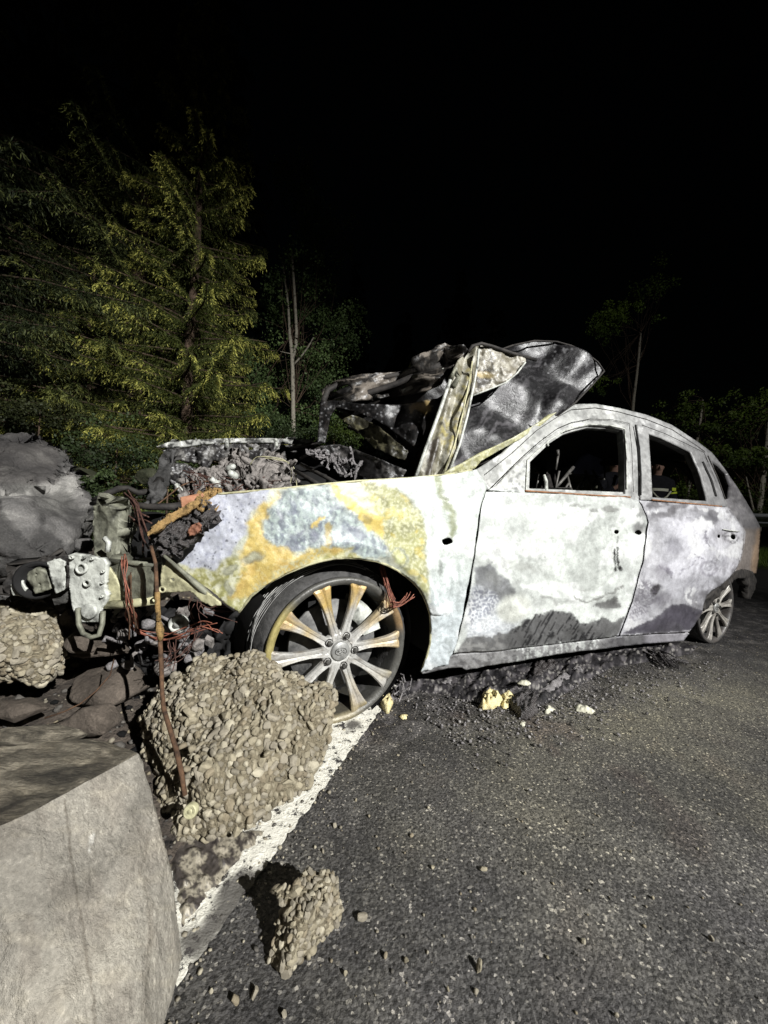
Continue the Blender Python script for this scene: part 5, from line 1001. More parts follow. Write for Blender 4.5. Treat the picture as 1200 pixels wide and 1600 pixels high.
small_rock('flat_stone', 175, 1075, 1.25, .115, M['brown_stone'], 'smooth brown-grey stone under the bumper wreckage, nearest the dark gap', sc=(1.1, .8, .65), seed=11, cuts=4, amp=.08)
small_rock('flat_stone', 140, 1125, 1.08, .075, M['brown_stone'], 'rounded dark stone just behind the top of the squared boulder', sc=(1.1, .8, .6), seed=12, cuts=4, amp=.08)
small_rock('flat_stone', 155, 1012, 1.3, .085, M['brown_stone'], 'flat olive-brown slab under the tow loop', sc=(1.5, .8, .4), seed=13, cuts=4, amp=.06)
small_rock('flat_stone', 108, 975, 1.3, .045, M['brown_stone'], 'small reddish-brown stone left of the pale end bracket', sc=(.9, .8, 1.3), seed=14)
small_rock('flat_stone', 128, 1005, 1.18, .05, M['brown_stone'], 'squarish brown stone directly below the pale end bracket', sc=(1.1, .8, .8), seed=15)
small_rock('flat_stone', 30, 1108, 1.05, .05, M['brown_stone'], 'elongated tan stone at the left edge above the squared boulder', sc=(1.4, .8, .5), seed=16)
small_rock('flat_stone', 60, 1150, .95, .07, M['slate'], 'thin dark slab lying on the back edge of the squared boulder', sc=(1.8, .7, .3), seed=17)
small_rock('flat_stone', 20, 930, 1.5, .09, M['boulder'], 'grey stone wedged under the huge dark boulder at the left edge', sc=(1.3, .8, .7), seed=18)
small_rock('flat_stone', 128, 850, 1.6, .05, M['boulder'], 'small grey stone in the shadow between huge boulder and crash box', sc=(1, .8, .8), seed=19)
small_rock('forest_rock', 120, 745, 4.2, .2, M['moss'], 'mossy rock under the spruce branches behind the huge boulder', cat='stone', sc=(1.3, 1, .6), seed=20)
small_rock('forest_rock', 150, 715, 5.2, .16, M['moss'], 'pale forest rock left of the lowest lit spruce branch', cat='stone', sc=(1.1, 1, .8), seed=21)
small_rock('forest_rock', 232, 745, 3.6, .12, M['moss'], 'small forest rock behind the bent wing end', cat='stone', sc=(1.1, 1, .8), seed=22)

# ---- lumps of stony rubble: matrix plus one mesh per pebble
def pebble_mesh(name, seed, mat, sub=2):
    g_ = random.Random(seed); bm = bmesh.new(); bmesh.ops.create_icosphere(bm, subdivisions=sub, radius=1)
    sx, sy, sz = g_.uniform(.9, 1.25), g_.uniform(.75, 1.), g_.uniform(.6, .8); o = Vector((seed * 5.1, seed, 0))
    for _ in range(9):
        nrm = Vector((g_.gauss(0, 1), g_.gauss(0, 1), g_.gauss(0, 1))).normalized(); dd = g_.uniform(.5, .8)
        for v in bm.verts:
            k = v.co.dot(nrm)
            if k > dd: v.co -= nrm * (k - dd)
    for v in bm.verts: v.co *= 1 + .13 * mnoise.noise(v.co * 1.7 + o); v.co = Vector((v.co.x * sx, v.co.y * sy, v.co.z * sz))
    me = bpy.data.meshes.new(name); bm.to_mesh(me); bm.free(); me.materials.append(mat); return me
def peb_mat(name, cs):
    m, n, p = new_mat(name); tc = NN(n, 'ShaderNodeTexCoord').outputs['Object']; oi = NN(n, 'ShaderNodeNewGeometry')
    r = ramp(n, oi.outputs['Random Per Island'], [(i / (len(cs) - 1), c) for i, c in enumerate(cs)]); a = noise_node(n, 45, 6, .7, coords(n)); r2 = ramp(n, a.outputs[0], [(.3, (.55, .54, .52)), (.55, (1, 1, 1)), (.75, (1.2, 1.2, 1.2))])
    c = mix(n, 1., r.outputs[0], r2.outputs[0], 'MULTIPLY'); n.links.new(c, p.inputs['Base Color']); p.inputs['Roughness'].default_value = .85
    a2 = noise_node(n, 300, 4, .7, coords(n)); bump(n, a2.outputs[0], .5, .002, p); return m
PB = [peb_mat('gravel_' + q, cs) for q, cs in (('tan', [lin(122, 114, 96), lin(140, 132, 112)]), ('grey', [lin(118, 112, 98), lin(134, 127, 112)]), ('brown', [lin(106, 97, 80), lin(128, 118, 98)]), ('pale', [lin(146, 139, 122), lin(158, 151, 132)]))]
M['matrix'] = simple('dirt_matrix', lin(76, 69, 55), lin(132, 123, 103), 70, .95, 1., .012, sc2=150, c3=lin(106, 98, 79))
PM = [pebble_mesh('pebble', 50 + k, PB[(0, 1, 0, 2, 1, 3, 0, 1)[k]]) for k in range(8)]
def gravel_lump(name, pts, label, r0, r1, spacing, seed, n_obj=300, amp=.02, cat='rubble lump', sooty=None):
    o = hull_rock(name, pts, M['matrix'], label, cat, amp, 7, seed, .006, post=.009, fine=.004, facet=amp * .6, shrink=amp * .35, crust=.006)
    me = o.data; me.calc_loop_triangles(); V = np.zeros(len(me.vertices) * 3); me.vertices.foreach_get('co', V); V = V.reshape(-1, 3)
    T = np.array([t.vertices[:] for t in me.loop_triangles]); Nn = np.array([t.normal[:] for t in me.loop_triangles]); a, b, c = V[T[:, 0]], V[T[:, 1]], V[T[:, 2]]
    ar = np.linalg.norm(np.cross(b - a, c - a), axis=1); g_ = np.random.default_rng(seed); m_ = int(ar.sum() / 2 / spacing ** 2 * 7)
    k = g_.choice(len(T), m_, p=ar / ar.sum()); u = g_.random(m_); v = g_.random(m_); f = u + v > 1; u[f] = 1 - u[f]; v[f] = 1 - v[f]
    P = a[k] + (b[k] - a[k]) * u[:, None] + (c[k] - a[k]) * v[:, None]; N = Nn[k]; keep = []; gr = {}
    for i in range(m_):                                                # Poisson thinning
        if P[i, 2] < .004: continue
        q = tuple((P[i] / spacing).astype(int)); ok = True
        for dx in (-1, 0, 1):
            for dy in (-1, 0, 1):
                for dz in (-1, 0, 1):
                    for j in gr.get((q[0] + dx, q[1] + dy, q[2] + dz), ()):
                        if ((P[i] - P[j]) ** 2).sum() < spacing ** 2: ok = False
        if ok: gr.setdefault(q, []).append(i); keep.append(i)
    keep = np.array(keep); P = P[keep]; N = N[keep]; vis = ((CAM - P) * N).sum(1) > 0; dist = np.linalg.norm(P - CAM, axis=1); rr = g_.uniform(r0, r1, len(P)) * np.where(g_.random(len(P)) < .12, 1.45, 1.)
    score = np.where(vis, rr / dist, 0); order = np.argsort(-score); SV = []; SF = []; cnt = 0; mats_i = []
    stuff = {}
    for rank, i in enumerate(order):
        nrm = Vector(N[i]); tw = nrm.to_track_quat('Z', 'X').to_matrix() @ Matrix.Rotation(g_.uniform(0, 6.28), 3, 'Z') @ Matrix.Rotation(g_.normal(0, .7), 3, 'X')
        k = int(g_.integers(0, 8)); s = rr[i]; pos = Vector(P[i]) + nrm * s * g_.uniform(-.35, .3)
        if rank < n_obj and vis[i]:
            ob = bpy.data.objects.new('pebble', PM[k]); COL.objects.link(ob); ob.parent = o; ob.matrix_local = Matrix.LocRotScale(pos, tw.to_quaternion(), (s, s, s))
        else:
            mm_ = PM[k]; vv = np.array([v.co[:] for v in mm_.vertices]) @ (np.array(tw).T) * s + np.array(pos); ff = np.array([p.vertices[:] for p in mm_.polygons]) + cnt
            SV.append(vv); SF.append(ff); cnt += len(vv); mats_i += [(0, 1, 0, 2, 1, 3, 0, 1)[k]] * len(ff)
    if SV:
        so = mk('pebbles', np.concatenate(SV), np.concatenate(SF), None, None, True, None, mats_i, PB); so.parent = o; so['kind'] = 'stuff'
    return o
big = [(402, 1030, 1.12), (430, 1041, 1.12), (470, 1052, 1.12), (513, 1086, 1.05), (502, 1135, 1.0), (497, 1185, .97), (478, 1228, .93), (440, 1262, .88), (398, 1290, .85), (330, 1306, .84), (278, 1302, .86), (246, 1250, .92), (224, 1190, 1.0), (217, 1130, 1.1), (243, 1100, 1.12), (265, 1072, 1.15), (330, 1050, 1.15), (370, 1040, 1.15), (300, 1180, .86), (400, 1180, .88), (350, 1240, .83), (420, 1110, .97), (300, 1110, .99)]
gravel_lump('rubble_block', [D(*q) for q in big] + [D(420, 1050, 1.3), D(480, 1090, 1.25), D(280, 1080, 1.3), D(250, 1150, 1.25), D(480, 1160, 1.15)], 'large lump of cemented gravel leaning on the front wheel', .0058, .0135, .0118, 31, amp=.05)
sm = [(462, 1352, .69), (480, 1338, .70), (522, 1346, .71), (544, 1372, .71), (547, 1418, .71), (531, 1458, .70), (502, 1500, .68), (452, 1545, .635), (418, 1540, .63), (424, 1505, .64), (421, 1465, .65), (438, 1412, .66), (434, 1385, .68), (470, 1440, .62), (500, 1400, .64), (455, 1500, .615)]
gravel_lump('rubble_block', [D(*q) for q in sm] + [D(500, 1380, .76), D(525, 1420, .75), D(470, 1400, .74)], 'small lump of cemented gravel standing alone on the asphalt', .0040, .0092, .0080, 32, amp=.026)
lf = [(-60, 950, 1.25), (0, 938, 1.3), (40, 938, 1.32), (78, 945, 1.32), (95, 975, 1.28), (106, 1010, 1.25), (104, 1045, 1.2), (70, 1074, 1.14), (20, 1066, 1.12), (-60, 1080, 1.1), (40, 1000, 1.1), (0, 1030, 1.05), (-60, 1000, 1.08), (80, 1020, 1.14)]
gravel_lump('rubble_block', [D(*q) for q in lf] + [D(40, 960, 1.6), D(-60, 980, 1.6), D(90, 1010, 1.5)], 'lump of cemented gravel at the left edge beneath the crushed lamp pod', .0065, .015, .0130, 33, amp=.035)
# crumbled paint and grit between the squared boulder and the line
crumb = [(285, 1290), (330, 1300), (400, 1296), (425, 1296), (405, 1320), (370, 1360), (330, 1400), (300, 1440), (283, 1470), (275, 1420), (262, 1350), (258, 1310)]
cv, ct = tri_px(crumb, (), 2.2); hgt = .006 + .012 * np.clip(fbm(cv[:, 0], cv[:, 1], 30, 451, 4) + .1, 0, 1) + .0018 * fbm(cv[:, 0], cv[:, 1], 8, 452, 3); hgt *= sst(-sd_poly(cv[:, 0] + 6 * fbm(cv[:, 0], cv[:, 1], 20, 455), cv[:, 1], crumb), 0, 16); cp = at_z(cv[:, 0], cv[:, 1], 0.); cp[:, 2] = hgt + .002
cc = np.tile(lin(176, 168, 150), (len(cv), 1)); cc = layer(cc, sst(fbm(cv[:, 0], cv[:, 1], 26, 453, 5), -.05, .25) * .95, lin(74, 68, 66)); cc = layer(cc, sst(fbm(cv[:, 0], cv[:, 1], 7, 454), .1, .3) * .7, lin(60, 56, 54))
tag(mk('crumbled_mortar', cp, ct, M['soot_paint'], None, True, {'paint': cc}), kind='stuff')
# grit, one object
def scatter(name, n_, fx, meshes, rmin, rmax, seed, mats, power=2.5):
    g_ = np.random.default_rng(seed); SV = []; SF = []; cnt = 0; mi = []
    for i in range(n_):
        x, y, z = fx(g_); r = rmin * (rmax / rmin) ** (g_.random() ** power); k = int(g_.integers(0, len(meshes))); mm_ = meshes[k]; tw = Matrix.Rotation(g_.uniform(0, 6.28), 3, 'Z') @ Matrix.Rotation(g_.uniform(-.6, .6), 3, 'X')
        vv = mm_[0] @ np.array(tw).T * r + np.array((x, y, z + r * .35)); SV.append(vv); SF.append(mm_[1] + cnt); cnt += len(vv); mi += [int(g_.integers(0, len(mats)))] * len(mm_[1])
    return tag(mk(name, np.concatenate(SV), np.concatenate(SF), None, None, False, None, mi, mats), kind='stuff')
lowm = []
for k in range(5):
    me = pebble_mesh('grit_source', 80 + k, PB[0], 1); lowm.append((np.array([v.co[:] for v in me.vertices]), np.array([p.vertices[:] for p in me.polygons]))); bpy.data.meshes.remove(me)
M['soot_flake'] = simple('pale_flake', lin(90, 88, 88), lin(160, 156, 152), 60, .9, .6, .003); M['dark_grit'] = simple('dark_grit', lin(52, 50, 48), lin(96, 92, 86), 60, .9, .6, .003)
scatter('grit', 5200, lambda g_: (lambda t, w: (*C(t, w, 0)[:2], .001))(g_.uniform(-.9, 3.4), -abs(g_.normal(0, .75)) + .1), lowm, .0011, .0045, 61, [M['dark_grit'], PB[1], PB[2], M['dark_grit']])
scatter('verge_gravel', 2600, lambda g_: (lambda s_, l: (lambda q: (q[0], q[1], float(vz(np.array(q[0]), np.array(q[1])))))(E0 + s_ * EDIR + l * ENR))(g_.uniform(-1.0, 1.2), .17 + abs(g_.normal(0, .7))), lowm, .004, .022, 62, [M['dark_grit'], PB[2], M['brown_stone'], M['dark_grit'], PB[1]])
scatter('edge_crumbs', 900, lambda g_: (lambda s_, l: (*(E0 + s_ * EDIR + l * ENR), .002))(g_.uniform(-1.1, .25), g_.normal(.03, .05)), lowm, .0015, .007, 63, [PB[1], PB[3], M['dark_grit']])
# ash and charred debris beside the sill: one ruffled crust
deb = [(640, 1062), (700, 1046), (760, 1040), (830, 1030), (900, 1018), (980, 1008), (1060, 1003), (1090, 1010), (1080, 1022), (1020, 1034), (960, 1042), (935, 1056), (905, 1072), (870, 1092), (835, 1110), (790, 1105), (740, 1098), (690, 1085), (650, 1082), (622, 1092), (600, 1120), (592, 1110), (610, 1080), (622, 1064)]
cv, ct = tri_px(deb, (), 2.4); e = sst(-sd_poly(cv[:, 0], cv[:, 1], deb), 0, 9); hgt = e * (.006 + .026 * np.clip(fbm(cv[:, 0], cv[:, 1] * 2, 26, 461, 5) + .15, 0, 1) + .010 * np.abs(fbm(cv[:, 0], cv[:, 1] * 2, 8, 462, 3))); cp = at_z(cv[:, 0], cv[:, 1], 0.); cp[:, 2] = .002 + hgt
cc = np.tile(lin(52, 50, 52), (len(cv), 1)); cc = layer(cc, sst(fbm(cv[:, 0], cv[:, 1] * 2, 14, 463, 5), .0, .35) * .75, lin(112, 108, 110)); cc = layer(cc, sst(fbm(cv[:, 0], cv[:, 1] * 2, 5, 464, 3), .3, .45) * .8, lin(176, 172, 166)); cc = layer(cc, sst(fbm(cv[:, 0], cv[:, 1] * 2, 34, 465, 3), .1, .4) * .8, lin(30, 29, 31))
tag(mk('ash_crust', cp, ct, M['soot_paint'], None, True, {'paint': cc}), kind='stuff')
scatter('ash_flakes', 2800, lambda g_: (lambda t, w: (*C(t, w, 0)[:2], .004))(.3 + abs(g_.normal(0, .9)), g_.normal(-.14, .11)), lowm, .002, .009, 64, [M['ash'], M['dark_grit'], M['char'], M['ash'], M['dark_grit'], M['soot_flake']])
# melted, charred pieces one can pick out
def crumple(name, poly, z, mat, label, amp=.015, s=9, cat='debris', hh=.03, step=2., seed=0, group=None):
    V2, T = tri_px(poly, (), step); x, y = V2[:, 0], V2[:, 1]; e = sst(-sd_poly(x, y, poly), -.5, 5); P = at_z(x, y, 0.); bump_ = e * (hh + amp * fbm(x, y, s, 470 + seed, 4) + amp * .5 * (.6 - cell(x, y, s * .8, seed)[0]))
    base = P.copy(); base[:, 2] = .001; top = P + (CAM - P) / np.linalg.norm(CAM - P, axis=1)[:, None] * bump_[:, None] * .5; top[:, 2] = np.maximum(z + bump_, .003)
    o = mk(name, top, T, mat, None, True); sdm = o.modifiers.new('thickness', 'SOLIDIFY'); sdm.thickness = .006; return tag(o, label, cat, group)
M['foam'] = simple('yellow_foam', lin(176, 158, 104), lin(226, 214, 166), 60, .85, 1., .006, c3=lin(206, 190, 138)); M['whitish'] = simple('pale_scrap', lin(150, 148, 130), lin(206, 204, 186), 50, .8, .6, .003)
blob = lambda cx, cy, rx, ry, sd, n_=12: [(cx + rx * (1 + .25 * math.sin(3 * a + sd) + .12 * math.sin(7 * a + sd)) * math.cos(a), cy + ry * (1 + .22 * math.sin(2 * a + sd * 2)) * math.sin(a)) for a in np.linspace(0, 2 * math.pi, n_ + 1)[:-1]]
crumple('foam_lump', blob(765, 1098, 17, 16, 1), .005, M['foam'], 'lumpy yellow foam clump, the biggest one, in front of the door sill', .022, 6, hh=.035, seed=1)
crumple('foam_lump', blob(793, 1096, 14, 12, 2), .004, M['foam'], 'pale foam scrap right beside the big yellow clump', .012, 7, hh=.018, seed=2)
crumple('foam_lump', blob(603, 1101, 11, 15, 3), .004, M['foam'], 'yellow foam clump beside the front wheel rim', .018, 5, hh=.028, seed=3)
crumple('foam_lump', blob(631, 1121, 6, 5, 4), .003, M['foam'], 'tiny yellow crumb right of the front wheel', .008, 4, hh=.012, seed=4)
crumple('char_lump', blob(822, 1106, 20, 19, 5), .005, M['char'], 'crinkled black-violet charred lump with a pale top edge', .02, 7, hh=.035, seed=5)
crumple('plastic_scrap', blob(818, 1082, 10, 4, 6), .045, M['whitish'], 'pale scrap resting on top of the charred lump', .006, 5, hh=.008, seed=6)
crumple('plastic_scrap', [(897, 1104), (905, 1101), (920, 1105), (930, 1112), (926, 1116), (912, 1114), (900, 1111)], .003, M['whitish'], 'long pale scrap lying alone right of the other debris', .008, 6, hh=.010, seed=7)
crumple('plastic_scrap', blob(857, 1110, 8, 6, 8), .003, M['whitish'], 'pale crumb between the charred lump and the long scrap', .008, 4, hh=.012, seed=8)
crumple('plastic_scrap', blob(870, 1080, 6, 3.5, 9), .004, M['whitish'], 'small pale scrap above the crumb, nearer the car', .004, 4, hh=.006, seed=9)
crumple('plastic_scrap', blob(817, 1132, 4, 5, 10), .003, M['whitish'], 'pale chip on the asphalt below the charred lump', .004, 4, hh=.006, seed=10)
crumple('ash_plate', blob(698, 1071, 12, 8, 11), .006, M['ash'], 'rounded grey ash plate beneath the rear end of the front fender', .008, 8, hh=.01, seed=11)
crumple('ash_plate', [(835, 1035), (860, 1032), (875, 1040), (860, 1052), (842, 1066), (826, 1074), (830, 1055)], .014, M['char'], 'black folded sheet of melted plastic under the middle of the sill', .015, 9, hh=.014, seed=12)
crumple('ash_plate', [(845, 1080), (880, 1052), (905, 1042), (912, 1052), (880, 1072), (860, 1086)], .010, M['ash'], 'long grey ash strip slanting away from the sill', .01, 9, hh=.01, seed=13)
b = MB()
for k in range(22):
    a = G(1005 + g.uniform(-4, 30), 1018 + g.uniform(-5, 9), .01); e_ = G(1050 + g.uniform(-20, 30), 1036 + g.uniform(-5, 10), .012); b.tube([a, (a + e_) / 2 + np.array([0, 0, g.uniform(.0, .02)]), e_], g.uniform(.002, .005), 5)
tag(b.build('charred_strips', M['char']), 'bundle of long black charred strips below the rear door', 'debris')
# loose stones on the asphalt
ls = [(755, 1357, .0135), (820, 1365, .008), (676, 1355, .0095), (643, 1305, .009), (523, 1400 - 110, .010), (912, 1470, .009), (1020, 1402, .007), (1112, 1466, .010), (749, 1510, .015), (744, 1548, .009), (634, 1500, .009), (603, 1493, .009), (566, 1432, .016), (669, 1262, .008), (577, 1275, .008), (790, 1290, .006), (700, 1545, .006), (668, 1487, .006), (540, 1520, .008), (367, 1562, .013), (398, 1552, .012), (330, 1548, .007), (855, 1495, .006), (963, 1585, .008), (622, 1180, .007), (640, 1190, .006), (780, 1196, .005), (864, 1380, .006), (505, 1330, .007), (1090, 1326, .006), (985, 1330, .006), (444, 1585, .010), (556, 1250, .007)]
where = ['in the middle of the asphalt', 'right of the middle', 'left of the biggest pebble', 'below the wheel', 'above the small gravel lump', 'in the lower right asphalt', 'far right, thin and dark', 'near the right edge', 'bottom centre, the biggest one', 'directly below the biggest one', 'left of the bottom centre pair', 'further left of that pair', 'just right of the small gravel lump', 'in the upper asphalt, below the wheel', 'left in the upper asphalt', 'alone in the upper middle', 'near the bottom edge', 'between small lump and bottom centre', 'right below the small gravel lump', 'left of the small lump\'s foot', 'at the small lump\'s foot', 'near the boulder\'s lower right edge', 'low right of centre', 'at the bottom right', 'just below the wheel rim', 'below the tiny yellow crumb', 'below the foam clump', 'right of centre, tiny', 'above the small lump\'s shadow', 'at the right edge, tiny', 'centre right, tiny', 'at the bottom edge below the small lump', 'beside the white line']
for i, (x, y, r) in enumerate(ls):
    ob = bpy.data.objects.new('loose_stone', PM[i % 8]); COL.objects.link(ob); q = G(x, y, r * .45); ob.location = q; ob.scale = (r * .62,) * 3; ob.rotation_euler = (i * .7, i * 1.3, i * 2.1)
    tag(ob, 'small loose grey stone ' + where[i], 'stone', 'loose stones on the asphalt')
# thin rusty rod, leaning over the big lump, with a ring nut at its foot
rd_ = [(236, 853, .98), (243, 880, .97), (245, 920, .96), (247, 960, .955), (250, 1000, .95), (252, 1040, .94), (253, 1078, .93), (256, 1108, .91), (264, 1135, .885), (275, 1170, .855), (283, 1205, .84), (289, 1243, .825)]
rod = MB().tube([D(*q) for q in rd_], [.004, .0045, .005, .005, .0055, .0055, .005, .0055, .005, .0055, .0055, .005], 8).build('rusty_rod', M['rust'], None, True); tag(rod, 'thin rusty rod leaning from the bumper beam over the large gravel lump', 'rod')
MB().tube([D(248, 972, .95), D(250, 985, .945), D(251, 1000, .945)], [.006, .0095, .006], 7).build('melted_knot', M['amber'], rod, True)
MB().tube([D(246, 925, .955), D(246, 945, .953), D(248, 970, .95)], .0062, 8).build('melted_sleeve', M['amber'], rod, True)
nutm = MB(); nutm.lathe(D(298, 1267, .775), -F_W + .3 * U_W, R_W, [(.0135, -.008), (.0135, .004), (.011, .007), (.009, .004), (.0075, .006), (.006, .002), (.0045, .005), (.0, .005)], 24); tag(nutm.build('ring_nut', M['yellowed'], None, True), 'round metal fitting at the foot of the rusty rod', 'fitting')
tag(MB().tube([D(178, 1030, 1.1), D(172, 1055, 1.06), D(150, 1080, 1.04), D(125, 1100, 1.0), D(100, 1112, .99), D(70, 1122, .98)], .002, 5).build('twig', M['rust'], None, True), 'thin curved twig over the brown stones', 'twig')

# ================================================================== TREES
def leaf_mat(name, sp=.25, tr=.25):
    m, n, p = new_mat(name); at = NN(n, 'ShaderNodeAttribute', attribute_name='paint'); p.inputs['Roughness'].default_value = .6; p.inputs['Specular IOR Level'].default_value = sp
    n.links.new(at.outputs[0], p.inputs['Base Color']); t = NN(n, 'ShaderNodeBsdfTranslucent'); n.links.new(at.outputs[0], t.inputs['Color']); mx = NN(n, 'ShaderNodeMixShader'); mx.inputs[0].default_value = tr
    out = n.nodes['Material Output']; n.links.new(p.outputs[0], mx.inputs[1]); n.links.new(t.outputs[0], mx.inputs[2]); n.links.new(mx.outputs[0], out.inputs[0]); return m
M['needles'] = leaf_mat('spruce_needles'); M['leaves'] = leaf_mat('broad_leaves', .3, .3)
M['bark'] = simple('brown_bark', lin(48, 38, 30), lin(96, 80, 66), 14, .95, 1., .02, sc2=40)
M['birch'] = simple('pale_bark', lin(46, 44, 38), lin(150, 144, 130), 14, .85, .6, .006, c3=lin(108, 103, 90))
def unit(v): return v / (np.linalg.norm(v, axis=-1, keepdims=True) + 1e-9)
def blades(P, Dn, Ln, Wn, g_, fold=True):
    """diamond blades at P along Dn; returns verts and quads"""
    n = len(P); Dn = unit(Dn); rnd = unit(g_.normal(size=(n, 3))); S_ = unit(np.cross(Dn, rnd)); N_ = np.cross(Dn, S_)
    a = P; b = P + Dn * (Ln * .45)[:, None] + S_ * Wn[:, None]; c = P + Dn * Ln[:, None] - N_ * (Ln * .12)[:, None]; d = P + Dn * (Ln * .45)[:, None] - S_ * Wn[:, None]
    V = np.stack([a, b, c, d], 1).reshape(-1, 3); F = np.arange(4 * n).reshape(n, 4); return V, F
def crown_obj(name, V, F, colr, mat, parent):
    return mk(name, V, F, mat, parent, False, {'paint': np.repeat(colr, 4, 0)})
def spruce(px, base_py, depth, height, rad, z0, z1, seed, label, cols, dens=1., group='spruce trees at the forest edge', branch_bias=None, droop=.5, blade=.05, lean=0, step=1.):
    g_ = np.random.default_rng(seed); b = D(px, base_py, depth); bx, by = b[0], b[1]; bz = float(vz(np.array(bx), np.array(by))) if lat(bx, by) > .2 and by < 12 else -.25
    t = empty('spruce_tree', (bx, by, bz), label, 'tree', group)
    tr = MB(); n = 14; tr.tube([np.array([bx + lean * k / n + .02 * math.sin(k), by, bz - .2 + height * .93 * k / n]) for k in range(n + 1)], [.12 * height / 12 * (1 - .95 * k / n) + .012 for k in range(n + 1)], 10); 
    P, Dn, L_n, K = [], [], [], []; z = z0; br = MB()
    while z < z1:
        k_ = int(g_.integers(6, 9)); a0 = g_.uniform(0, 6.28)
        for j in range(k_):
            a = a0 + j * 6.283 / k_ + g_.normal(0, .2); rl = rad * (1 - (z / height) ** 1.3) * g_.uniform(.55, 1.12)
            if branch_bias: rl *= branch_bias(a, z)
            if rl < .12: continue
            o = np.array([bx + lean * z / height, by, bz + z + g_.uniform(-.12, .12)]); h = np.array([math.cos(a), math.sin(a), 0]); side_ = np.array([-h[1], h[0], 0]); m_ = 9; s = np.linspace(0, 1, m_)
            up = .12 - droop * s + .22 * s ** 2.5 + .15 * s; pts = o + np.outer(s * rl, h) + np.outer(up * rl * s, [0, 0, 1]) + np.outer(.06 * rl * np.sin(s * 3 + seed), side_)
            br.tube(list(pts[::2]), list(np.linspace(.022, .006, 5)), 4, False)
            nt_ = int(rl / .03 * dens); q = g_.uniform(.03, 1, nt_) ** .85
            for sgn in (-1, 1):
                f = q * (m_ - 1); i0 = np.clip(f.astype(int), 0, m_ - 2); fr = (f - i0)[:, None]; base = pts[i0] * (1 - fr) + pts[i0 + 1] * fr
                tl = (.10 + .24 * rl / 2 * np.sin(np.clip(q * 1.15, 0, 1) * 3.0 * .95 + .1)) * g_.uniform(.6, 1.15, nt_); td = unit(h * .75 + sgn * side_ * g_.uniform(.5, 1.1, nt_)[:, None] + np.array([0, 0, 1]) * g_.uniform(-.55, .0, nt_)[:, None])
                ns = 12
                for e in range(ns):
                    u = (e + g_.random(nt_)) / ns; pos = base + td * (tl * u)[:, None] + np.array([0, 0, -1]) * (tl * .8 * u ** 2)[:, None]; dr = unit(td * (1 - .5 * u)[:, None] + np.array([0, 0, -1]) * (u * .8)[:, None] + g_.normal(0, .45, (nt_, 3)))
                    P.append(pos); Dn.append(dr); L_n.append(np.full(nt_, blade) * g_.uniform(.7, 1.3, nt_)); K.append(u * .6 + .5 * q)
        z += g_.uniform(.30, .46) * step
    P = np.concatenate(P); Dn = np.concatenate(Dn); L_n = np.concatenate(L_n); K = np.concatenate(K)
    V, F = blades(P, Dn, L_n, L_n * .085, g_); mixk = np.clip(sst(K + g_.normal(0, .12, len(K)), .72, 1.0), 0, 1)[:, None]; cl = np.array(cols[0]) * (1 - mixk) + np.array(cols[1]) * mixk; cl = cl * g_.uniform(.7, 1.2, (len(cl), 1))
    crown_obj('crown', V, F, cl, M['needles'], t); tk = tr.build('trunk', M['bark'], t, True); br.build('branches', M['bark'], tk, True, None, 'stuff'); return t
YG = (lin(74, 82, 38), lin(188, 186, 96)); MG = (lin(64, 72, 38), lin(126, 130, 70)); DG = (lin(44, 52, 30), lin(94, 100, 58)); DK = (lin(24, 29, 22), lin(44, 50, 36))  # paler and darker sets put lit and unlit looks into the needles
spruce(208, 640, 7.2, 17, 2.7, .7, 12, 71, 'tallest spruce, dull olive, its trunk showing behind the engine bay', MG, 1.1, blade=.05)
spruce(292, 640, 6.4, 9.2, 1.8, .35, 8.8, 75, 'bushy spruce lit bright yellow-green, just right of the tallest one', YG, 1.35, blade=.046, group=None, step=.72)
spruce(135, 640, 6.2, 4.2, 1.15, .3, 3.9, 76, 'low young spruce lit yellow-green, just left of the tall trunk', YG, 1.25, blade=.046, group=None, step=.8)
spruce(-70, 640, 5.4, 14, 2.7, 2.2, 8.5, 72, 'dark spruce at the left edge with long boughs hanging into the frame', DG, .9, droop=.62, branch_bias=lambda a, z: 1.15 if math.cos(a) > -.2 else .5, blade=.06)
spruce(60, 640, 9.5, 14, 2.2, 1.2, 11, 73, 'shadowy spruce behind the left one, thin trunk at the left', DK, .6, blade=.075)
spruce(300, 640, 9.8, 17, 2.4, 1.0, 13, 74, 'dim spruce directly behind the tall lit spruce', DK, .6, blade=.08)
for k, (x, d, h, r, lab) in enumerate(((620, 15, 9, 2.2, 'far faint spruce between the pale-stemmed tree and the bonnet'), (705, 16, 11.5, 2.4, 'far faint spruce above the crumpled bonnet'), (760, 15, 9.5, 2.2, 'far faint spruce behind the bonnet\'s hinge plate'), (850, 20, 10, 2.6, 'far faint spruce above the bonnet\'s curved edge'), (540, 17, 12, 2.4, 'far faint spruce just right of the pale-stemmed tree'))):
    spruce(x, 700, d, h, r, .8, h * .97, 80 + k, lab, (lin(28, 34, 30), lin(52, 60, 52)), .35, 'faint spruces deep in the dark', blade=.13)
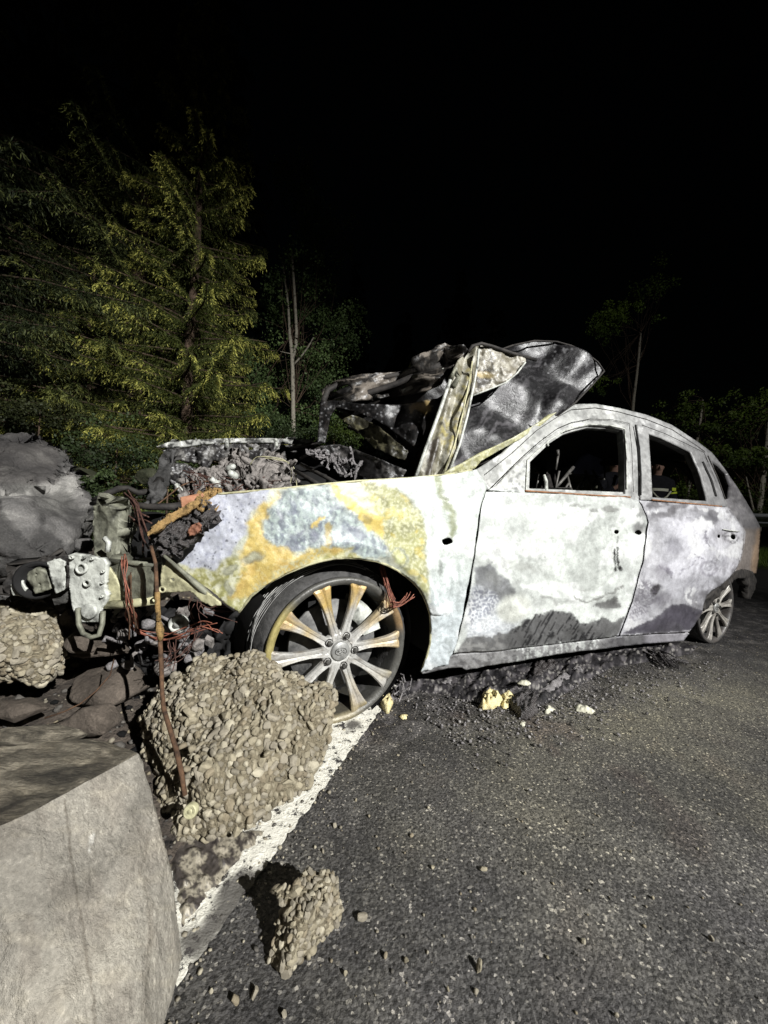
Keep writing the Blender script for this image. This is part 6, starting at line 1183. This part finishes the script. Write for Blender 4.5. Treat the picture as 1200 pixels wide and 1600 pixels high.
def broadleaf(name, px, base_py, depth, stems, clumps, cols, label, seed, n=9000, leaf=.06, bark='birch', group=None, cat='tree', ground=None, twigs=True):
    """stems: polylines in survey pixels; clumps: (px, py, rx, ry[px], depth offset, weight)"""
    g_ = np.random.default_rng(seed); b = D(px, base_py, depth); gz = -.25 if ground is None else ground; t = empty(name, (b[0], b[1], gz), label, cat, group); tr = MB(); tw_ = MB(); sc = depth / F_PX
    for pts, r0, r1 in stems: q = [D(x, y, depth + dd) for x, y, dd in pts]; tr.tube(list(chaikin_open(np.array(q), 1)), list(np.linspace(r0, r1, len(chaikin_open(np.array(q), 1)))), 7)
    w = np.array([c[5] * c[2] * c[3] for c in clumps]); w /= w.sum(); P = []; K = []
    for (x, y, rx, ry, dd, _), ww in zip(clumps, w):
        m_ = int(n * ww); sub = max(3, m_ // 60); cen = g_.normal(0, .48, (sub, 3)); idx = g_.integers(0, sub, m_); q = cen[idx] + g_.normal(0, .12, (m_, 3)); pos = D(x, y, depth + dd) + (q[:, :1] * rx * sc) * R_W + (q[:, 1:2] * ry * sc) * U_W + (q[:, 2:] * max(rx, ry) * sc) * F_W
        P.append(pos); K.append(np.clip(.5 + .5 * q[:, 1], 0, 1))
        if twigs:
            s0 = D(*stems[0][0][min(len(stems[0][0]) - 1, 1 + int(g_.integers(0, len(stems[0][0]) - 1)))][:2], depth) if stems else D(x, y, depth)
            for ci in cen[:: max(1, sub // 7)]:
                xx = stems[0][0][min(len(stems[0][0]) - 1, 1 + int(g_.integers(0, len(stems[0][0]) - 1)))]; s0 = D(xx[0], xx[1], depth + xx[2])
                e_ = D(x, y, depth + dd) + (ci[0] * rx * sc) * R_W + (ci[1] * ry * sc) * U_W + (ci[2] * max(rx, ry) * sc) * F_W; mdl = (s0 + e_) / 2 + g_.normal(0, .12, 3); m2_ = (mdl + e_) / 2 + g_.normal(0, .08, 3); tw_.tube([s0, (s0 + mdl) / 2 + g_.normal(0, .05, 3), mdl, m2_, e_], [.009, .007, .005, .004, .002], 4, False)
    P = np.concatenate(P); K = np.concatenate(K); Dn = unit(g_.normal(0, 1, (len(P), 3)) + np.array([0, 0, -.6])); L = np.full(len(P), leaf) * g_.uniform(.7, 1.3, len(P)); V, F = blades(P, Dn, L, L * .32, g_)
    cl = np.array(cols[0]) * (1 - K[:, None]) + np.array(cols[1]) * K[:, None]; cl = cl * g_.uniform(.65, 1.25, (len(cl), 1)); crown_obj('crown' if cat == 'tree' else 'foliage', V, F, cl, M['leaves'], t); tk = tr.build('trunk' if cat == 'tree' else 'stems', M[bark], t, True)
    if tw_.V: tw_.build('twigs', M['bark'], tk, True, None, 'stuff')
    return t
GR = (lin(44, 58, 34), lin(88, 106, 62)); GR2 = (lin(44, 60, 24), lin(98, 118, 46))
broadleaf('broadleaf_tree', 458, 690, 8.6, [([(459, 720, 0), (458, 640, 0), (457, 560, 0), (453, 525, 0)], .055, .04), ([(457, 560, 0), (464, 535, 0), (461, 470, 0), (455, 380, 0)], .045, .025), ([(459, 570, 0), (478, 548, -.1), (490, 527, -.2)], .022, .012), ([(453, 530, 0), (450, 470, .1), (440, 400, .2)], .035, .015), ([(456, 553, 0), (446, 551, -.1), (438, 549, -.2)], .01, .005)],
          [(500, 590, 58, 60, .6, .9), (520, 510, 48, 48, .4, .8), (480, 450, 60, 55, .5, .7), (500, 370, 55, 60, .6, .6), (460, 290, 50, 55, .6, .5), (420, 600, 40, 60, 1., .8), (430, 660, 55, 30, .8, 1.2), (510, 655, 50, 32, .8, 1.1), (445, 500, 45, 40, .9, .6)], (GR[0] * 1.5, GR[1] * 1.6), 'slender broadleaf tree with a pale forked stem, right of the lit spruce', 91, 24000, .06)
broadleaf('birch_tree', 992, 690, 13, [([(985, 720, 0), (988, 640, 0), (997, 570, 0), (1001, 520, 0)], .06, .03), ([(997, 570, 0), (1004, 548, 0)], .02, .008)], [(950, 505, 30, 26, 0, 1.), (975, 490, 25, 18, .3, .8), (935, 600, 22, 14, 0, .7), (1020, 450, 40, 40, .5, .15)], (GR2[0] * 1.6, GR2[1] * 2.), 'thin birch with bare pale stem rising above the car roof', 92, 4200, .075, group='birches beyond the road')
broadleaf('birch_tree', 1190, 800, 10.5, [([(1184, 830, 0), (1188, 780, 0), (1196, 720, 0), (1204, 640, 0)], .075, .05), ([(1178, 800, 0), (1171, 770, 0), (1166, 745, 0)], .03, .012)], [(1165, 660, 55, 30, .4, .7), (1110, 665, 45, 20, .2, .6), (1150, 715, 45, 24, 0, 1.3), (1185, 630, 40, 30, .5, .6), (1210, 720, 30, 40, 0, .8), (1165, 760, 24, 26, .3, .9)], GR2, 'birch with a leaning pale trunk above the guardrail at the right edge', 93, 6500, .075, group='birches beyond the road')
broadleaf('birch_tree', 1078, 800, 11, [([(1070, 830, 0), (1074, 780, 0), (1080, 735, 0), (1093, 670, 0), (1098, 625, 0)], .05, .025), ([(1085, 740, 0), (1100, 758, 0)], .012, .006)], [(1065, 650, 45, 24, .3, .7), (1090, 700, 50, 22, .4, .5), (1080, 770, 35, 20, .2, 1.5), (1050, 640, 30, 20, .2, .4)], GR2, 'birch whose pale stem shows through the rear door window', 94, 3600, .07, group='birches beyond the road')
for k, (x, y, d, rx, ry, lab, cc_) in enumerate(((180, 700, 4.6, 70, 40, 'low green undergrowth left of the engine bay', GR), (260, 745, 3.9, 45, 26, 'dark undergrowth behind the bent wing end', GR), (150, 765, 3.2, 26, 26, 'small green tuft between the huge boulder and the car', GR), (440, 672, 6.4, 60, 24, 'leafy bush behind the far wing ledge', GR), (520, 680, 6.8, 40, 24, 'bush seen through the gap under the bonnet', GR2), (60, 640, 5., 60, 34, 'dim bush over the top of the huge boulder', DG), (1090, 785, 9.6, 60, 16, 'bright leafy bush behind the guardrail, below the birch', GR2), (1230, 790, 9.4, 50, 26, 'bush at the right edge behind the guardrail', GR2))):
    broadleaf('bush', x, y, d, [([(x, y + 60 * 4 / d, 0), (x + 3, y, 0)], .012, .006)], [(x, y, rx, ry, 0, 1), (x - rx * .6, y + ry * .4, rx * .6, ry * .6, .1, 1), (x + rx * .6, y + ry * .4, rx * .6, ry * .6, .1, 1)], (cc_[0] * .55, cc_[1] * .5), lab, 100 + k, 3000, .035, 'bark', 'bushes at the forest edge', 'bush', twigs=False)
# grass by the guardrail
g_ = np.random.default_rng(8); n_ = 14000; Pg = np.stack([g_.uniform(6, 15, n_), g_.uniform(7.6, 12.5, n_), np.zeros(n_)], 1); Vg, Fg = blades(Pg, unit(g_.normal(0, .35, (n_, 3)) + np.array([0, 0, 1])), g_.uniform(.08, .3, n_), np.full(n_, .006), g_)
tag(crown_obj('grass', Vg, Fg, np.array(GR2[1]) * g_.uniform(.5, 1.1, (n_, 1)), M['leaves'], None), kind='stuff')
n_ = 16000; Pg = np.stack([g_.uniform(-7.5, 1.5, n_), g_.uniform(3.6, 9, n_), np.zeros(n_)], 1); Pg[:, 2] = vz(Pg[:, 0], Pg[:, 1]); Vg, Fg = blades(Pg, unit(g_.normal(0, .4, (n_, 3)) + np.array([0, 0, 1])), g_.uniform(.06, .24, n_), np.full(n_, .007), g_)
tag(crown_obj('grass', Vg, Fg, np.array(GR[1]) * g_.uniform(.4, 1.1, (n_, 1)), M['leaves'], None), kind='stuff')
tag(sheet('grass_bank', np.linspace(5.2, 40, 60), np.linspace(7.4, 40, 60), lambda X, Y: .004 + 0 * X + .02 * sst(Y, 7.6, 10) + .05 * fbm(X, Y, 1.5, 7) * sst(Y, 8, 9), M['forest_floor']), kind='structure')

# ================================================================== GUARDRAIL
M['zinc'] = simple('galvanised_steel', lin(170, 174, 178), lin(205, 209, 212), 12, .5, .2, .002, .0)
ga, gb_ = at_depth(1110., 812., 10.5), at_depth(1200., 812., 8.9); dirg = unit((gb_ - ga) * np.array([1, 1, 0])); g0 = np.array([gb_[0], gb_[1], 0]); zt = float(gb_[2]) - .02
rail = empty('guardrail', tuple(g0), 'galvanised guardrail beyond the rear of the car, at the right edge', 'guardrail'); nrm_ = np.array([dirg[1], -dirg[0], 0]); nrm_ = nrm_ if nrm_.dot(CAM - g0) > 0 else -nrm_
prof = [(.155, .0), (.135, .02), (.11, .06), (.07, .08), (.04, .06), (.015, .01), (-.015, .01), (-.04, .06), (-.07, .08), (-.11, .06), (-.135, .02), (-.155, .0)]
V = []; ss = np.linspace(-7, 9, 9)
for s in ss: V += [g0 + dirg * s + nrm_ * q + Z_ * (zt + h) for h, q in prof]
F = [(i * 12 + j, i * 12 + j + 1, (i + 1) * 12 + j + 1, (i + 1) * 12 + j) for i in range(len(ss) - 1) for j in range(11)]
o = mk('beam_rail', V, F, M['zinc'], rail, True); sdm = o.modifiers.new('thickness', 'SOLIDIFY'); sdm.thickness = .004
for s in np.arange(-7, 9.1, 2): MB().box(g0 + dirg * s - nrm_ * .06 + Z_ * ((zt + .14) / 2 - .1), dirg * .05, nrm_ * .03, Z_ * ((zt + .14) / 2 + .1)).build('post', M['zinc'], rail)
# ================================================================== FIREFIGHTERS behind the car
M['skin'] = simple('skin', lin(150, 118, 104), lin(172, 138, 122), 20, .55, .2, .001); M['jacket'] = simple('dark_turnout', lin(14, 15, 20), lin(34, 34, 40), 30, .9, .6, .003); M['band'] = simple('reflective_band', lin(196, 196, 176), lin(232, 232, 214), 30, .5, .2, .001); M['neon'] = simple('neon_patch', lin(190, 210, 40), lin(220, 236, 80), 30, .7, .2, .001); M['hair'] = simple('dark_hair', lin(20, 15, 12), lin(46, 34, 26), 90, .7, .8, .004); M['boot'] = simple('black_boot', lin(14, 14, 14), lin(34, 34, 34), 20, .5, .4, .002)
M['band'].node_tree.nodes['Principled BSDF'].inputs['Base Color'].default_value = (.8, .8, .7, 1)
def skin_mesh(name, verts, edges, radii, mat, parent, root=0, sub=2):
    me = bpy.data.meshes.new(name); me.from_pydata([tuple(v) for v in verts], edges, []); me.update(); o = bpy.data.objects.new(name, me); COL.objects.link(o); md = o.modifiers.new('skin', 'SKIN'); md.use_smooth_shade = True
    for i, r in enumerate(radii):
        rr = r if hasattr(r, '__len__') else (r, r); me.skin_vertices[0].data[i].radius = rr
    me.skin_vertices[0].data[root].use_root = True
    s_ = o.modifiers.new('sub', 'SUBSURF'); s_.levels = sub; s_.render_levels = sub
    bpy.context.view_layer.update(); dg = bpy.context.evaluated_depsgraph_get(); nm = bpy.data.meshes.new_from_object(o.evaluated_get(dg)); bpy.data.objects.remove(o); me2 = nm; me2.name = name; me2.materials.clear(); me2.materials.append(mat)
    q = bpy.data.objects.new(name, me2); COL.objects.link(q); q.parent = parent; me2.polygons.foreach_set('use_smooth', [True] * len(me2.polygons)); return q
def person(px, py_head, depth, label, yaw, head_yaw, neon=False, arm_up=False):
    h = D(px, py_head, depth); H = float(h[2]) + .11; k = H / 1.8; t = empty('person', (h[0], h[1], 0), label, 'person'); t.rotation_euler = (0, 0, yaw)
    # x = the person's right-left axis, -y = facing
    v = [(0, 0, .95), (0, .01, 1.12), (0, .01, 1.30), (0, .01, 1.45), (0, 0, 1.54), (0, -.01, 1.60), (0, -.015, 1.68), (0, -.005, 1.76)]; r = [(.13, .10), (.13, .10), (.15, .11), (.13, .09), (.055, .055), (.065, .075), (.075, .095), (.055, .07)]; e = [(i, i + 1) for i in range(7)]
    def chain(start, pts, rad):
        last = start
        for p_, q_ in zip(pts, rad): v.append(p_); r.append(q_); e.append((last, len(v) - 1)); last = len(v) - 1
        return last
    for s in (-1, 1):
        if arm_up and s == -1: ap = [(s * .19, 0, 1.43), (s * .24, -.08, 1.17), (s * .10, -.26, 1.30), (s * .05, -.22, 1.44)]
        else: ap = [(s * .19, 0, 1.43), (s * .25, .0, 1.15), (s * .20, -.16, .98), (s * .14, -.24, .95)]
        w = chain(3, ap, [.06, .045, .032, .026]); wp = np.array(v[w]); dr = unit(wp - np.array(v[w - 1])); sd_ = unit(np.cross(dr, [0, 1., .2])); pw = chain(w, [tuple(wp + dr * .05)], [(.034, .018)])
        for f in range(4):
            b0 = np.array(v[pw]) + sd_ * (.028 * (f - 1.5)) * .6; chain(pw, [tuple(b0 + dr * .03), tuple(b0 + dr * (.058 + .006 * (f in (1, 2))) - np.array([0, .0, .012]))], [.0085, .0075])
        chain(w, [tuple(wp + dr * .025 + sd_ * .03), tuple(wp + dr * .05 + sd_ * .045)], [.011, .009])
        chain(0, [(s * .10, 0, .86), (s * .11, -.01, .50), (s * .11, .01, .10), (s * .115, -.12, .045)], [.085, .055, .04, .035])
    v = [tuple(np.array(p_) * k) for p_ in v]; r = [tuple(np.array(q_ if hasattr(q_, '__len__') else (q_, q_)) * k) for q_ in r]
    body = skin_mesh('body', v, e, r, M['skin'], t)
    f = MB()
    R_h = Matrix.Rotation(head_yaw, 3, 'Z'); hr = lambda x, y, z: tuple(np.array((0, 0, 1.68)) * k + np.array(R_h @ Vector((x, y, z))) * k)
    f.tube([hr(0, -.092, .02), hr(0, -.108, -.008), hr(0, -.118, -.022), hr(0, -.096, -.03)], [.006, .009, .012, .008], 7); f.build('nose', M['skin'], body, True).matrix_parent_inverse = Matrix.Identity(4)
    for s in (-1, 1):
        b = MB(); c_ = np.array(hr(s * .03, -.088, .02)); b.lathe(c_, (0, -1, 0), (1, 0, 0), [(.0085, -.004), (.007, .002), (.0, .004)], 10); b.build('eye', M['boot'], body, True)
        b = MB(); b.tube([hr(s * .074, -.005, .015), hr(s * .085, .008, .005), hr(s * .078, .0, -.03)], [.010, .013, .008], 6); b.build('ear', M['skin'], body, True)
    b = MB(); b.tube([hr(-.024, -.090, -.052), hr(0, -.098, -.05), hr(.024, -.090, -.052)], [.004, .006, .004], 6); b.build('mouth', M['rust'], body, True)
    hb = MB(); hb.lathe(hr(0, .022, .055), np.array(R_h @ Vector((0, .35, 1))), (1, 0, 0), [(.080, -.045), (.085, .0), (.079, .030), (.055, .052), (.0, .062)], 20); hb.build('hair', M['hair'], body, True)
    # turnout coat and trousers
    cv_ = [(0, .01, .68), (0, .01, .95), (0, .01, 1.2), (0, .01, 1.40), (0, .01, 1.56)]; cr = [(.22, .17), (.19, .15), (.20, .15), (.18, .12), (.088, .088)]; ce = [(0, 1), (1, 2), (2, 3), (3, 4)]
    for s in (-1, 1):
        ap = [(s * .20, 0, 1.42), (s * .25, -.08, 1.17), (s * .13, -.22, 1.27)] if (arm_up and s == -1) else [(s * .20, 0, 1.42), (s * .26, .0, 1.15), (s * .21, -.14, 1.0)]
        last = 3
        for p_, q_ in zip(ap, [.095, .078, .062]): cv_.append(p_); cr.append((q_, q_)); ce.append((last, len(cv_) - 1)); last = len(cv_) - 1
    coat = skin_mesh('coat', [tuple(np.array(p_) * k) for p_ in cv_], ce, [tuple(np.array(q_) * k) for q_ in cr], M['jacket'], t)
    tv = [(0, 0, 1.02)] + [(s * .11, q, z) for s in (-1, 1) for q, z in ((0, .82), (-.01, .48), (.01, .03))]; te_ = [(0, 1), (1, 2), (2, 3), (0, 4), (4, 5), (5, 6)]; skin_mesh('trousers', [tuple(np.array(p_) * k) for p_ in tv], te_, [tuple(np.array(q_) * k) for q_ in ((.15, .12), (.11, .11), (.085, .085), (.075, .075), (.11, .11), (.085, .085), (.075, .075))], M['jacket'], t)
    for s in (-1, 1): skin_mesh('boot', [tuple(np.array(p_) * k) for p_ in ((s * .11, .02, .2), (s * .11, .02, .06), (s * .115, -.16, .045))], [(0, 1), (1, 2)], [(.06 * k, .06 * k), (.055 * k, .05 * k), (.045 * k, .035 * k)], M['boot'], t)
    th = np.linspace(0, 6.283, 25)
    for z_, rx, ry in ((1.30, .203, .157), (.95, .198, .163)):
        b = MB(); pr = [np.array((rx * math.cos(a) * k, .01 * k + ry * math.sin(a) * k, z_ * k)) for a in th]; b.add([p_ + np.array((0, 0, .022 * s)) for p_ in pr for s in (-1, 1)], [(2 * i, 2 * i + 2, 2 * i + 3, 2 * i + 1) for i in range(24)]); b.build('reflective_band', M['band'], coat)
    for s in (-1, 1):
        b = MB(); b.tube([np.array((s * .15, -.135, 1.28)) * k, np.array((s * .08, -.158, 1.19)) * k, np.array((s * .02, -.162, 1.15)) * k], .014, 6); b.build('reflective_stripe', M['band'], coat, True)
        b = MB(); p0 = np.array((s * .235, 0.0, 1.27)) * k; b.lathe(p0, (s * .15, 0, -1), (1, 0, 0), [(.078, -.02), (.082, .02)], 16); b.build('sleeve_band', M['neon'] if neon and s == 1 else M['band'], coat, True)
    if neon:
        b = MB(); b.box(np.array((.21, -.10, 1.32)) * k, (.03, 0, 0), (0, .012, 0), (0, 0, .025)); b.build('neon_patch', M['neon'], coat)
    return t
person(960, 724, 6.5, 'firefighter in dark turnout coat with pale bands, head bowed, seen through the front window', .15, -.5, arm_up=True)
person(1028, 729, 6.5, 'firefighter in dark turnout coat with a yellow-green patch, seen through the rear window', -.1, -.2, neon=True)

# ================================================================== origins: put every single-mesh thing's origin at its base
for o in list(SC.objects):
    if o.type == 'MESH' and o.parent is None and o.get('kind') != 'structure' and o.location.length < 1e-6 and o.data.users == 1:
        n = len(o.data.vertices); co = np.zeros(n * 3, np.float32); o.data.vertices.foreach_get('co', co); co = co.reshape(-1, 3)
        c = np.array([(co[:, 0].min() + co[:, 0].max()) / 2, (co[:, 1].min() + co[:, 1].max()) / 2, co[:, 2].min()], np.float32)
        o.data.vertices.foreach_set('co', (co - c).ravel()); o.data.update(); o.location = c
        for ch in o.children:
            ch.matrix_parent_inverse = Matrix.Translation(-Vector([float(q) for q in c])) @ ch.matrix_parent_inverse
